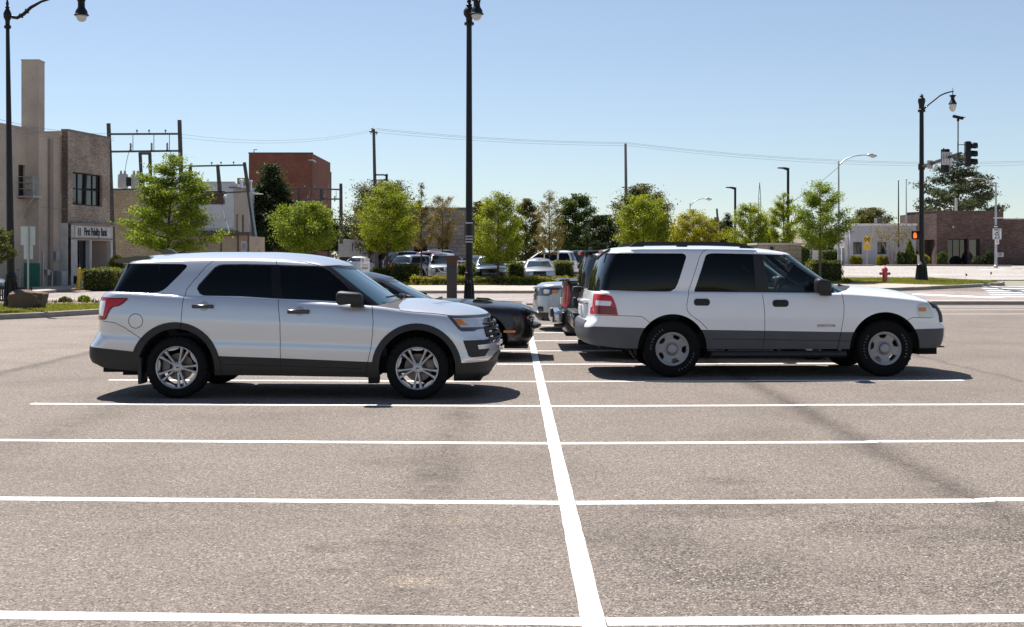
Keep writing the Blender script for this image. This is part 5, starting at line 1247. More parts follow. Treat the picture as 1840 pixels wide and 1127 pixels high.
    rules = [('none', lambda x, y, z, zn, si, ti: zn == BODY and (inpoly(x, z, hole_r) or inpoly(x, z, hole_f) or ((abs(x) < .40 or abs(x-WB) < .40) and z < .37))),
             ('none', lambda x, y, z, zn, si, ti: zn == CAP and -.8 < x < xcow and y > -.80),
             ('windscreen', lambda x, y, z, zn, si, ti: zn == GREEN and si < nA and 1 <= ti <= 14),
             ('rear_window', lambda x, y, z, zn, si, ti: zn == GREEN and x < 0 and y > -.60 and si > 70 and 1 <= ti <= 14),
             ('seam', lambda x, y, z, zn, si, ti: zn in (BODY, GREEN) and any(inpoly(x, z, p) for p in lines)),
             ('window_r', P(rglass, GREEN)), ('window_f', P(fglass, GREEN)), ('window_q', P(quarter, GREEN)), ('pillar', P(dlo, GREEN)),
             ('pillar', lambda x, y, z, zn, si, ti: zn == GREEN and (si < 14 and ti < 1 or x > 2.2)),
             ('amber', P(amber, BODY)), ('head', P(head_in, BODY)), ('headrim', P(head, BODY)),
             ('tailclear', lambda x, y, z, zn, si, ti: zn == BODY and inpoly(x, z, tail_clear) and inpoly(x, z, tail)), ('tail', P(tail_lens, BODY)), ('tailrim', P(tail, BODY)),
             ('grille', lambda x, y, z, zn, si, ti: zn == BODY and x > 3.4 and y > -.66+.25*max(0, (.95-z)) and .64 < z < .952),
             ('fog', P(fog, BODY)), ('skid', lambda x, y, z, zn, si, ti: zn == BODY and inpoly(x, z, skid) and y > -.8),
             ('clad', P(ring_r, BODY)), ('cladf', P(ring_f, BODY)), ('clad', P(clad_r, BODY)), ('dclad_r', lambda x, y, z, zn, si, ti: zn == BODY and inpoly(x, z, clad_m) and inpoly(x, z, door_r)), ('dclad_f', lambda x, y, z, zn, si, ti: zn == BODY and inpoly(x, z, clad_m) and inpoly(x, z, door_f)), ('clad', lambda x, y, z, zn, si, ti: zn == BODY and inpoly(x, z, clad_m) and x < 1.4), ('cladf', P(clad_m, BODY)), ('cladf', P(clad_f, BODY)),
             ('hood', P(hood, BODY, CAP)),
             ('fuelgap', lambda x, y, z, zn, si, ti: zn == BODY and inpoly(x, z, fuel_o) and not inpoly(x, z, fuel_i)),
             ('cup_r', P(cup1, BODY)), ('cup_f', P(cup2, BODY)),
             ('door_r', P(door_r, BODY, GREEN)), ('door_f', P(door_f, BODY, GREEN)), ('roof', lambda x, y, z, zn, si, ti: zn == ROOF), ('cowl', lambda x, y, z, zn, si, ti: zn == CAP and x > 1.9)]
    r = sh.split(rules); G = lambda *n: [(r.get(k, []), i) for k, i in n]
    add_region('body', G(('body', 0), ('seam', 1), ('fuelgap', 1), ('pillar', 2), ('roof', 0), ('cowl', 3)), [silver_paint, seam_mat, pillar_mat, black_plastic], car)
    add_region('bonnet', G(('hood', 0)), silver_paint, car)
    add_region('rear_cladding', G(('clad', 0)), clad_mat, car, 'both', .008); add_region('front_cladding', G(('cladf', 0)), clad_mat, car, 'both', .008)
    add_region('skid_plate', G(('skid', 0)), lt_silver, car, 'both', .01)
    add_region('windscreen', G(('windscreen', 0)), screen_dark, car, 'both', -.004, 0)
    add_region('rear_window', G(('rear_window', 0)), dark_tint, car, 'both', -.004, 0)
    add_region('grille', G(('grille', 0)), gloss_black, car, 'both', -.02)
    for sd, md in ((-1, 'near'), (1, 'far')):
        for k in 'rf':
            d = add_region('door', G(('door_'+k, 0), ('cup_'+k, 1), ('dclad_'+k, 2)), [silver_paint, lt_silver, clad_mat], car, md)
            w = add_region('window', G(('window_'+k, 0)), dark_tint, d, md, -.004, 0)
            a, b = (tr((344.5, 547.5), (383.5, 554)) if k == 'r' else tr((516, 556.5), (556, 564)))
            handle_part(d, a[0], b[0], min(a[1], b[1])-.002, max(a[1], b[1]), sh.surf((a[0]+b[0])/2, a[1])+.012, sd, gloss_black)
        add_region('window', G(('window_q', 0)), dark_tint, car, md, -.003, 0)
        h = add_region('headlight', G(('headrim', 1), ('head', 0)), [lamp_clear, lamp_dark], car, md, -.004)
        add_region('indicator', G(('amber', 0)), lamp_amber, h, md, .003)
        add_region('tail_light', G(('tailrim', 1), ('tail', 0), ('tailclear', 2)), [lamp_red, lamp_deep, lamp_white], car, md, .004)
        add_region('fog_light_bezel', G(('fog', 0)), clad_mat, car, md, -.015)
        mp = tr((609, 522), (657, 548)); mirror_part(car, (mp[0][0]+mp[1][0])/2-.005, (mp[0][1]+mp[1][1])/2+.0, 1.10, sd, .31, .165, .20)
        for x, ph in ((0, 283), (WB, 270)): wheel(car, x, sd*.86, .372, .372, .245, .251, sd, 'double', alloy, ph, sd < 0)
        bm = bmesh.new(); box(bm, (-.47, sd*.74 if sd > 0 else sd*.98, .17), (-.42, sd*.98 if sd > 0 else sd*.74, .50), None, 0, .018); obj('mud_flap', bm, black_plastic, car, 40)
        bm = bmesh.new(); x0 = 2.42
        tube(bm, [(2.47, sd*.60, 1.205), (2.55, sd*.30, 1.215), (2.62, sd*.02+.05, 1.205)], .011, 6); tube(bm, [(2.62, sd*.30, 1.17), (2.56, sd*.3, 1.225)], .012, 6)
        obj('windscreen_wiper', bm, black_plastic, car, 40)
    bm = bmesh.new()                                           # grille bars and badge
    for z in (.70, .76, .82, .88):
        xx = sh.xf(z); tube(bm, [(xx-.10, -.60, z), (xx+.0, -.35, z), (xx+.025, 0, z), (xx, .35, z), (xx-.10, .60, z)], .018, 8)
    for y in (-.4, -.2, .2, .4): tube(bm, [(sh.xf(.9)-.03, y, .92), (sh.xf(.7), y, .67)], .012, 6)
    obj('grille_bars', bm, black_plastic, car, 40)
    bm = bmesh.new(); lathe(bm, [(.075, 0), (.07, .02), (0, .024)], 24, Matrix.Translation((sh.xf(.8)+.01, 0, .80)) @ Matrix.Rotation(RAD(90), 4, 'Y') @ Matrix.Diagonal((.55, 1.6, 1, 1))); obj('grille_badge', bm, chrome, car, 40)
    bm = bmesh.new()
    tube(bm, [(3.52, -.78, .635), (3.74, -.5, .63), (3.825, -.2, .63), (3.835, 0, .63), (3.825, .2, .63), (3.74, .5, .63), (3.52, .78, .635)], .026, 8)
    tube(bm, [(3.76, -.42, .55), (3.84, 0, .545), (3.76, .42, .55)], .02, 8); obj('bumper_trim', bm, lt_silver, car, 40)
    bm = bmesh.new(); prism(bm, [(x, z) for x, z in tr((220, 467), (240, 462.8), (262, 460), (285, 461), (285, 470), (237, 473.5), (226, 471.5), yl=-.25)], -.58, .58); obj('spoiler', bm, gloss_black, car, 30)
    bm = bmesh.new(); prism(bm, [(x, z) for x, z in tr((291, 456.5), (297, 448.5), (301, 447), (309, 449), (320, 455.5), (322, 458), (291, 459), yl=0)], -.02, .02); obj('antenna', bm, gloss_black, car, 30)
    bm = bmesh.new(); box(bm, (-.95, -.80, .30), (3.3, .80, .50)); box(bm, (-.8, -.55, .24), (-.45, .5, .34)); tube(bm, [(-1.02, -.55, .33), (-.8, -.55, .34)], .03, 8)
    box(bm, (2.3, -.95, .19), (2.42, -.80, .30)); box(bm, (3.30, -.72, .20), (3.62, .72, .28)); obj('underbody', bm, well_mat, car)
    wheel_wells(car, ((0, .376), (WB, .376)), .47, .97, .40)
    cabin(car, (-.1, .62, 1.45), 2.2, .62)
    bm = bmesh.new(); box(bm, (-1.10, -.17, .86), (-1.06, .17, 1.0)); obj('licence_plate', bm, plate_mat, car)
    sh.bm.free(); return car

# ------------------------------------------------------------------ white SUV (front right)
def build_white_suv():
    TH = .036; C = (2.215, 18.30); WB = 3.02
    car = thing('parked_suv', 'large white SUV with grey lower trim, black roof rack and steel wheels', 'SUV', (C[0], C[1], 0), TH, 'cars parked in the near lot')
    tr = tracer(C, TH, curve([(0, 1.0), (1.15, .985), (1.25, .95), (1.8, .76)]))
    S = dict(x0=-1.2, x1=4.0, Lf=[(0, .42), (.6, .36), (1, .40)], nf=3.0, Lr=[(0, .24), (1, .2)], nr=3.2,
        zb=[(-1.3, .50), (-1.1, .46), (-.6, .41), (.4, .40), (2.6, .395), (3.4, .40), (4.1, .41)],
        zs=[(-1.2, 1.20), (-1.0, 1.21), (0, 1.205), (1.2, 1.195), (2.2, 1.185), (2.45, 1.185), (2.8, 1.165), (3.2, 1.13), (3.5, 1.095), (3.75, 1.05), (4.05, 1.0)],
        zc=[(-1.2, 1.2), (0, 1.21), (2.2, 1.24), (2.62, 1.272), (3.0, 1.255), (3.3, 1.225), (3.55, 1.18), (3.75, 1.11), (3.9, 1.04), (4.05, 1.0)],
        W=[(-1.3, .93), (-.9, .985), (-.4, 1.0), (2.6, 1.0), (3.2, .995), (3.6, .97), (4.1, .93)],
        k=[(0, .975), (.15, .99), (.3, 1.0), (.5, 1.003), (.7, .997), (.85, .985), (.93, .972), (.965, .96), (.985, .945), (1, .92)],
        xf=[(.35, 3.88), (.45, 4.0), (.6, 4.04), (.7, 4.04), (.72, 4.01), (.85, 4.0), (.95, 3.96), (1.05, 3.88), (1.15, 3.80)],
        xr=[(.4, -1.14), (.5, -1.22), (.6, -1.25), (.72, -1.245), (.78, -1.21), (.82, -1.17), (.9, -1.15), (1.1, -1.13), (1.25, -1.10)],
        capp=2.3,
        g=dict(xf=[(0, 2.66), (.5, 2.22), (1, 1.80)], xr=[(0, -1.09), (.5, -1.02), (1, -.90)], Lf=.26, nf=2.6, Lr=.2, nr=2.5,
               w0=.905, w1=[(-1, .80), (0.5, .82), (1.8, .76)], round=.05,
               z0=[(-1.1, 1.165), (0, 1.17), (1.2, 1.16), (2.2, 1.15), (2.7, 1.15)],
               z1=[(-1, 1.755), (-.7, 1.785), (-.3, 1.80), (.5, 1.80), (1.2, 1.79), (1.6, 1.765), (1.85, 1.735), (2.3, 1.70)],
               zc=[(-.95, 1.765), (-.7, 1.83), (-.3, 1.855), (.5, 1.86), (1.1, 1.845), (1.5, 1.81), (1.82, 1.75)], capp=2.0))
    sh = Shell(S, 66, 30, 16, 14, 9)
    A1, A2 = .40, .40
    def arch(cx, r, zc=.40): return [(cx+r*math.cos(RAD(a)), zc+r*math.sin(RAD(a))) for a in range(0, 181, 5)]+[(cx-r-.015, .30), (cx+r+.015, .30)]
    hole_r, hole_f = arch(0.0, .487, .405), arch(WB, .50, .415)
    w_r = tr((1248.7, 523), (1266, 461), (1268.5, 457.5), (1274, 455.6), (1281, 455.2), (1352, 456.8), (1360, 529), (1290, 526.8), (1250, 525.8))
    w_frame = tr((1248.7, 523), (1266, 461), (1268.5, 457.5), (1274, 455.6), (1281, 455.2), (1359, 456.8), (1400, 458), (1418, 459.5), (1428, 462), (1438, 468), (1470, 495.5), (1490, 511), (1503, 525), (1503.5, 528.5), (1500, 531), (1480, 531.3), (1400, 530), (1370, 529), (1290, 526.8), (1250, 525.8))
    w_f = tr((1369, 459), (1400, 459.8), (1417, 461.3), (1427, 464), (1436, 469.5), (1468, 497.5), (1468.5, 524.5), (1384, 523.5))
    quarter = tr((1000, 455), (1100, 455), (1225, 455.5), (1230, 457.5), (1232, 462), (1218, 511), (1214, 519), (1207, 523.5), (1200, 524.2), (1140, 523.6), (1081, 522), (1000, 521.5))
    tail = tr((1030, 529.5), (1078, 529), (1090, 530), (1099, 532.5), (1102, 537), (1107, 550), (1110.5, 566.6), (1071, 565), (1030, 564.5))
    tail_clear = tr((1073, 540.5), (1098, 541.5), (1099, 545), (1097, 549.7), (1072, 549))
    tail_deep = tr((1072, 550.5), (1098, 551), (1106, 553), (1108, 565.5), (1072, 564))
    head = tr((1650.5, 570.8), (1649, 561), (1648, 551), (1652, 546.2), (1669, 543), (1676, 560), (1682, 571))
    amber = tr((1651, 552.8), (1665, 552.8), (1665.5, 559.8), (1652, 560.2))
    clad_r = tr((990, 598), (1044, 592), (1068, 587), (1160, 589.6), (1165, 700), (990, 700))
    clad_m = tr((1255, 592.6), (1400, 594.8), (1545, 597.2), (1545, 700), (1255, 700))
    clad_f = tr((1630, 592), (1643, 591.8), (1700, 590.5), (1700, 700), (1630, 700))
    grille_p = tr((1668, 536), (1672, 548), (1679, 571), (1684, 580), (1720, 580), (1720, 530))
    seams = [tr((1275, 448), (1268, 449), (1262, 452), (1256, 461), (1245, 500), (1238, 525), (1234.5, 545), (1234, 554), (1236, 560), (1241, 566), (1258, 578), (1271, 591)),
             tr((1275, 448), (1300, 447.8), (1360, 449.3), (1400, 451.5)), tr((1358, 449), (1360, 457)), tr((1370.3, 529.3), (1372.6, 545), (1374, 565), (1374, 600), (1371, 627)),
             tr((1511, 515), (1514.5, 530), (1516.5, 550), (1516, 566), (1511, 597), (1505, 627)), tr((1071, 566.5), (1110, 567.3), (1152, 568.6), (1158, 572), (1168, 580.5)),
             tr((1631, 575.5), (1640, 570.8), (1676, 571.3)), tr((1280, 609), (1530, 613), yl=-1.0)]
    door_r = tr((1275, 448), (1268, 449), (1262, 452), (1256, 461), (1245, 500), (1238, 525), (1234.5, 545), (1234, 554), (1236, 560), (1241, 566), (1258, 578), (1271, 591), (1276, 640), (1371, 640), (1374, 600), (1374, 565), (1372.6, 545), (1370.3, 529.3), (1360, 457), (1358, 449), (1300, 447.8))
    door_f = tr((1358, 449), (1360, 457), (1370.3, 529.3), (1372.6, 545), (1374, 565), (1374, 600), (1371, 640), (1505, 640), (1511, 597), (1516, 566), (1516.5, 550), (1514.5, 530), (1511, 515), (1500, 512), (1440, 464), (1422, 456), (1400, 451.5))
    lines = [thick_line(p, .0075) for p in seams]
    for p in (hole_r, hole_f, tail, tail_clear, tail_deep, head, amber, clad_r, clad_m, clad_f, grille_p): sh.cut(p)
    for p in (w_r, w_frame, w_f, quarter): sh.cut(p, (GREEN,))
    for p in (door_r, door_f): sh.cut(p, (BODY, GREEN))
    for p in lines: sh.cut(p, (BODY, GREEN))
    cowl_p = [(1.5, .05), (1.5, -.80), (2.46, -.80), (2.54, -.74), (2.66, -.5), (2.76, -.22), (2.79, -.06), (2.795, .05)]; sh.cut(cowl_p, (CAP,), (0, 1))
    def P(poly, *zn): return lambda x, y, z, zone, si, ti: zone in zn and inpoly(x, z, poly)
    ns = 66+2*14
    rules = [('none', P(hole_r, BODY)), ('none', P(hole_f, BODY)), ('none', lambda x, y, z, zn, si, ti: zn == CAP and -.95 < x < 2.30 and y > -.82),
             ('windscreen', lambda x, y, z, zn, si, ti: zn == GREEN and si < 12 and 1 <= ti <= 16), ('cowl', lambda x, y, z, zn, si, ti: zn == GREEN and si < 11 and ti < 1),
             ('rear_window', lambda x, y, z, zn, si, ti: zn == GREEN and x < 0 and y > -.81 and si > ns-13 and 1 <= ti <= 14),
             ('rubber', lambda x, y, z, zn, si, ti: zn == GREEN and x > 1.5 and si == 12 and ti < 17),
             ('seam', lambda x, y, z, zn, si, ti: zn in (BODY, GREEN) and any(inpoly(x, z, p) for p in lines)),
             ('window_r', P(w_r, GREEN)), ('window_f', P(w_f, GREEN)), ('frame', P(w_frame, GREEN)), ('window_q', P(quarter, GREEN)),
             ('tclear', P(tail_clear, BODY)), ('tdeep', P(tail_deep, BODY)), ('tail', lambda x, y, z, zn, si, ti: zn == BODY and inpoly(x, z, tail) and y < -.74),
             ('amber', P(amber, BODY)), ('head', P(head, BODY)), ('grille', lambda x, y, z, zn, si, ti: zn == BODY and inpoly(x, z, grille_p) and y > -.93),
             ('dclad_r', lambda x, y, z, zn, si, ti: zn == BODY and inpoly(x, z, clad_m) and inpoly(x, z, door_r)), ('dclad_f', lambda x, y, z, zn, si, ti: zn == BODY and inpoly(x, z, clad_m) and inpoly(x, z, door_f)),
             ('clad', P(clad_r, BODY)), ('cladf', P(clad_f, BODY)), ('sillr', lambda x, y, z, zn, si, ti: zn == BODY and inpoly(x, z, clad_m) and x < 1.4), ('sillf', P(clad_m, BODY)), ('bumper', lambda x, y, z, zn, si, ti: zn == BODY and x < -.85 and .70 < z < .80 and y > -.70),
             ('door_r', P(door_r, BODY, GREEN)), ('door_f', P(door_f, BODY, GREEN)), ('roof', lambda x, y, z, zn, si, ti: zn == ROOF),
             ('cowl', lambda x, y, z, zn, si, ti: zn == CAP and inpoly(x, y, cowl_p)), ('hood', lambda x, y, z, zn, si, ti: zn == CAP and x > 1.5)]
    r = sh.split(rules); G = lambda *n: [(r.get(k, []), i) for k, i in n]
    add_region('body', G(('body', 0), ('seam', 1), ('roof', 0), ('cowl', 2), ('rubber', 2)), [white_car, seam_mat, black_plastic], car)
    add_region('bonnet', G(('hood', 0)), white_car, car)
    add_region('rear_bumper_trim', G(('clad', 0)), grey_clad, car, 'both', .006); [add_region('front_bumper_trim', G(('cladf', 0)), grey_clad, car, md, .006) for md in ('near', 'far')]
    for md in ('near', 'far'):
        for q in ('sillr', 'sillf'): add_region('sill_trim', G((q, 0)), grey_clad, car, md, .006)
    add_region('bumper_step', G(('bumper', 0)), grey_clad, car, 'both', .01)
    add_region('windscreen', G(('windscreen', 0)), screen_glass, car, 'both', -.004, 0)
    add_region('rear_window', G(('rear_window', 0)), tint_glass, car, 'both', -.004, 0)
    add_region('grille', G(('grille', 0)), clad_mat, car, 'both', .0)
    for sd, md in ((-1, 'near'), (1, 'far')):
        for k in 'rf':
            d = add_region('door', G(('door_'+k, 0), ('dclad_'+k, 1)), [white_car, grey_clad], car, md)
            if k == 'f': add_region('window_frame', G(('frame', 0)), black_plastic, d, md, .001)
            add_region('window', G(('window_'+k, 0)), clear_glass if k == 'f' else dark_tint, d, md, -.004, 0)
            pl = rrect(*(tr((1247, 549.8), (1275.5, 536.8)) if k == 'r' else tr((1388, 551.8), (1417, 538.8)))[0], *(tr((1247, 549.8), (1275.5, 536.8)) if k == 'r' else tr((1388, 551.8), (1417, 538.8)))[1], .045)
            y0 = sh.surf(pl[0][0], pl[0][1]); xm = sum(p[0] for p in pl)/len(pl); zm = sum(p[1] for p in pl)/len(pl)
            bm = bmesh.new(); prism(bm, pl, -sd*-(y0-.01) if False else sd*(y0-.02), sd*(y0+.006)); box(bm, (xm-.085, min(sd*(y0+.0), sd*(y0+.028)), zm-.018), (xm+.085, max(sd*(y0+.0), sd*(y0+.028)), zm+.020), None, 0, .01)
            obj('handle', bm, black_plastic, d, 40)
        add_region('window', G(('window_q', 0)), dark_tint, car, md, -.002, 0)
        h = add_region('headlight', G(('head', 0)), [lamp_hazy], car, md, .002)
        add_region('indicator', G(('amber', 0)), lamp_amber, h, md, .005)
        add_region('tail_light', G(('tail', 0), ('tclear', 1), ('tdeep', 2)), [lamp_red, lamp_white, lamp_deep], car, md, .008)
        mp = tr((1466, 501), (1491, 527), yl=-1.12); mirror_part(car, (mp[0][0]+mp[1][0])/2, (mp[0][1]+mp[1][1])/2, 1.13, sd, .22, .215, .22)
        for x, ph in ((0, 33), (WB, 60)): wheel(car, x, sd*.865, .40, .40, .27, .233, sd, 'steel', dull_alloy, ph, sd < 0, (('WRANGLER', 178), ('GOODYEAR', -12)) if sd < 0 and x == 0 else ((('GOODYEAR', 205), ('WRANGLER', 38)) if sd < 0 else None))
        bm = bmesh.new(); tube(bm, [(.55, sd*.98, .325), (2.46, sd*.98, .325)], .05, 12); 
        for x in (.8, 1.5, 2.2): tube(bm, [(x, sd*.98, .325), (x, sd*.70, .40)], .025, 8)
        obj('running_board', bm, black_plastic, car, 40)
        rp = tr((1131, 444), (1137, 438), (1143, 435.2), (1160, 434.5), (1300, 434.9), (1326, 436.8), (1343, 441), (1356, 446.8), (1330, 446.2), (1328, 443.2), (1300, 441.8), (1235, 441.2), (1234, 444), (1216, 443.8), (1215, 441), (1158, 440.6), (1156, 443.6), yl=-.74)
        bm = bmesh.new(); prism(bm, rp, sd*.715, sd*.765); bmesh.ops.triangulate(bm, faces=bm.faces[:]); obj('roof_rail', bm, black_plastic, car, 30)
        bm = bmesh.new(); tube(bm, [(2.48, sd*.55, 1.235), (2.58, sd*.25, 1.262), (2.62, sd*.02, 1.25)], .012, 6); tube(bm, [(2.68, sd*.25, 1.255), (2.57, sd*.25, 1.285)], .014, 6); obj('windscreen_wiper', bm, black_plastic, car, 40)
    b0, b1 = tr((1468, 588), (1501, 582.5)); yb = sh.surf(b0[0], b0[1])
    bm = bmesh.new(); box(bm, (b0[0], -(yb+.006), b0[1]), (b1[0], -(yb-.004), b1[1])); o = obj('name_badge', bm, lamp_clear, car)
    t = text_mesh('badge_lettering', 'EXPEDITION', .044, black_ink, o, ((b0[0]+b1[0])/2, -(yb+.007), (b0[1]+b1[1])/2), (RAD(90), 0, 0), .001, sx=1.02)
    bm = bmesh.new(); tube(bm, [(-.80, -.62, 1.80), (-.86, -.46, 1.76), (-.965, -.40, 1.66)], .016, 6)
    for v in bm.verts: v.co.x -= .04
    obj('rear_wiper', bm, black_plastic, car, 40)
    bm = bmesh.new(); box(bm, (-.915, -.22, 1.752), (-.87, .22, 1.782), None, 0, .008); obj('high_brake_light', bm, lamp_red, car, 40)
    bm = bmesh.new(); box(bm, (-1.20, -.40, .82), (-1.13, .40, 1.02), None, 0, .02); box(bm, (-1.21, -.45, 1.03), (-1.12, .45, 1.075), None, 0, .015); obj('tailgate_trim', bm, white_car, car, 40)
    bm = bmesh.new(); box(bm, (-1.215, -.16, .85), (-1.20, .16, .99)); obj('licence_plate', bm, plate_mat, car)
    bm = bmesh.new(); box(bm, (-1.24, -.04, .40), (-1.0, .04, .47)); obj('tow_hitch', bm, well_mat, car)
    bm = bmesh.new()
    for z in (.80, .88, .96): tube(bm, [(3.86, -.70, z), (4.02, -.3, z), (4.04, 0, z), (4.02, .3, z), (3.86, .70, z)], .02, 8)
    obj('grille_bars', bm, chrome, car, 40)
    bm = bmesh.new(); box(bm, (-1.0, -.85, .40), (3.75, .85, .62)); box(bm, (3.55, -.75, .30), (3.85, .75, .42)); tube(bm, [(-.62, -.88, .40), (-.5, -.7, .42), (.3, -.6, .42)], .035, 8); tube(bm, [(0, -.8, .38), (0, .8, .38)], .06, 8)
    box(bm, (3.86, -.6, .385), (4.02, .6, .40)); obj('underbody', bm, well_mat, car)
    wheel_wells(car, ((0, .405), (WB, .415)), .505, .985, .42)
    cabin(car, (-.3, .55, 1.45), 2.15, .78)
    sh.bm.free(); return car
build_silver_suv(); build_white_suv()
# ------------------------------------------------------------------ the other vehicles: one builder, own proportions each
def make_car(name, label, cat, loc, rot, mat, group, WB=2.75, ro=.95, fo=.92, W=.92, H=1.7, belt=1.05, hoodz=.98, nosez=.80, cowl=2.15, roof_f=1.45, roof_r=-.35, glass_r=-.75,
             roofw=.66, R=.35, style='five', rimmat=alloy, lowclad=True, nf=2.6, Lf=.5, tail=None, head=None, grille=None, windows=True, detail=0, screen=screen_dark, wheels=True, deck=None, Lr=.32, barmat=None, headmat=None, glassmat=dark_tint, chrome_line=False):
    car = thing(name, label, cat, loc, rot, group)
    x0, x1 = -ro, WB+fo
    S = dict(x0=x0+.05, x1=x1-.05, Lf=Lf, nf=nf, Lr=Lr, nr=3.0, zb=[(x0, .36), (x0+.4, .27), (WB, .24), (x1-.15, .22), (x1, .28)],
        zs=[(x0, belt+.02), (0, belt+.0), (cowl-.4, belt-.05), (cowl+.1, belt-.10 if hoodz < belt-.05 else belt-.06), (WB+.1, hoodz-.08), (x1-.25, nosez), (x1, nosez-.08)],
        zc=[(x0, belt+.03), (0, belt+.02), (cowl-.2, hoodz), (cowl+.2, hoodz+.02), (WB+.25, hoodz-.03), (x1-.22, nosez+.05), (x1-.04, nosez-.05)],
        W=[(x0, W*.94), (x0+.5, W), (WB, W), (x1-.5, W*.97), (x1, W*.90)],
        k=[(0, .94), (.15, .985), (.38, 1.0), (.6, .99), (.8, .98), (.92, .955), (.97, .93), (1, .90)],
        xf=[(.22, x1-.12), (.38, x1-.02), (.55, x1), (nosez-.12, x1-.03), (nosez, x1-.08)],
        xr=[(.36, x0+.08), (.5, x0), (.66, x0), (.75, x0+.05), (belt, x0+.10)], capp=2.2,
        g=dict(xf=[(0, cowl+.22), (.5, (cowl+roof_f)/2+.19), (1, roof_f)], xr=[(0, glass_r), (.5, (glass_r+roof_r)/2-.03), (1, roof_r)], Lf=.3, nf=2.4, Lr=.24, nr=2.6, w0=W*.90, w1=roofw, round=.05,
            z0=[(x0, belt-.03), (0, belt-.03), (cowl, belt-.1), (cowl+.3, belt-.14)], z1=[(roof_r, H-.09), (roof_r+.5, H-.065), (roof_f-.4, H-.07), (roof_f, H-.13), (cowl, H-.25)],
            zc=[(roof_r, H-.06), (roof_r+.5, H), (roof_f-.5, H), (roof_f, H-.10)], capp=2.0))
    if deck: S['zc'] = deck['zc']; S['zs'] = deck['zs']
    q = 1 if detail else 0
    sh = Shell(S, 34+16*q, 16+8*q, 10+2*q, 8+4*q, 5+2*q)
    g = sh.g; nc = sh.nc; ns = sh.nside+2*nc
    Ar = R+.075; hr, hf = circ(0, R, Ar, 26), circ(WB, R, Ar, 26)
    def side_x(t, front): return (g['xf'](t)-.26) if front else (g['xr'](t)+.20)
    zt = lambda x, t: g['z0'](x)+(g['z1'](x)-g['z0'](x))*t
    def wpoly(fa, fb, xa=None, xb=None):
        n = 8; out = []
        tl = [.10+.74*i/n for i in range(n+1)]
        F1 = [(min(side_x(t, True)-.03, xb) if xb is not None else side_x(t, True)-.03) for t in tl]; R1 = [(max(side_x(t, False)+.02, xa) if xa is not None else side_x(t, False)+.02) for t in tl]
        return [(x, zt(x, t)) for x, t in zip(F1, tl)]+[(x, zt(x, t)) for x, t in zip(R1[::-1], tl[::-1])]
    mid = (side_x(.5, True)+side_x(.5, False))/2; long_cab = (side_x(.5, True)-side_x(.5, False)) > 2.3
    if long_cab:
        a = side_x(.5, False)+.75; b_ = (a+side_x(.5, True))/2+.05; wins = [wpoly(0, 0, b_+.04, None), wpoly(0, 0, a+.05, b_-.04), wpoly(0, 0, None, a-.06)]; splits = [b_, a]
    else:
        b_ = mid+.1; wins = [wpoly(0, 0, b_+.04, None), wpoly(0, 0, None, b_-.04)]; splits = [b_]
    head = head or [(x1-.52, nosez-.03), (x1-.08, nosez-.06), (x1+.2, nosez-.10), (x1+.2, nosez-.20), (x1-.2, nosez-.24)]
    tail = tail or [(x0-.2, belt-.05), (x0+.30, belt-.06), (x0+.18, belt-.22), (x0-.2, belt-.25)]
    low = [(x0-.3, .45), (x1+.3, .42), (x1+.3, 0), (x0-.3, 0)]
    for p in [hr, hf, head, tail]+([low] if lowclad else []): sh.cut(p)
    for p in wins: sh.cut(p, (GREEN,))
    lines = [thick_line([(x, .30), (x, belt-.06)], .012) for x in splits+[cowl+.05]]
    for p in lines: sh.cut(p)
    gr = grille or dict(y=.52, z0=nosez-.34, z1=nosez-.10)
    def P(poly, zn0): return lambda x, y, z, zn, si, ti: zn == zn0 and inpoly(x, z, poly)
    nw = int(nc*.72)
    rules = [('none', P(hr, BODY)), ('none', P(hf, BODY)), ('none', lambda x, y, z, zn, si, ti: zn == CAP and glass_r+.3 < x < cowl-.15 and y > -W*.80),
        ('windscreen', lambda x, y, z, zn, si, ti: zn == GREEN and si < nw and ti >= 1 and z < zt(x, .9)), ('rear_window', lambda x, y, z, zn, si, ti: zn == GREEN and si >= ns-nw and ti >= 1 and z < zt(x, .86)),
        ('seam', lambda x, y, z, zn, si, ti: zn == BODY and any(inpoly(x, z, p) for p in lines))]
    for i, w in enumerate(wins): rules.append(('w%d' % i, P(w, GREEN)))
    rules += [('head', lambda x, y, z, zn, si, ti: zn == BODY and inpoly(x, z, head) and y < -gr['y']-.02), ('tail', lambda x, y, z, zn, si, ti: zn == BODY and inpoly(x, z, tail) and y < -W*.52),
        ('grille', lambda x, y, z, zn, si, ti: zn == BODY and x > x1-.4 and y > -gr['y'] and gr['z0'] < z < gr['z1']),
        ('clad', (lambda x, y, z, zn, si, ti: zn == BODY and inpoly(x, z, low)) if lowclad else (lambda *a: False)),
        ('deckcap', (lambda x, y, z, zn, si, ti: zn == CAP and x < glass_r) if deck else (lambda *a: False)), ('bonnet', lambda x, y, z, zn, si, ti: zn == CAP and x > cowl-.2)]
    r = sh.split(rules); G = lambda *n: [(r.get(k, []), i) for k, i in n]
    add_region('body', G(('body', 0), ('seam', 1), ('clad', 2)), [mat, seam_mat, clad_mat], car)
    add_region('bonnet', G(('bonnet', 0)), mat, car)
    if deck: add_region('bed_cover', G(('deckcap', 0)), black_plastic, car, 'both', .01)
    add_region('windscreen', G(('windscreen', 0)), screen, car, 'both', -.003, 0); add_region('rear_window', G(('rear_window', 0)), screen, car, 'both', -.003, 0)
    add_region('grille', G(('grille', 0)), gloss_black, car, 'both', -.01)
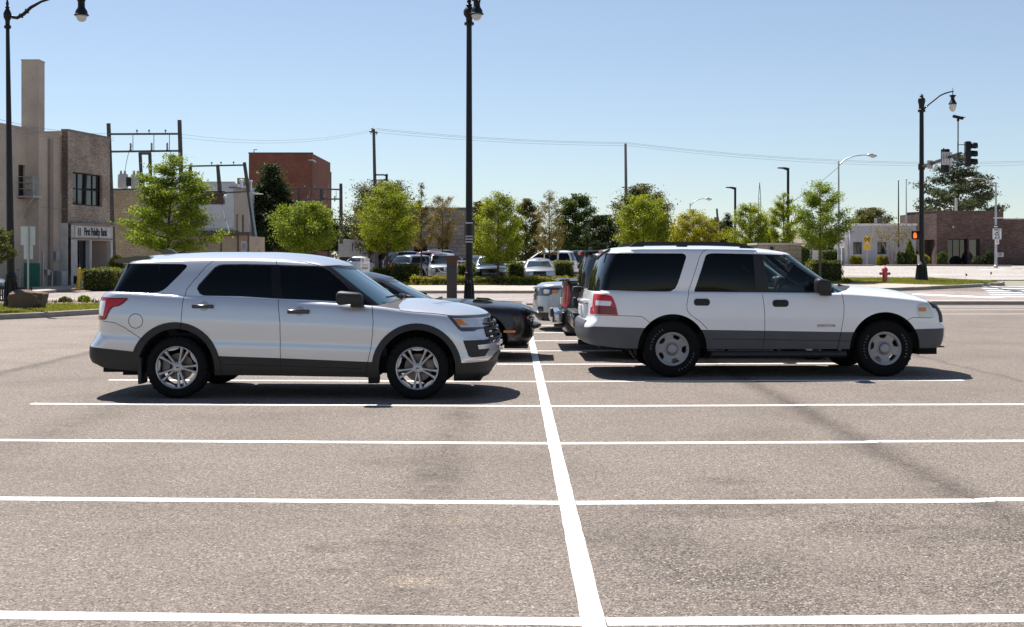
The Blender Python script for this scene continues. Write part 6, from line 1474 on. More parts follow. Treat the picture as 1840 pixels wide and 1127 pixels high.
    for sd, md in ((-1, 'near'), (1, 'far')):
        for i in range(len(wins)): add_region('window', G(('w%d' % i, 0)), glassmat, car, md, -.003, 0)
        add_region('headlight', G(('head', 0)), headmat or lamp_clear, car, md, .002); add_region('tail_light', G(('tail', 0)), lamp_red, car, md, .005)
        mirror_part(car, cowl-.25, belt+.02, W+.10, sd, .2, .14, .16)
        if wheels:
            for x in (0, WB): wheel(car, x, sd*(W-.115), R, R, .22, R*.66, sd, style, rimmat, 20+x*31, bool(detail))
    bm = bmesh.new()
    for z in (gr['z0']+.07, (gr['z0']+gr['z1'])/2, gr['z1']-.04): tube(bm, [(x1-.07, -gr['y']*.8, z), (x1-.01, 0, z), (x1-.07, gr['y']*.8, z)], .013, 6)
    obj('grille_bars', bm, barmat or chrome, car, 40)
    bm = bmesh.new(); zp = .80 if H > 1.55 else .62; box(bm, (sh.xr(zp+.06)-.012, -.16, zp), (sh.xr(zp+.06)+.03, .16, zp+.12)); obj('licence_plate', bm, plate_mat, car)
    bm = bmesh.new(); box(bm, (x0+.12, -W*.8, .24), (x1-.2, W*.8, .46)); box(bm, (glass_r+.3, -W*.75, .46), (cowl-.1, W*.75, .62)); obj('underbody', bm, well_mat, car)
    wheel_wells(car, ((0, R), (WB, R)), Ar+.01, W, .38)
    bm = bmesh.new()
    for x in ([.35, 1.25] if WB > 2.6 else [.3, 1.1]):
        for y in (-.36, .36): seat(bm, x, y, .5, max(.45, H-1.15), .46)
    obj('seats', bm, seat_mat, car, 40)
    bm = bmesh.new(); box(bm, (cowl-.45, -W*.78, .6), (cowl+.05, W*.78, belt-.08), None, 0, .05); obj('dashboard', bm, cabin_mat, car, 40)
    car['_x1'] = x1; car['_x0'] = x0
    sh.bm.free(); return car
NEAR, FAR = 'cars parked in the near lot', 'cars in the far parking lot'
# black coupe behind the silver SUV
c = make_car('parked_coupe', 'black two-door muscle car with a scooped bonnet, nose pointing at the long white line', 'car', (-3.42, 21.15, 0), -.02, black_car, NEAR, WB=2.95, ro=1.1, fo=.86, W=.95, H=1.44, belt=.99, hoodz=.965, nosez=.84, cowl=2.02, roof_f=1.40, roof_r=.25, glass_r=-.55, roofw=.60, R=.345,
    style='five', rimmat=dark_alloy, lowclad=False, nf=3.0, Lf=.55, detail=1, glassmat=tint_glass, grille=dict(y=.72, z0=.56, z1=.76), head=[(3.72, .60), (3.95, .60), (3.95, .72), (3.72, .72)])
bm = bmesh.new(); tube(bm, [(3.48, -.80, .52), (3.78, -.55, .53), (3.88, 0, .53), (3.78, .55, .53), (3.48, .80, .52)], .045, 8); box(bm, (3.30, -.70, .18), (3.70, .70, .23), None, 0, .02); obj('front_splitter', bm, black_car, c, 40)
for sd in (-1, 1):
    bm = bmesh.new(); box(bm, (3.30, min(sd*.90, sd*.945), .455), (3.50, max(sd*.90, sd*.945), .495), Matrix.Rotation(0, 4, 'Z'), 0, .008); obj('side_marker', bm, lamp_amber, c, 40)
    bm = bmesh.new(); prism(bm, [(2.75, .93), (3.05, .935), (3.12, .925), (3.0, .975), (2.8, .985)], sd*.26, sd*.48); obj('bonnet_scoop', bm, gloss_black, c, 40)
    bm = bmesh.new(); tube(bm, [(2.15, sd*.45, .99), (2.22, sd*.1, 1.0)], .012, 6); obj('windscreen_wiper', bm, black_plastic, c, 40)
bm = bmesh.new(); prism(bm, [(3.55, .80), (3.86, .745), (3.87, .765), (3.6, .855)], -.62, .62); obj('bonnet_lip', bm, black_car, c, 40)

# dark boxy SUV behind the white one
c = make_car('parked_suv', 'black boxy SUV with a stepped chrome rear bumper, tail just showing behind the white SUV', 'SUV', (2.11, 21.2, 0), .01, black_car, NEAR, Lr=.14, WB=2.85, ro=1.02, fo=.9, W=.97, H=1.83, belt=1.18, hoodz=1.15, nosez=1.02, cowl=2.15, roof_f=1.6, roof_r=-.86, glass_r=-1.0, roofw=.76, R=.38, nf=3, Lf=.35, detail=1,
    tail=[(-1.4, 1.12), (-.86, 1.10), (-.84, .80), (-1.4, .80)], glassmat=tint_glass, screen=tint_glass)
bm = bmesh.new(); box(bm, (-1.11, -.93, .50), (-.93, .93, .74), None, 0, .05, 3); obj('rear_bumper', bm, simple('dark chrome', (.10, .10, .105), .2, .9), c, 40)
bm = bmesh.new(); box(bm, (-1.12, -.9, .735), (-.95, .9, .775), None, 0, .015); obj('bumper_pad', bm, black_plastic, c, 40)
bm = bmesh.new(); box(bm, (-1.10, -.55, 1.10), (-.96, -.35, 1.20), None, 0, .03); box(bm, (-1.10, -.62, .86), (-.99, -.42, 1.02), None, 0, .03); obj('tailgate_handle', bm, black_plastic, c, 40)
bm = bmesh.new(); box(bm, (-.95, -.6, 1.77), (-.55, .6, 1.80), None, 0, .012); obj('spoiler', bm, charcoal_car, c, 40)
bm = bmesh.new(); box(bm, (-.965, -.25, 1.725), (-.88, .25, 1.768), None, 0, .02); obj('high_brake_light', bm, lamp_red, c, 40)
bm = bmesh.new(); tube(bm, [(-.90, -.3, 1.72), (-1.0, -.32, 1.5)], .014, 6); obj('rear_wiper', bm, black_plastic, c, 40)
# black pickup
c = make_car('pickup_truck', 'black pickup truck with tall red tail light and chrome bumper, only its tailgate showing', 'pickup', (2.05, 23.4, 0), .0, black_car, NEAR, Lr=.12, WB=3.4, ro=1.18, fo=.95, W=.98, H=1.9, belt=1.25, hoodz=1.22, nosez=1.08, cowl=3.0, roof_f=2.4, roof_r=1.0, glass_r=.85, roofw=.74, R=.40, nf=3, Lf=.35, lowclad=False, detail=1,
    tail=[(-1.6, 1.17), (-1.0, 1.16), (-.98, 1.02), (-1.0, .86), (-1.04, .78), (-1.6, .78)], deck=dict(zs=[(-1.2, 1.245), (.8, 1.25), (2.4, 1.24), (3.2, 1.18), (4.4, 1.04)], zc=[(-1.2, 1.27), (.8, 1.275), (2.8, 1.26), (3.6, 1.2), (4.3, 1.0)]))
bm = bmesh.new(); box(bm, (-1.33, -.95, .46), (-1.10, .95, .70), None, 0, .05, 3); obj('rear_bumper', bm, chrome, c, 40)
bm = bmesh.new(); box(bm, (-1.28, -.93, .40), (-1.10, -.55, .458), None, 0, .02); box(bm, (-1.36, -.98, .60), (-1.29, -.84, .76), None, 0, .03); obj('bumper_step', bm, grey_clad, c, 40)
bm = bmesh.new(); prism(bm, [(-1.22, 1.245), (-1.0, 1.25), (-1.0, 1.285), (-1.16, 1.28)], -.9, .9); obj('tailgate_spoiler', bm, black_car, c, 40)
# silver-white crossover with its nose to the left
c = make_car('parked_suv', 'silver crossover facing the black coupe, chrome barred grille and orange corner lamp', 'SUV', (4.35, 29.0, 0), math.pi-.01, lt_silver, NEAR, WB=2.86, ro=1.05, fo=1.0, W=.96, H=1.68, belt=1.12, hoodz=1.15, nosez=1.04, cowl=2.15, roof_f=1.6, roof_r=-.6, glass_r=-.9, roofw=.68, R=.37, nf=2.6, Lf=.5, detail=1,
    head=[(3.2, .98), (3.5, 1.0), (3.95, .97), (3.95, .80), (3.5, .80)], grille=dict(y=.62, z0=.70, z1=1.0), headmat=lamp_dark)
for sd in (-1, 1):
    bm = bmesh.new(); box(bm, (3.46, min(sd*.70, sd*.90), .85), (3.62, max(sd*.70, sd*.90), .94), None, 0, .02); obj('headlight_lens', bm, lamp_white, c, 40)
    bm = bmesh.new(); box(bm, (3.30, min(sd*.84, sd*.945), .86), (3.42, max(sd*.84, sd*.945), .93), Matrix.Translation((0, 0, 0)), 0, .01); obj('indicator', bm, lamp_amber, c, 40)
    bm = bmesh.new(); box(bm, (3.5, min(sd*.62, sd*.86), .44), (3.76, max(sd*.62, sd*.86), .56), None, 0, .03); obj('fog_light_bezel', bm, gloss_black, c, 40)
    bm = bmesh.new(); tube(bm, [(3.45, sd*.88, .60), (3.62, sd*.80, .45), (3.78, sd*.6, .42)], .02, 6); obj('bumper_trim', bm, chrome, c, 40)

def far_car(px, Y, rot, label, cat, mat, dx=None, group=FAR, **kw):
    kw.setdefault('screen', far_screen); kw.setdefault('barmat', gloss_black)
    x = wx(px, Y); name = {'sedan': 'parked_sedan', 'SUV': 'parked_suv', 'hatchback': 'parked_hatchback'}[cat]
    c = make_car(name, label, cat, (0, 0, 0), RAD(rot), mat, group, **kw)
    ctr = (c['_x1']+c['_x0'])/2; a = RAD(rot)                  # the measured point is the middle of the car
    px_, py_ = x-ctr*math.cos(a), Y-ctr*math.sin(a); c.location = (px_, py_, gz(x, Y)-.0)
    return c
SED = dict(WB=2.75, ro=1.05, fo=.95, W=.91, H=1.45, belt=.98, hoodz=.98, nosez=.80, cowl=2.1, roof_f=1.35, roof_r=-.05, glass_r=-.72, roofw=.58, R=.33, lowclad=False)
SUVP = dict(WB=2.75, ro=.95, fo=.93, W=.94, H=1.72, belt=1.10, hoodz=1.10, nosez=.94, cowl=2.1, roof_f=1.45, roof_r=-.55, glass_r=-.85, roofw=.64, R=.36)
far_car(650, 100, 82, 'white sedan seen from behind beside the box trailer, dark red tail lights', 'sedan', pearl_car, **SED)
far_car(698, 106, 90, 'black hatchback seen from behind with two round red tail lights, near the stone building', 'hatchback', charcoal_car, **{**SUVP, 'H': 1.6, 'glass_r': -.8})
far_car(745, 88, 38, 'dark navy SUV parked at an angle, red tail light towards the white sedan', 'SUV', navy_car, **SUVP)
far_car(763, 76, 50, 'grey hatchback tucked behind the silver crossover with the V-shaped grille', 'hatchback', grey_car, **{**SUVP, 'H': 1.55, 'belt': 1.02, 'hoodz': 1.0})
m = far_car(796, 70.5, -84, 'silver crossover facing the street with a chrome V-shaped grille, beside the tall brown pylon', 'SUV', lt_silver, **{**SUVP, 'grille': dict(y=.46, z0=.60, z1=.84)})
bm = bmesh.new()
for sd in (-1, 1): tube(bm, [(3.62, sd*.42, .86), (3.70, sd*.22, .66), (3.72, 0, .62)], .035, 6)
lathe(bm, [(.09, 0), (.08, .02), (0, .02)], 14, Matrix.Translation((3.69, 0, .76)) @ Matrix.Rotation(RAD(90), 4, 'Y')); obj('grille_emblem', bm, chrome, m, 40)
far_car(800, 82, 12, 'maroon SUV parked side-on behind the silver crossover', 'SUV', maroon_car, **SUVP)
far_car(812, 93, 0, 'black SUV in the last row, its roof showing over the maroon one', 'SUV', black_car, **{**SUVP, 'H': 1.8})
far_car(862, 84, -70, 'dark slate sedan half hidden behind the black lamp post', 'sedan', slate_car, **SED)
far_car(881, 68.5, -90, 'dark slate crossover facing the street behind the hedge, wide black grille', 'SUV', slate_car, **{**SUVP, 'H': 1.62, 'belt': 1.03, 'hoodz': 1.04, 'nosez': .90, 'grille': dict(y=.56, z0=.50, z1=.82)})
far_car(968, 67, -90, 'silver grey sedan facing the street behind the hedge, bluish windscreen', 'sedan', lt_silver, **{**SED, 'grille': dict(y=.4, z0=.42, z1=.74)})
far_car(968, 79, 166, 'white SUV parked side-on with long dark windows, behind the silver grey sedan', 'SUV', pearl_car, **{**SUVP, 'WB': 3.0, 'ro': 1.08, 'fo': 1.0, 'H': 1.80, 'roof_r': -.75, 'glass_r': -1.0})
far_car(1037, 86, 92, 'black SUV seen from behind with a red light bar, beside the white SUV', 'SUV', black_car, **{**SUVP, 'H': 1.78})
far_car(503, 63, 8, 'white SUV whose roof just shows over the silver SUV', 'SUV', pearl_car, **{**SUVP, 'H': 1.76})
far_car(556, 60, 6, 'light silver sedan whose roof edge just shows over the silver SUV', 'sedan', lt_silver, **{**SED, 'H': 1.72, 'belt': 1.1})
c = far_car(-104, 45.9, 0, 'light silver car on the street at the edge of the view, only its nose showing', 'sedan', lt_silver, group='cars on the street', **SED)
for o in bpy.data.objects:
    for k in ('_x0', '_x1'):
        if k in o: del o[k]
# box trailer parked by the stone building
t = thing('box_trailer', 'white box trailer with black graffiti scrawl parked by the stone building', 'trailer')
x0, x1 = wx(608, 103), wx(662, 103); zb_, zt_ = wz(462, 103), wz(431, 103)
bm = bmesh.new(); box(bm, (x0, 103, zb_), (x1, 105.4, zt_), None, 0, .04); obj('box_body', bm, simple('off white trailer skin', (.42, .41, .40), .6), t)
bm = bmesh.new(); r2 = random.Random(3); cx0 = wx(640, 103)
for k in range(9):
    x = cx0+(k-4)*.085; zc_ = (zb_+zt_)/2+.25
    tube(bm, [(x, 102.99, zc_+r2.uniform(.1, .4)), (x+r2.uniform(-.05, .08), 102.99, zc_), (x+r2.uniform(-.06, .1), 102.99, zc_-r2.uniform(.2, .6))], .022, 5)
obj('graffiti', bm, black_ink, t)
bm = bmesh.new(); box(bm, (x0+.1, 103.1, zb_-.25), (x1-.1, 105.2, zb_-.002)); obj('chassis', bm, black_plastic, t)
for x in (x0+.5, x1-.5):
    wheel(t, x, 103.35, gz(x, 103)+.42, .42, .25, .25, -1, 'five', dull_alloy, 0, False)
# ------------------------------------------------------------------ street furniture
globe = None
def globe_mat():
    m, n, l, b = new_mat('frosted lamp globe'); b.inputs['Base Color'].default_value = (.72, .70, .66, 1); b.inputs['Roughness'].default_value = .25; b.inputs['Transmission Weight'].default_value = .25; b.inputs['Coat Weight'].default_value = .6; return m
globe = globe_mat()
sticker = simple('faded sticker', (.5, .45, .42), .6)
def street_lamp(label, x, y, H, arm, rise, ang=0.0, style='dome', base_w=.30, lean=0.0, zbase=None, r0=.115, r1=.062, collar=True):
    z0 = gz(x, y) if zbase is None else zbase; t = thing('street_lamp', label, 'street lamp', (x, y, z0), ang, 'black ornamental street lamps'); t.rotation_euler = (0, lean, ang)
    bm = bmesh.new(); lathe(bm, [(base_w, 0), (base_w, .10), (base_w*.90, .14), (base_w*.86, .22), (base_w*.72, .45), (base_w*.66, .80), (base_w*.72, .84), (base_w*.72, .94), (base_w*.6, .98), (base_w*.5, 1.02)], 20)
    for k in range(10): tube(bm, [(base_w*.86*math.cos(k*.628), base_w*.86*math.sin(k*.628), .2), (base_w*.68*math.cos(k*.628), base_w*.68*math.sin(k*.628), .8)], .022, 5)
    obj('base', bm, black_metal, t, 40)
    bm = bmesh.new(); lathe(bm, [(r0*1.25, .98), (r0*1.25, 1.05), (r0, 1.08), (r1, H-.35), (r1*1.0, H-.3)], 16); obj('pole', bm, black_metal, t, 40)
    bm = bmesh.new(); lathe(bm, [(r1, H-.38), (r1*1.9, H-.34), (r1*1.9, H-.28), (r1*1.2, H-.24), (r1*1.25, H-.12), (r1*2.1, H-.02), (r1*2.2, H+.10), (r1*1.4, H+.20), (r1*.9, H+.25), (r1*1.3, H+.29), (r1*.6, H+.34), (r1*.9, H+.40), (r1*.3, H+.55), (0, H+.72)] if style == 'dome' else
              [(r1, H-.45), (r1*1.8, H-.42), (r1*1.8, H-.32), (r1*1.3, H-.28), (r1*1.3, H-.1), (r1*1.8, H+.12), (r1*1.6, H+.25), (r1*.8, H+.32), (r1*.9, H+.4), (0, H+.52)], 14); obj('finial', bm, black_metal, t, 40)
    bm = bmesh.new()
    if style == 'dome':
        P = [(0, 0, H+.02), (.30, 0, H-.03), (.50, 0, H+.08), (.72, 0, H+.28), (1.05*arm/2.3, 0, H+.28+rise*.42), (1.55*arm/2.3, 0, H+.28+rise*.78), (arm*.87, 0, H+.28+rise*.97), (arm, 0, H+.28+rise)]
        tube(bm, P, [.055, .055, .055, .05, .038, .034, .03, .03], 10)
        for q in (.42, .60): lathe(bm, [(.05, -.02), (.085, -.02), (.085, .02), (.05, .02)], 10, Matrix.Translation((q, 0, H+(.03 if q < .5 else .17))) @ Matrix.Rotation(RAD(55), 4, 'Y'))
        zl = H+.28+rise
    else:
        P = [(0, 0, H-.38), (arm*.25, 0, H-.02), (arm*.6, 0, H+.42), (arm*.74, 0, H+.52), (arm*.9, 0, H+.60), (arm, 0, H+.63)]
        tube(bm, P, [.045, .04, .038, .038, .035, .03], 10); lathe(bm, [(0, -.07), (.07, 0), (0, .07)], 8, Matrix.Translation((arm, 0, H+.63))); tube(bm, [(arm, 0, H+.63), (arm, 0, H+.82)], .012, 6); zl = H+.63
    obj('arm', bm, black_metal, t, 40)
    bm = bmesh.new()
    if style == 'dome':
        lathe(bm, [(.035, zl), (.035, zl-.10), (.07, zl-.13), (.115, zl-.17), (.125, zl-.24), (.105, zl-.26), (.105, zl-.42), (.12, zl-.46), (.18, zl-.56), (.185, zl-.64), (.22, zl-.66), (.22, zl-.685), (.15, zl-.685)], 18, Matrix.Translation((arm, 0, 0)))
    else:
        lathe(bm, [(.02, zl), (.02, zl-.17), (.16, zl-.19), (.16, zl-.25), (.10, zl-.28), (.09, zl-.40), (.13, zl-.48), (.18, zl-.58), (.21, zl-.63), (.21, zl-.65), (.14, zl-.65)], 18, Matrix.Translation((arm, 0, 0)))
    la = obj('lantern', bm, black_metal, t, 40)
    bm = bmesh.new()
    if style == 'dome': lathe(bm, [(.17, zl-.686), (.165, zl-.74), (.13, zl-.82), (.07, zl-.87), (0, zl-.885)], 18, Matrix.Translation((arm, 0, 0)))
    else: lathe(bm, [(.195, zl-.651), (.19, zl-.76), (.15, zl-.92), (.08, zl-1.03), (0, zl-1.06)], 18, Matrix.Translation((arm, 0, 0)))
    obj('globe', bm, globe, la, True); return t
LEFT = street_lamp('black ornamental lamp post standing on the grass island by the boulder', wx(20, 38.0), 38.0, 8.95, 2.28, .42, 0, 'dome', .24, -.0125, .13, .12, .055)
t = street_lamp('tall black ornamental lamp post behind the black coupe, beside the brown pylon', wx(843, 39.6), 39.6, 9.35, .55, .30, RAD(-62), 'dome', .185, 0, .13, .118, .085)
bm = bmesh.new(); box(bm, (-.165, .10, wz(437, 39.6)-.13), (.165, .115, wz(400, 39.6)-.13), Matrix.Rotation(RAD(62), 4, 'Z')); o = obj('pole_sign', bm, simple('brown sign back', (.16, .13, .115), .6), t)
for z in (wz(401, 39.6), wz(425, 39.6), wz(430, 39.6), wz(435, 39.6)): part('sign_band', lambda bm: lathe(bm, [(.115, z-.15), (.118, z-.14), (.118, z-.115), (.115, z-.105)], 14), grey_steel, t)
bm = bmesh.new(); box(bm, (-.045, -.118, wz(509, 39.6)-.13), (.045, -.110, wz(500, 39.6)-.13), Matrix.Rotation(RAD(62), 4, 'Z')); obj('sticker', bm, sticker, t)
bm = bmesh.new(); z = wz(290, 39.6); box(bm, (-.12, -.02, z-.13-.04), (-.05, .02, z-.13+.04)); obj('bracket', bm, black_metal, t)
RX, RY = wx(1656, 63), 63.0
t = street_lamp('black corner lamp post carrying the traffic signal arm and a pedestrian signal', RX, RY, 9.15, 1.62, 0, RAD(3), 'bell', .36, 0, None, .135, .105)
rz = gz(RX, RY)
bm = bmesh.new(); e = Vector((wx(1727, 55.0), 55.0, wz(275, 55.0)))-Vector((RX, RY, rz)); s_ = Vector((.05, -.05, wz(300, 63)-rz)); M3 = Matrix.Rotation(-RAD(3), 3, 'Z'); e = M3 @ e
tube(bm, [s_, s_.lerp(e, .97), e], [.10, .062, .05], 10); lathe(bm, [(.17, -.15), (.17, .15)], 14, Matrix.Translation((0, 0, s_.z))); obj('mast_arm', bm, black_metal, t, 40)
bm = bmesh.new(); q = s_.lerp(e, .93); tube(bm, [q, q+Vector((0, 0, 1.55))], .028, 8); obj('camera_pole', bm, black_metal, t, 40)
bm = bmesh.new(); lathe(bm, [(.03, -.08), (.06, -.05), (.06, .0), (.03, .06)], 10, Matrix.Translation(q+Vector((0, 0, 1.55)))); box(bm, (-.25, -.07, -.07), (.25, .07, .06), Matrix.Translation(q+Vector((0, 0, 1.66))) @ Matrix.Rotation(RAD(13), 4, 'Y'), 0, .035); box(bm, (.15, -.08, .05), (.32, .08, .062), Matrix.Translation(q+Vector((0, 0, 1.66))) @ Matrix.Rotation(RAD(13), 4, 'Y')); obj('detector_camera', bm, black_metal, t, 40)
Wp = lambda v: Vector((RX, RY, rz))+Matrix.Rotation(RAD(3), 3, 'Z') @ v
SGR = 'traffic signals on the mast arm'
lens_mats = [simple('unlit signal lens %s' % k, c, .3, 0, .6) for k, c in (('red', (.07, .01, .01)), ('amber', (.08, .04, .005)), ('green', (.005, .05, .03)))]
def signal(label, P, face, bracket=-.42):
    t = thing('traffic_signal', label, 'traffic signal', P, face, SGR)
    bm = bmesh.new(); box(bm, (-.12, -.19, -.56), (.10, .19, .56), None, 0, .03)
    for z in (-.36, 0, .36): box(bm, (.10, -.15, z-.15), (.13, .15, z+.15), None, 0, .01)
    obj('housing', bm, black_metal, t, 40)
    for i, z in enumerate((.36, 0, -.36)):
        bm = bmesh.new(); rows = []
        for k in range(13):
            a = RAD(-35+250*k/12); rows.append((bm.verts.new((.12, .155*math.cos(a), z+.155*math.sin(a))), bm.verts.new((.40, .155*math.cos(a), z+.155*math.sin(a)-.02))))
        for a, b in zip(rows, rows[1:]): bm.faces.new((a[0], a[1], b[1], b[0]))
        v = obj('visor', bm, black_metal, t, 40, fix=False); m = v.modifiers.new('thickness', 'SOLIDIFY'); m.thickness = .008
        bm = bmesh.new(); lathe(bm, [(.14, .131), (.12, .15), (.06, .165), (0, .17)], 16, Matrix.Translation((0, 0, z)) @ Matrix.Rotation(RAD(90), 4, 'Y')); obj('lens', bm, lens_mats[i], t, True)
    bm = bmesh.new(); tube(bm, [(bracket, 0, -.58), (bracket, 0, .58)], .028, 8); tube(bm, [(bracket, 0, .42), (-.1, 0, .42)], .018, 6); tube(bm, [(bracket, 0, -.48), (-.1, 0, -.48)], .018, 6); obj('bracket', bm, black_metal, t, 40); return t
k = Wp(e)+Vector((.62, -.1, .02)); k = Vector((wx(1739, 54.9), 54.9, wz(277, 54.9))); signal('black three-lamp traffic signal hanging clear of the end of the mast arm', k, RAD(-8))
bm = bmesh.new(); a_ = Wp(e); tube(bm, [a_, k+Vector((-.42, 0, 0))], .035, 8); tag(obj('signal_clamp', bm, black_metal), 'short clamp joining the mast arm tip and the outer signal', 'clamp')
k2 = Vector((wx(1697, 58.2), 58.2, wz(289, 58.2))); signal('black traffic signal half hidden behind the sign in the middle of the mast arm', k2+Vector((.1, .15, 0)), RAD(60))
for lab, px, Y, pz, w_, h_ in (('small grey sign back on the mast arm next to the post', 1674, 60.9, 296, .38, .42), ('larger grey street sign back at the middle of the mast arm', 1704.5, 57.2, 285, .66, .60)):
    c = Vector((wx(px, Y)-.09, Y-.02, wz(pz, Y))); d = (Wp(e)-Wp(s_)).normalized(); an = RAD(28)
    t2 = thing('street_sign', lab, 'sign', c, an, 'sign plates on the mast arm')
    bm = bmesh.new(); box(bm, (-w_/2, -.012, -h_/2), (w_/2, .0, h_/2)); obj('plate', bm, sign_grey, t2)
    bm = bmesh.new()
    for x in (-w_*.28, 0, w_*.28): box(bm, (x-.018, -.045, -h_/2), (x+.018, -.013, h_/2))
    for z in (-h_*.42, h_*.42): box(bm, (-w_/2, -.035, z-.02), (w_/2, -.0135, z+.02))
    obj('stiffener', bm, pale_trim, t2)
# pedestrian signal with a lit orange hand
pc = Vector((wx(1647.5, 62.8), 62.8, wz(423, 62.8))); t = thing('pedestrian_signal', 'pedestrian signal showing a lit orange hand on the corner lamp post', 'pedestrian signal', pc, RAD(-12))
bm = bmesh.new(); box(bm, (-.26, -.06, -.21), (.20, .16, .21), None, 0, .03); box(bm, (-.27, -.16, .20), (.21, -.055, .215)); box(bm, (.19, -.05, -.05), (.34, .02, .05)); obj('housing', bm, black_metal, t, 40)
hand_mat, hn, hl, hb = new_mat('lit orange hand'); hb.inputs['Base Color'].default_value = (.8, .16, .02, 1); hb.inputs['Emission Color'].default_value = (1, .13, .012, 1); hb.inputs['Emission Strength'].default_value = 1.1
bm = bmesh.new(); box(bm, (-.17, -.068, -.14), (-.02, -.0605, .02), None, 0, .02)
for i, (x, h_) in enumerate(((-.155, .10), (-.115, .145), (-.075, .14), (-.038, .10))): box(bm, (x-.014, -.0675, .0), (x+.014, -.061, h_), None, 0, .006)
box(bm, (-.02, -.069, -.015), (.03, -.062, .015), Matrix.Translation((-.025, 0, -.05)) @ Matrix.Rotation(RAD(-50), 4, 'Y'), 0, .005); obj('hand_symbol', bm, hand_mat, t)
bm = bmesh.new(); box(bm, (wx(1649.5, 62.7), 62.7, wz(472, 62.7)), (wx(1652.5, 62.7), 62.78, wz(459, 62.7)), None, 0, .01); box(bm, (wx(1650, 62.7), 62.66, wz(475, 62.7)), (wx(1654, 62.7), 62.75, wz(471.5, 62.7)), None, 0, .02); tag(obj('push_button', bm, pale_trim), 'pale crossing push button plate on the corner lamp post', 'push button')

# fire hydrant
hx, hy = wx(1590, 60.5), 60.5; hz = gz(hx, hy)+.10
red_paint = simple('red hydrant paint', (.42, .025, .04), .4, 0, .3, var=.2, scale=9)
t = thing('fire_hydrant', 'red fire hydrant standing on the pavement in front of the lawn', 'fire hydrant', (hx, hy, hz))
bm = bmesh.new(); lathe(bm, [(.19, 0), (.19, .05), (.12, .06), (.115, .10), (.12, .42), (.13, .44), (.115, .47), (.115, .58), (.17, .585), (.17, .62), (.14, .625), (.14, .66), (.12, .72), (.08, .765), (.03, .78), (.03, .82), (0, .82)], 18); obj('barrel', bm, red_paint, t, 35)
for sx in (-1, 1):
    bm = bmesh.new(); lathe(bm, [(.055, 0), (.055, .12), (.075, .125), (.075, .165), (.03, .17), (.025, .20), (0, .20)], 12, Matrix.Translation((sx*.08, 0, .46)) @ Matrix.Rotation(RAD(90*sx), 4, 'Y')); obj('side_outlet', bm, red_paint, t, 35)
bm = bmesh.new(); lathe(bm, [(.075, 0), (.075, .12), (.095, .125), (.095, .17), (.03, .18), (.025, .21), (0, .21)], 14, Matrix.Translation((0, -.07, .44)) @ Matrix.Rotation(RAD(90), 4, 'X')); obj('front_outlet', bm, red_paint, t, 35)
bm = bmesh.new(); tube(bm, [(hx+.24, hy-.1, hz), (hx+.24, hy-.1, hz+.30)], .012, 6); tag(obj('marker_rod', bm, grey_steel), 'thin grey marker rod beside the fire hydrant', 'rod')
for px, Y, lab in ((1735, 64.5, 'small red marker flag on the lawn nearer the corner lamp post'), (1779.5, 66.8, 'small red marker flag by the far tip of the lawn')):
    x = wx(px, Y); z = gz(x, Y)+.1; t = thing('marker_flag', lab, 'flag', (x, Y, z), 0, 'marker flags'); part('stake', lambda bm: tube(bm, [(0, 0, 0), (0, 0, .34)], .006, 5), grey_steel, t)
    bm = bmesh.new(); prism(bm, [(0, .33), (.10, .28), (.08, .17), (0, .19)], -.003, .003); obj('cloth', bm, red_paint, t)

# brown pay pylon
x = wx(812, 38.6); t = thing('parking_pylon', 'dark brown square pylon with a flared flat head beside the tall lamp post', 'pylon', (x, 38.6, .13))
bronze = simple('dark bronze metal', (.058, .046, .044), .45, .2)
part('column', lambda bm: box(bm, (-.155, -.155, 0), (.155, .155, 1.32), None, 0, .012), bronze, t, 40)
bm = bmesh.new(); rows = []
for w_, z in ((.157, 1.30), (.165, 1.42), (.20, 1.52), (.235, 1.575), (.235, 1.60)): rows.append([bm.verts.new((sx*w_, sy*w_, z)) for sx, sy in ((-1, -1), (1, -1), (1, 1), (-1, 1))])
for a, b in zip(rows, rows[1:]):
    for i in range(4): bm.faces.new((a[i], a[(i+1) % 4], b[(i+1) % 4], b[i]))
bm.faces.new(rows[-1]); obj('flared_head', bm, simple('rusty brown metal', (.075, .045, .035), .5, .2), t, 30)

# signs
def sign_post(name, label, x, y, h, r=.03, mat=grey_steel, zb=None, cat='sign', group=None):
    z = gz(x, y)+.1 if zb is None else zb; t = thing(name, label, cat, (x, y, z), 0, group); part('post', lambda bm: tube(bm, [(0, 0, 0), (0, 0, h)], r, 8), mat, t, 40); return t, z
Y = 40.0; t, z = sign_post('road_sign', 'grey back of a two-plate road sign on the grass island by the boulder', wx(50.5, Y), Y, wz(406, Y)-.14, .03, grey_steel, .14)
for nm, x0, x1, y0, y1 in (('upper_plate', 36.5, 62.5, 407, 440.5), ('lower_plate', 42, 58.5, 441, 466)):
    bm = bmesh.new(); box(bm, (wx(x0, Y)-wx(50.5, Y), .032, wz(y1, Y)-z), (wx(x1, Y)-wx(50.5, Y), .04, wz(y0, Y)-z)); obj('sign_plate', bm, sign_grey, t)
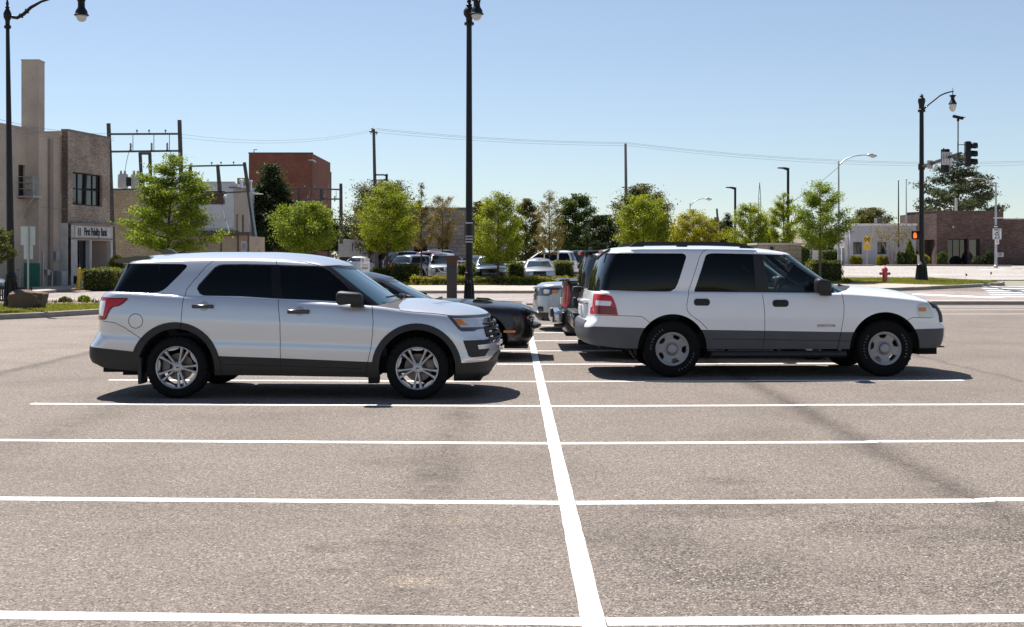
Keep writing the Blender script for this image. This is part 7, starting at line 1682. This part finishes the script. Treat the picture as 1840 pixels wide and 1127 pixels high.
# speed limit sign on the cobra-head pole is a thing of its own
Y = 86.0
def plate(parent, cx, cz, w_, h_, mat, y=0.0, border=None):
    bm = bmesh.new(); prism(bm, rrect(cx-w_/2, cz-h_/2, cx+w_/2, cz+h_/2, .03), y, y+.012); o = obj('sign_plate', bm, mat, parent)
    if border:
        bm = bmesh.new(); a, b = rrect(cx-w_/2+.02, cz-h_/2+.02, cx+w_/2-.02, cz+h_/2-.02, .025), rrect(cx-w_/2+.04, cz-h_/2+.04, cx+w_/2-.04, cz+h_/2-.04, .02)
        va, vb = [bm.verts.new((p[0], y-.002, p[1])) for p in a], [bm.verts.new((p[0], y-.002, p[1])) for p in b]; n = len(a)
        for i in range(n): bm.faces.new((va[i], va[(i+1) % n], vb[(i+1) % n], vb[i]))
        obj('border', bm, border, o, fix=False)
    return o
sx_ = wx(1789, Y); sz = gz(sx_, Y)+.08
t = thing('speed_limit_sign', 'white SPEED LIMIT 25 sign on the grey cobra-head lamp pole', 'sign', (sx_, Y-.12, sz))
o = plate(t, .06, wz(420.5, Y)-sz, .62, .76, white_paint, 0, black_ink)
c0 = wz(420.5, Y)-sz; text_mesh('lettering', 'SPEED', .20, black_ink, o, (.06, -.004, c0+.25), depth=.001, sx=.80, bold=.004); text_mesh('lettering', 'LIMIT', .20, black_ink, o, (.06, -.004, c0+.07), depth=.001, sx=.80, bold=.004); text_mesh('lettering', '25', .42, black_ink, o, (.06, -.004, c0-.18), depth=.001, sx=.98, bold=.008)
t2 = thing('arrow_sign', 'small black sign with a white arrow above the speed limit sign', 'sign', (sx_, Y-.14, sz)); o = plate(t2, -.06, wz(407.5, Y)-sz, .34, .20, black_ink)
bm = bmesh.new(); c1 = wz(407.5, Y)-sz; prism(bm, [(-.20, c1), (-.12, c1+.06), (-.12, c1+.03), (.09, c1+.03), (.09, c1-.03), (-.12, c1-.03), (-.12, c1-.06)], -.004, -.001); obj('arrow', bm, white_paint, o)
t2 = thing('parking_sign', 'small white sign with red lettering under the speed limit sign', 'sign', (sx_, Y-.13, sz)); c2 = wz(434.5, Y)-sz; o = plate(t2, .06, c2, .26, .36, white_paint)
bm = bmesh.new()
for q, w_ in ((.10, .12), (.02, .15), (-.06, .13), (-.12, .10)): box(bm, (.06-w_/2, -.004, c2+q), (.06+w_/2, -.001, c2+q+.035))
obj('lettering', bm, red_ink, o)
# railway crossing sign
yellow = simple('yellow sign sheet', (.75, .46, .015), .45); Y = 91.0; x = wx(1558, Y); zt_ = wz(424, Y)
t, z = sign_post('railway_sign', 'round yellow railway crossing warning sign with a black X over a yellow plate', x, Y, zt_-gz(x, Y)-.1, .028)
cz = wz(430.5, Y)-z; R_ = pxl(7.0, Y)
bm = bmesh.new(); prism(bm, [(R_*math.cos(a), cz+R_*math.sin(a)) for a in np.linspace(0, 2*math.pi, 28, endpoint=False)], -.045, -.033); o = obj('round_plate', bm, yellow, t)
bm = bmesh.new()
for s in (-1, 1): box(bm, (-R_*.93, -.049, -.032), (R_*.93, -.0455, .032), Matrix.Translation((0, .0004*s, cz)) @ Matrix.Rotation(RAD(45*s), 4, 'Y'))
obj('cross', bm, black_ink, o)
for s in (-1, 1): text_mesh('lettering', 'R', .24, black_ink, o, (s*R_*.62, -.049, cz), depth=.001, bold=.004)
c2 = wz(444, Y)-z; o = plate(t, .0, c2, pxl(12, Y), pxl(9.5, Y), yellow, -.045)
text_mesh('lettering', 'NO', .13, black_ink, o, (0, -.048, c2+.08), depth=.001); text_mesh('lettering', 'TRAIN HORN', .11, black_ink, o, (0, -.048, c2-.08), depth=.001, sx=.6)
# kerbside no-parking posts
for px, Y, top, bot, lab, red in ((1512, 84, 432, 481, 'white sign on a pale post near the dark hedge by the cross road', True), (1458.5, 70, 432, 470, 'thin dark post by the trunk of the tall green tree', False)):
    x = wx(px, Y); t, z = sign_post('sign_post', lab, x, Y, wz(top, Y)-gz(x, Y)-.1, .045 if red else .035, white_trim if red else wood_pole, None, 'sign post')
    if red:
        o = plate(t, .02, wz(439, Y)-z, .34, .52, white_paint, -.06); bm = bmesh.new()
        for q in (.1, .0, -.1): box(bm, (-.08, -.064, wz(439, Y)-z+q), (.12, -.061, wz(439, Y)-z+q+.04))
        obj('lettering', bm, red_ink, o)
# white notice by the far lot with a flag
Y = 61.0; x = wx(656, Y); z0 = gz(x, Y)+.1
t = thing('lot_sign', 'white upright parking notice with a small flag, ending in the word ONLY', 'sign', (x, Y, z0)); bm = bmesh.new(); zt_, zb_ = wz(464.5, Y)-z0, wz(489, Y)-z0; w_ = pxl(16, Y); box(bm, (-w_/2, -.015, zb_-.15), (w_/2, .015, zt_), None, 0, .006); o = obj('board', bm, white_paint, t)
bm = bmesh.new(); box(bm, (-w_/2+.03, -.02, zb_-.9), (-w_/2+.06, .0155, zb_-.15)); box(bm, (w_/2-.06, -.02, zb_-.9), (w_/2-.03, .0155, zb_-.15)); obj('leg', bm, grey_steel, t)
bm = bmesh.new(); box(bm, (-.17, -.019, zt_-.11), (-.06, -.016, zt_-.045)); obj('flag_canton', bm, simple('flag blue', (.03, .04, .16), .6), o)
bm = bmesh.new()
for q in (.13, .16, .19): box(bm, (-.17, -.019, zt_-q-.013), (-.02, -.016, zt_-q))
obj('flag_stripes', bm, red_ink, o)
text_mesh('lettering', 'Customer', .085, black_ink, o, (0, -.018, zt_-.29), depth=.001); text_mesh('lettering', 'Parking', .085, black_ink, o, (0, -.018, zt_-.37), depth=.001); text_mesh('lettering', 'ONLY', .13, simple('blue black lettering', (.02, .02, .09), .6), o, (0, -.018, zt_-.49), depth=.001, bold=.005)
bm = bmesh.new()
for q in (.06, .09, .12): box(bm, (.02, -.019, zt_-q-.012), (.17, -.016, zt_-q))
obj('small_print', bm, simple('grey print', (.2, .2, .22), .6), o)
# yellow bollard
x = wx(140, 58.4); o = part('bollard', lambda bm: lathe(bm, [(.085, 0), (.085, .98), (.06, 1.03), (0, 1.05)], 14), simple('yellow bollard paint', (.55, .34, .03), .6, var=.3, scale=6), None, 40); o.location = (x, 58.4, .13); o.rotation_euler = (0, RAD(5), 0); tag(o, 'leaning yellow bollard at the corner of the clipped hedge by the bank', 'bollard')
t = thing('low_fence', 'low black slatted fence panel behind the boulder', 'fence', (wx(35, 43.2), 43.2, .1)); bm = bmesh.new()
for i in range(14): box(bm, (-.7+i*.085, -.015, .03), (-.66+i*.085, .015, .52))
obj('slats', bm, black_metal, t); part('rail', lambda bm: (box(bm, (-.72, -.03, .46), (.46, -.016, .52)), box(bm, (-.72, -.03, .05), (.46, -.016, .1))), black_metal, t)

# cobra-head and flat-head street lights
def cobra(label, px, Y, top, side, reach, r=.075, mat=grey_steel, head=(.62, .22)):
    x = wx(px, Y); z0 = gz(x, Y); H = wz(top, Y)-z0; t = thing('street_light', label, 'street light', (x, Y, z0), 0 if side > 0 else math.pi, 'cobra-head street lights')
    part('pole', lambda bm: lathe(bm, [(r*1.5, 0), (r*1.5, .15), (r, .2), (r*.6, H)], 12), mat, t, 40)
    part('arm', lambda bm: tube(bm, [(0, 0, H-.25), (reach*.22, 0, H+.10), (reach*.5, 0, H+.30), (reach*.8, 0, H+.37), (reach, 0, H+.36)], [.045, .04, .035, .03, .028], 8), mat, t, 40)
    bm = bmesh.new(); bmesh.ops.create_uvsphere(bm, u_segments=14, v_segments=8, radius=1)
    for v in bm.verts: v.co = Vector((v.co.x*head[0]/2+reach+head[0]*.35, v.co.y*head[1]/2, v.co.z*.10+H+.37-(.05 if v.co.x > 0 else 0)))
    l_ = obj('lamp_head', bm, mat, t, True); bm = bmesh.new(); bmesh.ops.create_uvsphere(bm, u_segments=12, v_segments=6, radius=1)
    for v in bm.verts: v.co = Vector((v.co.x*head[0]*.28+reach+head[0]*.45, v.co.y*head[1]*.42, min(0, v.co.z)*.15+H+.33))
    obj('lamp_glass', bm, globe, l_, True); return t
cobra('tall grey cobra-head street light rising above the tall green tree', 1507, 73, 290, 1, 1.75)
cobra('grey cobra-head street light behind the yellow-green tree', 1240, 105, 365, 1, 1.35, .07)
cobra('pale cobra-head street light carrying the speed limit sign', 1789.5, 86, 330, -1, 1.55, .095)
bm = bmesh.new(); z = wz(391.5, 86); box(bm, (wx(1784, 86), 85.86, z-.05), (wx(1801, 86), 85.9, z+.04)); tag(obj('pole_bracket', bm, sign_grey), 'flat grey bracket across the pale cobra-head pole above the arrow sign', 'bracket')
def flat_head(label, px, Y, top, reach):
    x = wx(px, Y); z0 = gz(x, Y); H = wz(top, Y)-z0; t = thing('lot_light', label, 'street light', (x, Y, z0), math.pi, 'slim black lot lights'); part('pole', lambda bm: box(bm, (-.065, -.065, 0), (.065, .065, H)), black_metal, t)
    bm = bmesh.new(); prism(bm, [(.06, H-.14), (.3, H-.06), (reach, H-.02), (reach, H+.03), (.2, H+.04), (.0, H)], -.12, .12); obj('lamp_head', bm, black_metal, t)
flat_head('slim black lot light with a flat head behind the narrow juniper', 1321, 82, 337, .62); flat_head('tall slim black lot light with a flat head, in front of the narrow lime tree', 1416, 74, 302, .62)
# flagpoles, far mast
for px, lab, top in ((1614.5, 'dark bare flagpole, the nearer of the pair by the grey building', 326), (1628.5, 'pale bare flagpole close against the corner lamp post', 324)):
    Y = 93.5; x = wx(px, Y); z0 = gz(x, Y); t = thing('flagpole', lab, 'flagpole', (x, Y, z0), 0, 'bare flagpoles'); H = wz(top, Y)-z0
    part('pole', lambda bm: lathe(bm, [(.075, 0), (.035, H)], 10), black_metal if px < 1620 else grey_steel, t, 40); part('ball', lambda bm: bmesh.ops.create_uvsphere(bm, u_segments=8, v_segments=6, radius=.07, matrix=Matrix.Translation((0, 0, H+.06))), grey_steel, t, True)
Y = 420; x = wx(1365, Y); t = thing('radio_mast', 'thin far-off lattice radio mast above the trees', 'mast', (x, Y, .4)); H = wz(328, Y)-.4
bm = bmesh.new()
for s in (-1, 1): tube(bm, [(s*.5, 0, 0), (s*.35, 0, H-5), (0, 0, H)], .12, 4)
for i in range(18): z = i*(H-5)/18; tube(bm, [(-.45, 0, z), (.45, 0, z+(H-5)/18)], .07, 4)
obj('lattice', bm, simple('far grey steel', (.30, .33, .36), .6), t)

# utility poles and wires
porcelain = simple('grey insulator', (.25, .24, .24), .3); wire_mat = simple('grey cable', (.10, .10, .11), .6); trans_grey = simple('grey transformer paint', (.42, .43, .44), .4)
def pole(bm, px0, py0, px1, py1, Y, r=.15, seg=9): tube(bm, [(wx(px0, Y), Y, wz(py0, Y)), (wx(px1, Y), Y, wz(py1, Y))], [r*1.15, r*.85], seg)
def pole_frame(label, Y, posts, beams, drops=(), r=.14, br=.065):
    t = thing('utility_structure', label, 'utility structure', (wx(posts[0][0], Y), Y, 0)); o0 = t.location.copy()
    def L(p): return Vector((wx(p[0], Y), Y, wz(p[1], Y)))-o0
    for a, b, c, d in posts: part('post', lambda bm: tube(bm, [L((a, b)), L((c, d))], [r*1.1, r*.85], 10), wood_pole, t, 40)
    for a, b, c, d in beams: part('crossbeam', lambda bm: tube(bm, [L((a, b))+Vector((0, -.12, 0)), L((c, d))+Vector((0, -.12, 0))], br, 6), wood_pole, t, 40)
    for a, b, c, d in drops:
        bm = bmesh.new(); tube(bm, [L((a, b)), L((c, d))], .022, 6); m = L(((a+c)/2, (b+d)/2+6)); lathe(bm, [(.03, -.28), (.07, -.22), (.04, -.15), (.07, -.08), (.04, 0), (.07, .08), (.03, .18)], 8, Matrix.Translation(m+Vector((-.10, -.1, 0)))); obj('cut_out_fuse', bm, porcelain, t, 40)
    for a, b, c, d in beams[:1]:
        bm = bmesh.new()
        for q in (.4, .57, .8): p = L((a+(c-a)*q, b+(d-b)*q)); lathe(bm, [(.02, 0), (.02, .08), (.06, .10), (.06, .16), (.03, .2)], 8, Matrix.Translation(p+Vector((0, -.12, .05))))
        obj('insulator', bm, porcelain, t, 40)
    return t
f1 = pole_frame('tall weathered pole frame with hanging fuses next to the bank', 71, ((206, 520, 195, 222), (331, 500, 322.5, 216)), ((196, 241.5, 324, 241), (200, 273, 324, 271.5), (202, 341, 330, 339)), ((238.8, 243, 238.8, 271), (276.5, 242, 276.5, 271), (304.5, 242, 304.5, 271)))
bm = bmesh.new(); o0 = f1.location
for a, b, c, d in ((253.5, 275, 256.5, 335), (271, 277, 273, 335), (252, 276, 273, 276)): tube(bm, [Vector((wx(a, 71), 70.8, wz(b, 71)))-o0, Vector((wx(c, 71), 70.8, wz(d, 71)))-o0], .10, 6)
obj('inner_frame', bm, wood_pole, f1, 40)
for px, lab in ((221, 'grey pole transformer nearer the bank on the frame platform'), (244.5, 'grey pole transformer nearer the tree on the frame platform')):
    x = wx(px, 70.6); z = wz(338, 70.6); t = thing('transformer', lab, 'transformer', (x, 70.6, z), 0, 'twin transformers')
    part('tank', lambda bm: lathe(bm, [(.27, .0), (.29, .05), (.29, .72), (.25, .80), (0, .82)], 16), trans_grey, t, 40); part('bushing', lambda bm: [lathe(bm, [(.04, .78), (.08, .83), (.05, .88), (.08, .93), (.03, 1.0)], 8, Matrix.Translation((q, -.05, 0))) for q in (-.1, .12)], porcelain, t, 40); part('cooling_box', lambda bm: box(bm, (.24, -.18, .1), (.46, .12, .62), None, 0, .02), black_plastic, t, 40)
f2 = pole_frame('lower weathered pole frame whose end post leans by the dark magnolia', 80, ((345, 460, 342, 297), (395, 343, 391, 296), (463, 462, 439, 292)), ((342, 299, 440, 297), (355, 350, 447, 344)), (), .13, .06)
part('guy_conduit', lambda bm: tube(bm, [Vector((wx(449, 79.5), 79.5, wz(345, 79.5)))-f2.location, Vector((wx(462, 79.5), 79.5, wz(440, 79.5)))-f2.location], .07, 8), simple('pale green conduit', (.30, .38, .36), .5), f2, 40)
t = thing('flood_light', 'small round floodlight hanging from the crossbeam in front of the white wall', 'lamp', (wx(405, 79.6), 79.6, wz(347, 79.6))); part('bracket', lambda bm: tube(bm, [(0, 0, .1), (0, 0, -.12)], .02, 6), black_metal, t); part('lamp', lambda bm: lathe(bm, [(.05, -.1), (.12, -.16), (.13, -.26), (.07, -.34), (0, -.36)], 12), white_trim, t, 40)
t = thing('street_light_arm', 'short pale lamp arm on the leaning end post', 'lamp', (wx(452, 79.4), 79.4, wz(347, 79.4))); part('arm', lambda bm: tube(bm, [(0, 0, 0), (.3, 0, -.05), (.75, 0, -.08)], [.03, .05, .03], 8), pale_trim, t, 40)  # only the arm of a street light, without a lamp head
f3 = pole_frame('far pole frame with a transformer before the red brick side wall', 100, ((613, 438, 612.5, 330), (537, 372, 536, 336), (577, 372, 577, 338)), ((505, 337.5, 613, 341), (537, 358, 613, 358), (590, 395, 614, 394)), ((556, 340, 556, 357), (585, 340, 585, 357), (604, 343, 604, 357)), .15, .07)
x = wx(593, 99.6); t = thing('transformer', 'black pole transformer on the far frame beside the red brick corner', 'transformer', (x, 99.6, wz(392, 99.6)), 0); part('tank', lambda bm: lathe(bm, [(.22, 0), (.24, .05), (.24, .55), (.2, .62), (0, .64)], 14), black_plastic, t, 40); part('bushing', lambda bm: lathe(bm, [(.04, .6), (.07, .65), (.04, .7), (.03, .8)], 8), porcelain, t, 40)
def upole(label, Y, top, bot, arms=(), r=.15, mat=wood_pole):
    x = wx(bot[0], Y); t = thing('utility_pole', label, 'utility pole', (x, Y, gz(x, Y))); o0 = t.location.copy()
    part('pole', lambda bm: tube(bm, [Vector((x, Y, gz(x, Y)))-o0, Vector((wx(top[0], Y), Y, wz(top[1], Y)))-o0], [r*1.2, r*.8], 10), mat, t, 40)
    for a, b, c, d in arms: part('crossarm', lambda bm: tube(bm, [Vector((wx(a, Y), Y-.15, wz(b, Y)))-o0, Vector((wx(c, Y), Y-.15, wz(d, Y)))-o0], .055, 6), mat, t, 40)
    return t
u1 = upole('tall dark utility pole behind the rounded lime tree', 98, (671.5, 232), (677, 450), ((664, 237, 679, 239.5),), .14)
bm = bmesh.new(); o0 = u1.location
for px, py in ((669, 229), (676.5, 235), (667, 234)): lathe(bm, [(.03, -.2), (.03, .0), (.09, .02), (.09, .1), (.03, .16)], 8, Matrix.Translation(Vector((wx(px, 98), 97.85, wz(py+4, 98)))-o0))
obj('insulator', bm, porcelain, u1, 40)
part('lamp_arm', lambda bm: (tube(bm, [Vector((wx(675, 98), 97.9, wz(314.5, 98)))-o0, Vector((wx(690, 98), 97.9, wz(314.5, 98)))-o0, Vector((wx(694.5, 98), 97.9, wz(316.5, 98)))-o0], .06, 8), tube(bm, [Vector((wx(695, 98), 97.9, wz(313, 98)))-o0, Vector((wx(695, 98), 97.9, wz(326, 98)))-o0], .10, 8)), black_metal, u1, 40)
u2 = upole('bare grey utility pole rising out of the lopsided olive tree', 102, (1124, 258), (1126.5, 450), ((1117, 337, 1127, 337),), .13, simple('grey pole timber', (.20, .18, .17), .85))
u3 = upole('short leaning pole between the yellow-green tree and the first juniper', 120, (1288, 375), (1296, 450), (), .12)
u4 = upole('utility pole with a crossarm behind the brown brick building', 150, (1682, 362), (1680, 455), ((1672, 376, 1690, 375),), .2)
u5 = upole('pale square post on the roofline behind the brown brick building', 112, (1718, 356), (1718, 450), (), .14, pale_trim)
WG = 'overhead wires'
def wire(label, a, b, sag, r=.014, n=16):
    A, B = Vector((wx(a[0], a[2]), a[2], wz(a[1], a[2]))), Vector((wx(b[0], b[2]), b[2], wz(b[1], b[2]))); bm = bmesh.new()
    tube(bm, [A.lerp(B, i/n)-Vector((0, 0, sag*4*(i/n)*(1-i/n))) for i in range(n+1)], r, 5); o = obj('overhead_wire', bm, wire_mat); return tag(o, label, 'wire', WG)
L1 = 'thin wire strung between the tall dark pole and the bare grey pole'; L2 = 'thin wire running east from the bare grey pole across the sky'
L3 = 'thin wire running west from the tall dark pole to the bank frame'; L4 = 'thin wire crossing in front of the bank and the stucco building'
for d in (0, 2.5, 7): wire(L1, (676, 231+d, 98), (1124, 256+d*.8, 102), .25, .009); wire(L2, (1124, 256+d*.8, 102), (1900, 287+d, 112), .8, .009)
for d in (0, 3): wire(L3, (668, 233+d, 98), (322, 241+d*2, 71), .6, .006)
for y0, y1 in ((205, 240), (214, 248), (222, 252), (352, 376)): wire(L4, (-40, y0, 50), (205, y1, 70.5), .25, .008)
wire('thin service wire hooking from the frame to the twin transformers', (238, 262, 70.8), (223, 318, 70.5), -.4, .016); wire('slack service wire from the fuses down behind the tree', (305, 271, 70.8), (318, 330, 70.9), -.3, .016)
wire('dark service cable dropping from the maroon panel to the cream shed', (398, 367, 79.5), (412, 414, 77.2), .1, .03); wire('long sagging service wire from the leaning post to the tall red brick block', (468, 382, 80), (505, 397, 90), .3, .018)
wire('guy wire sloping down beside the tall grey cobra-head light', (1507, 300, 73), (1425, 362, 80), .1, .014)
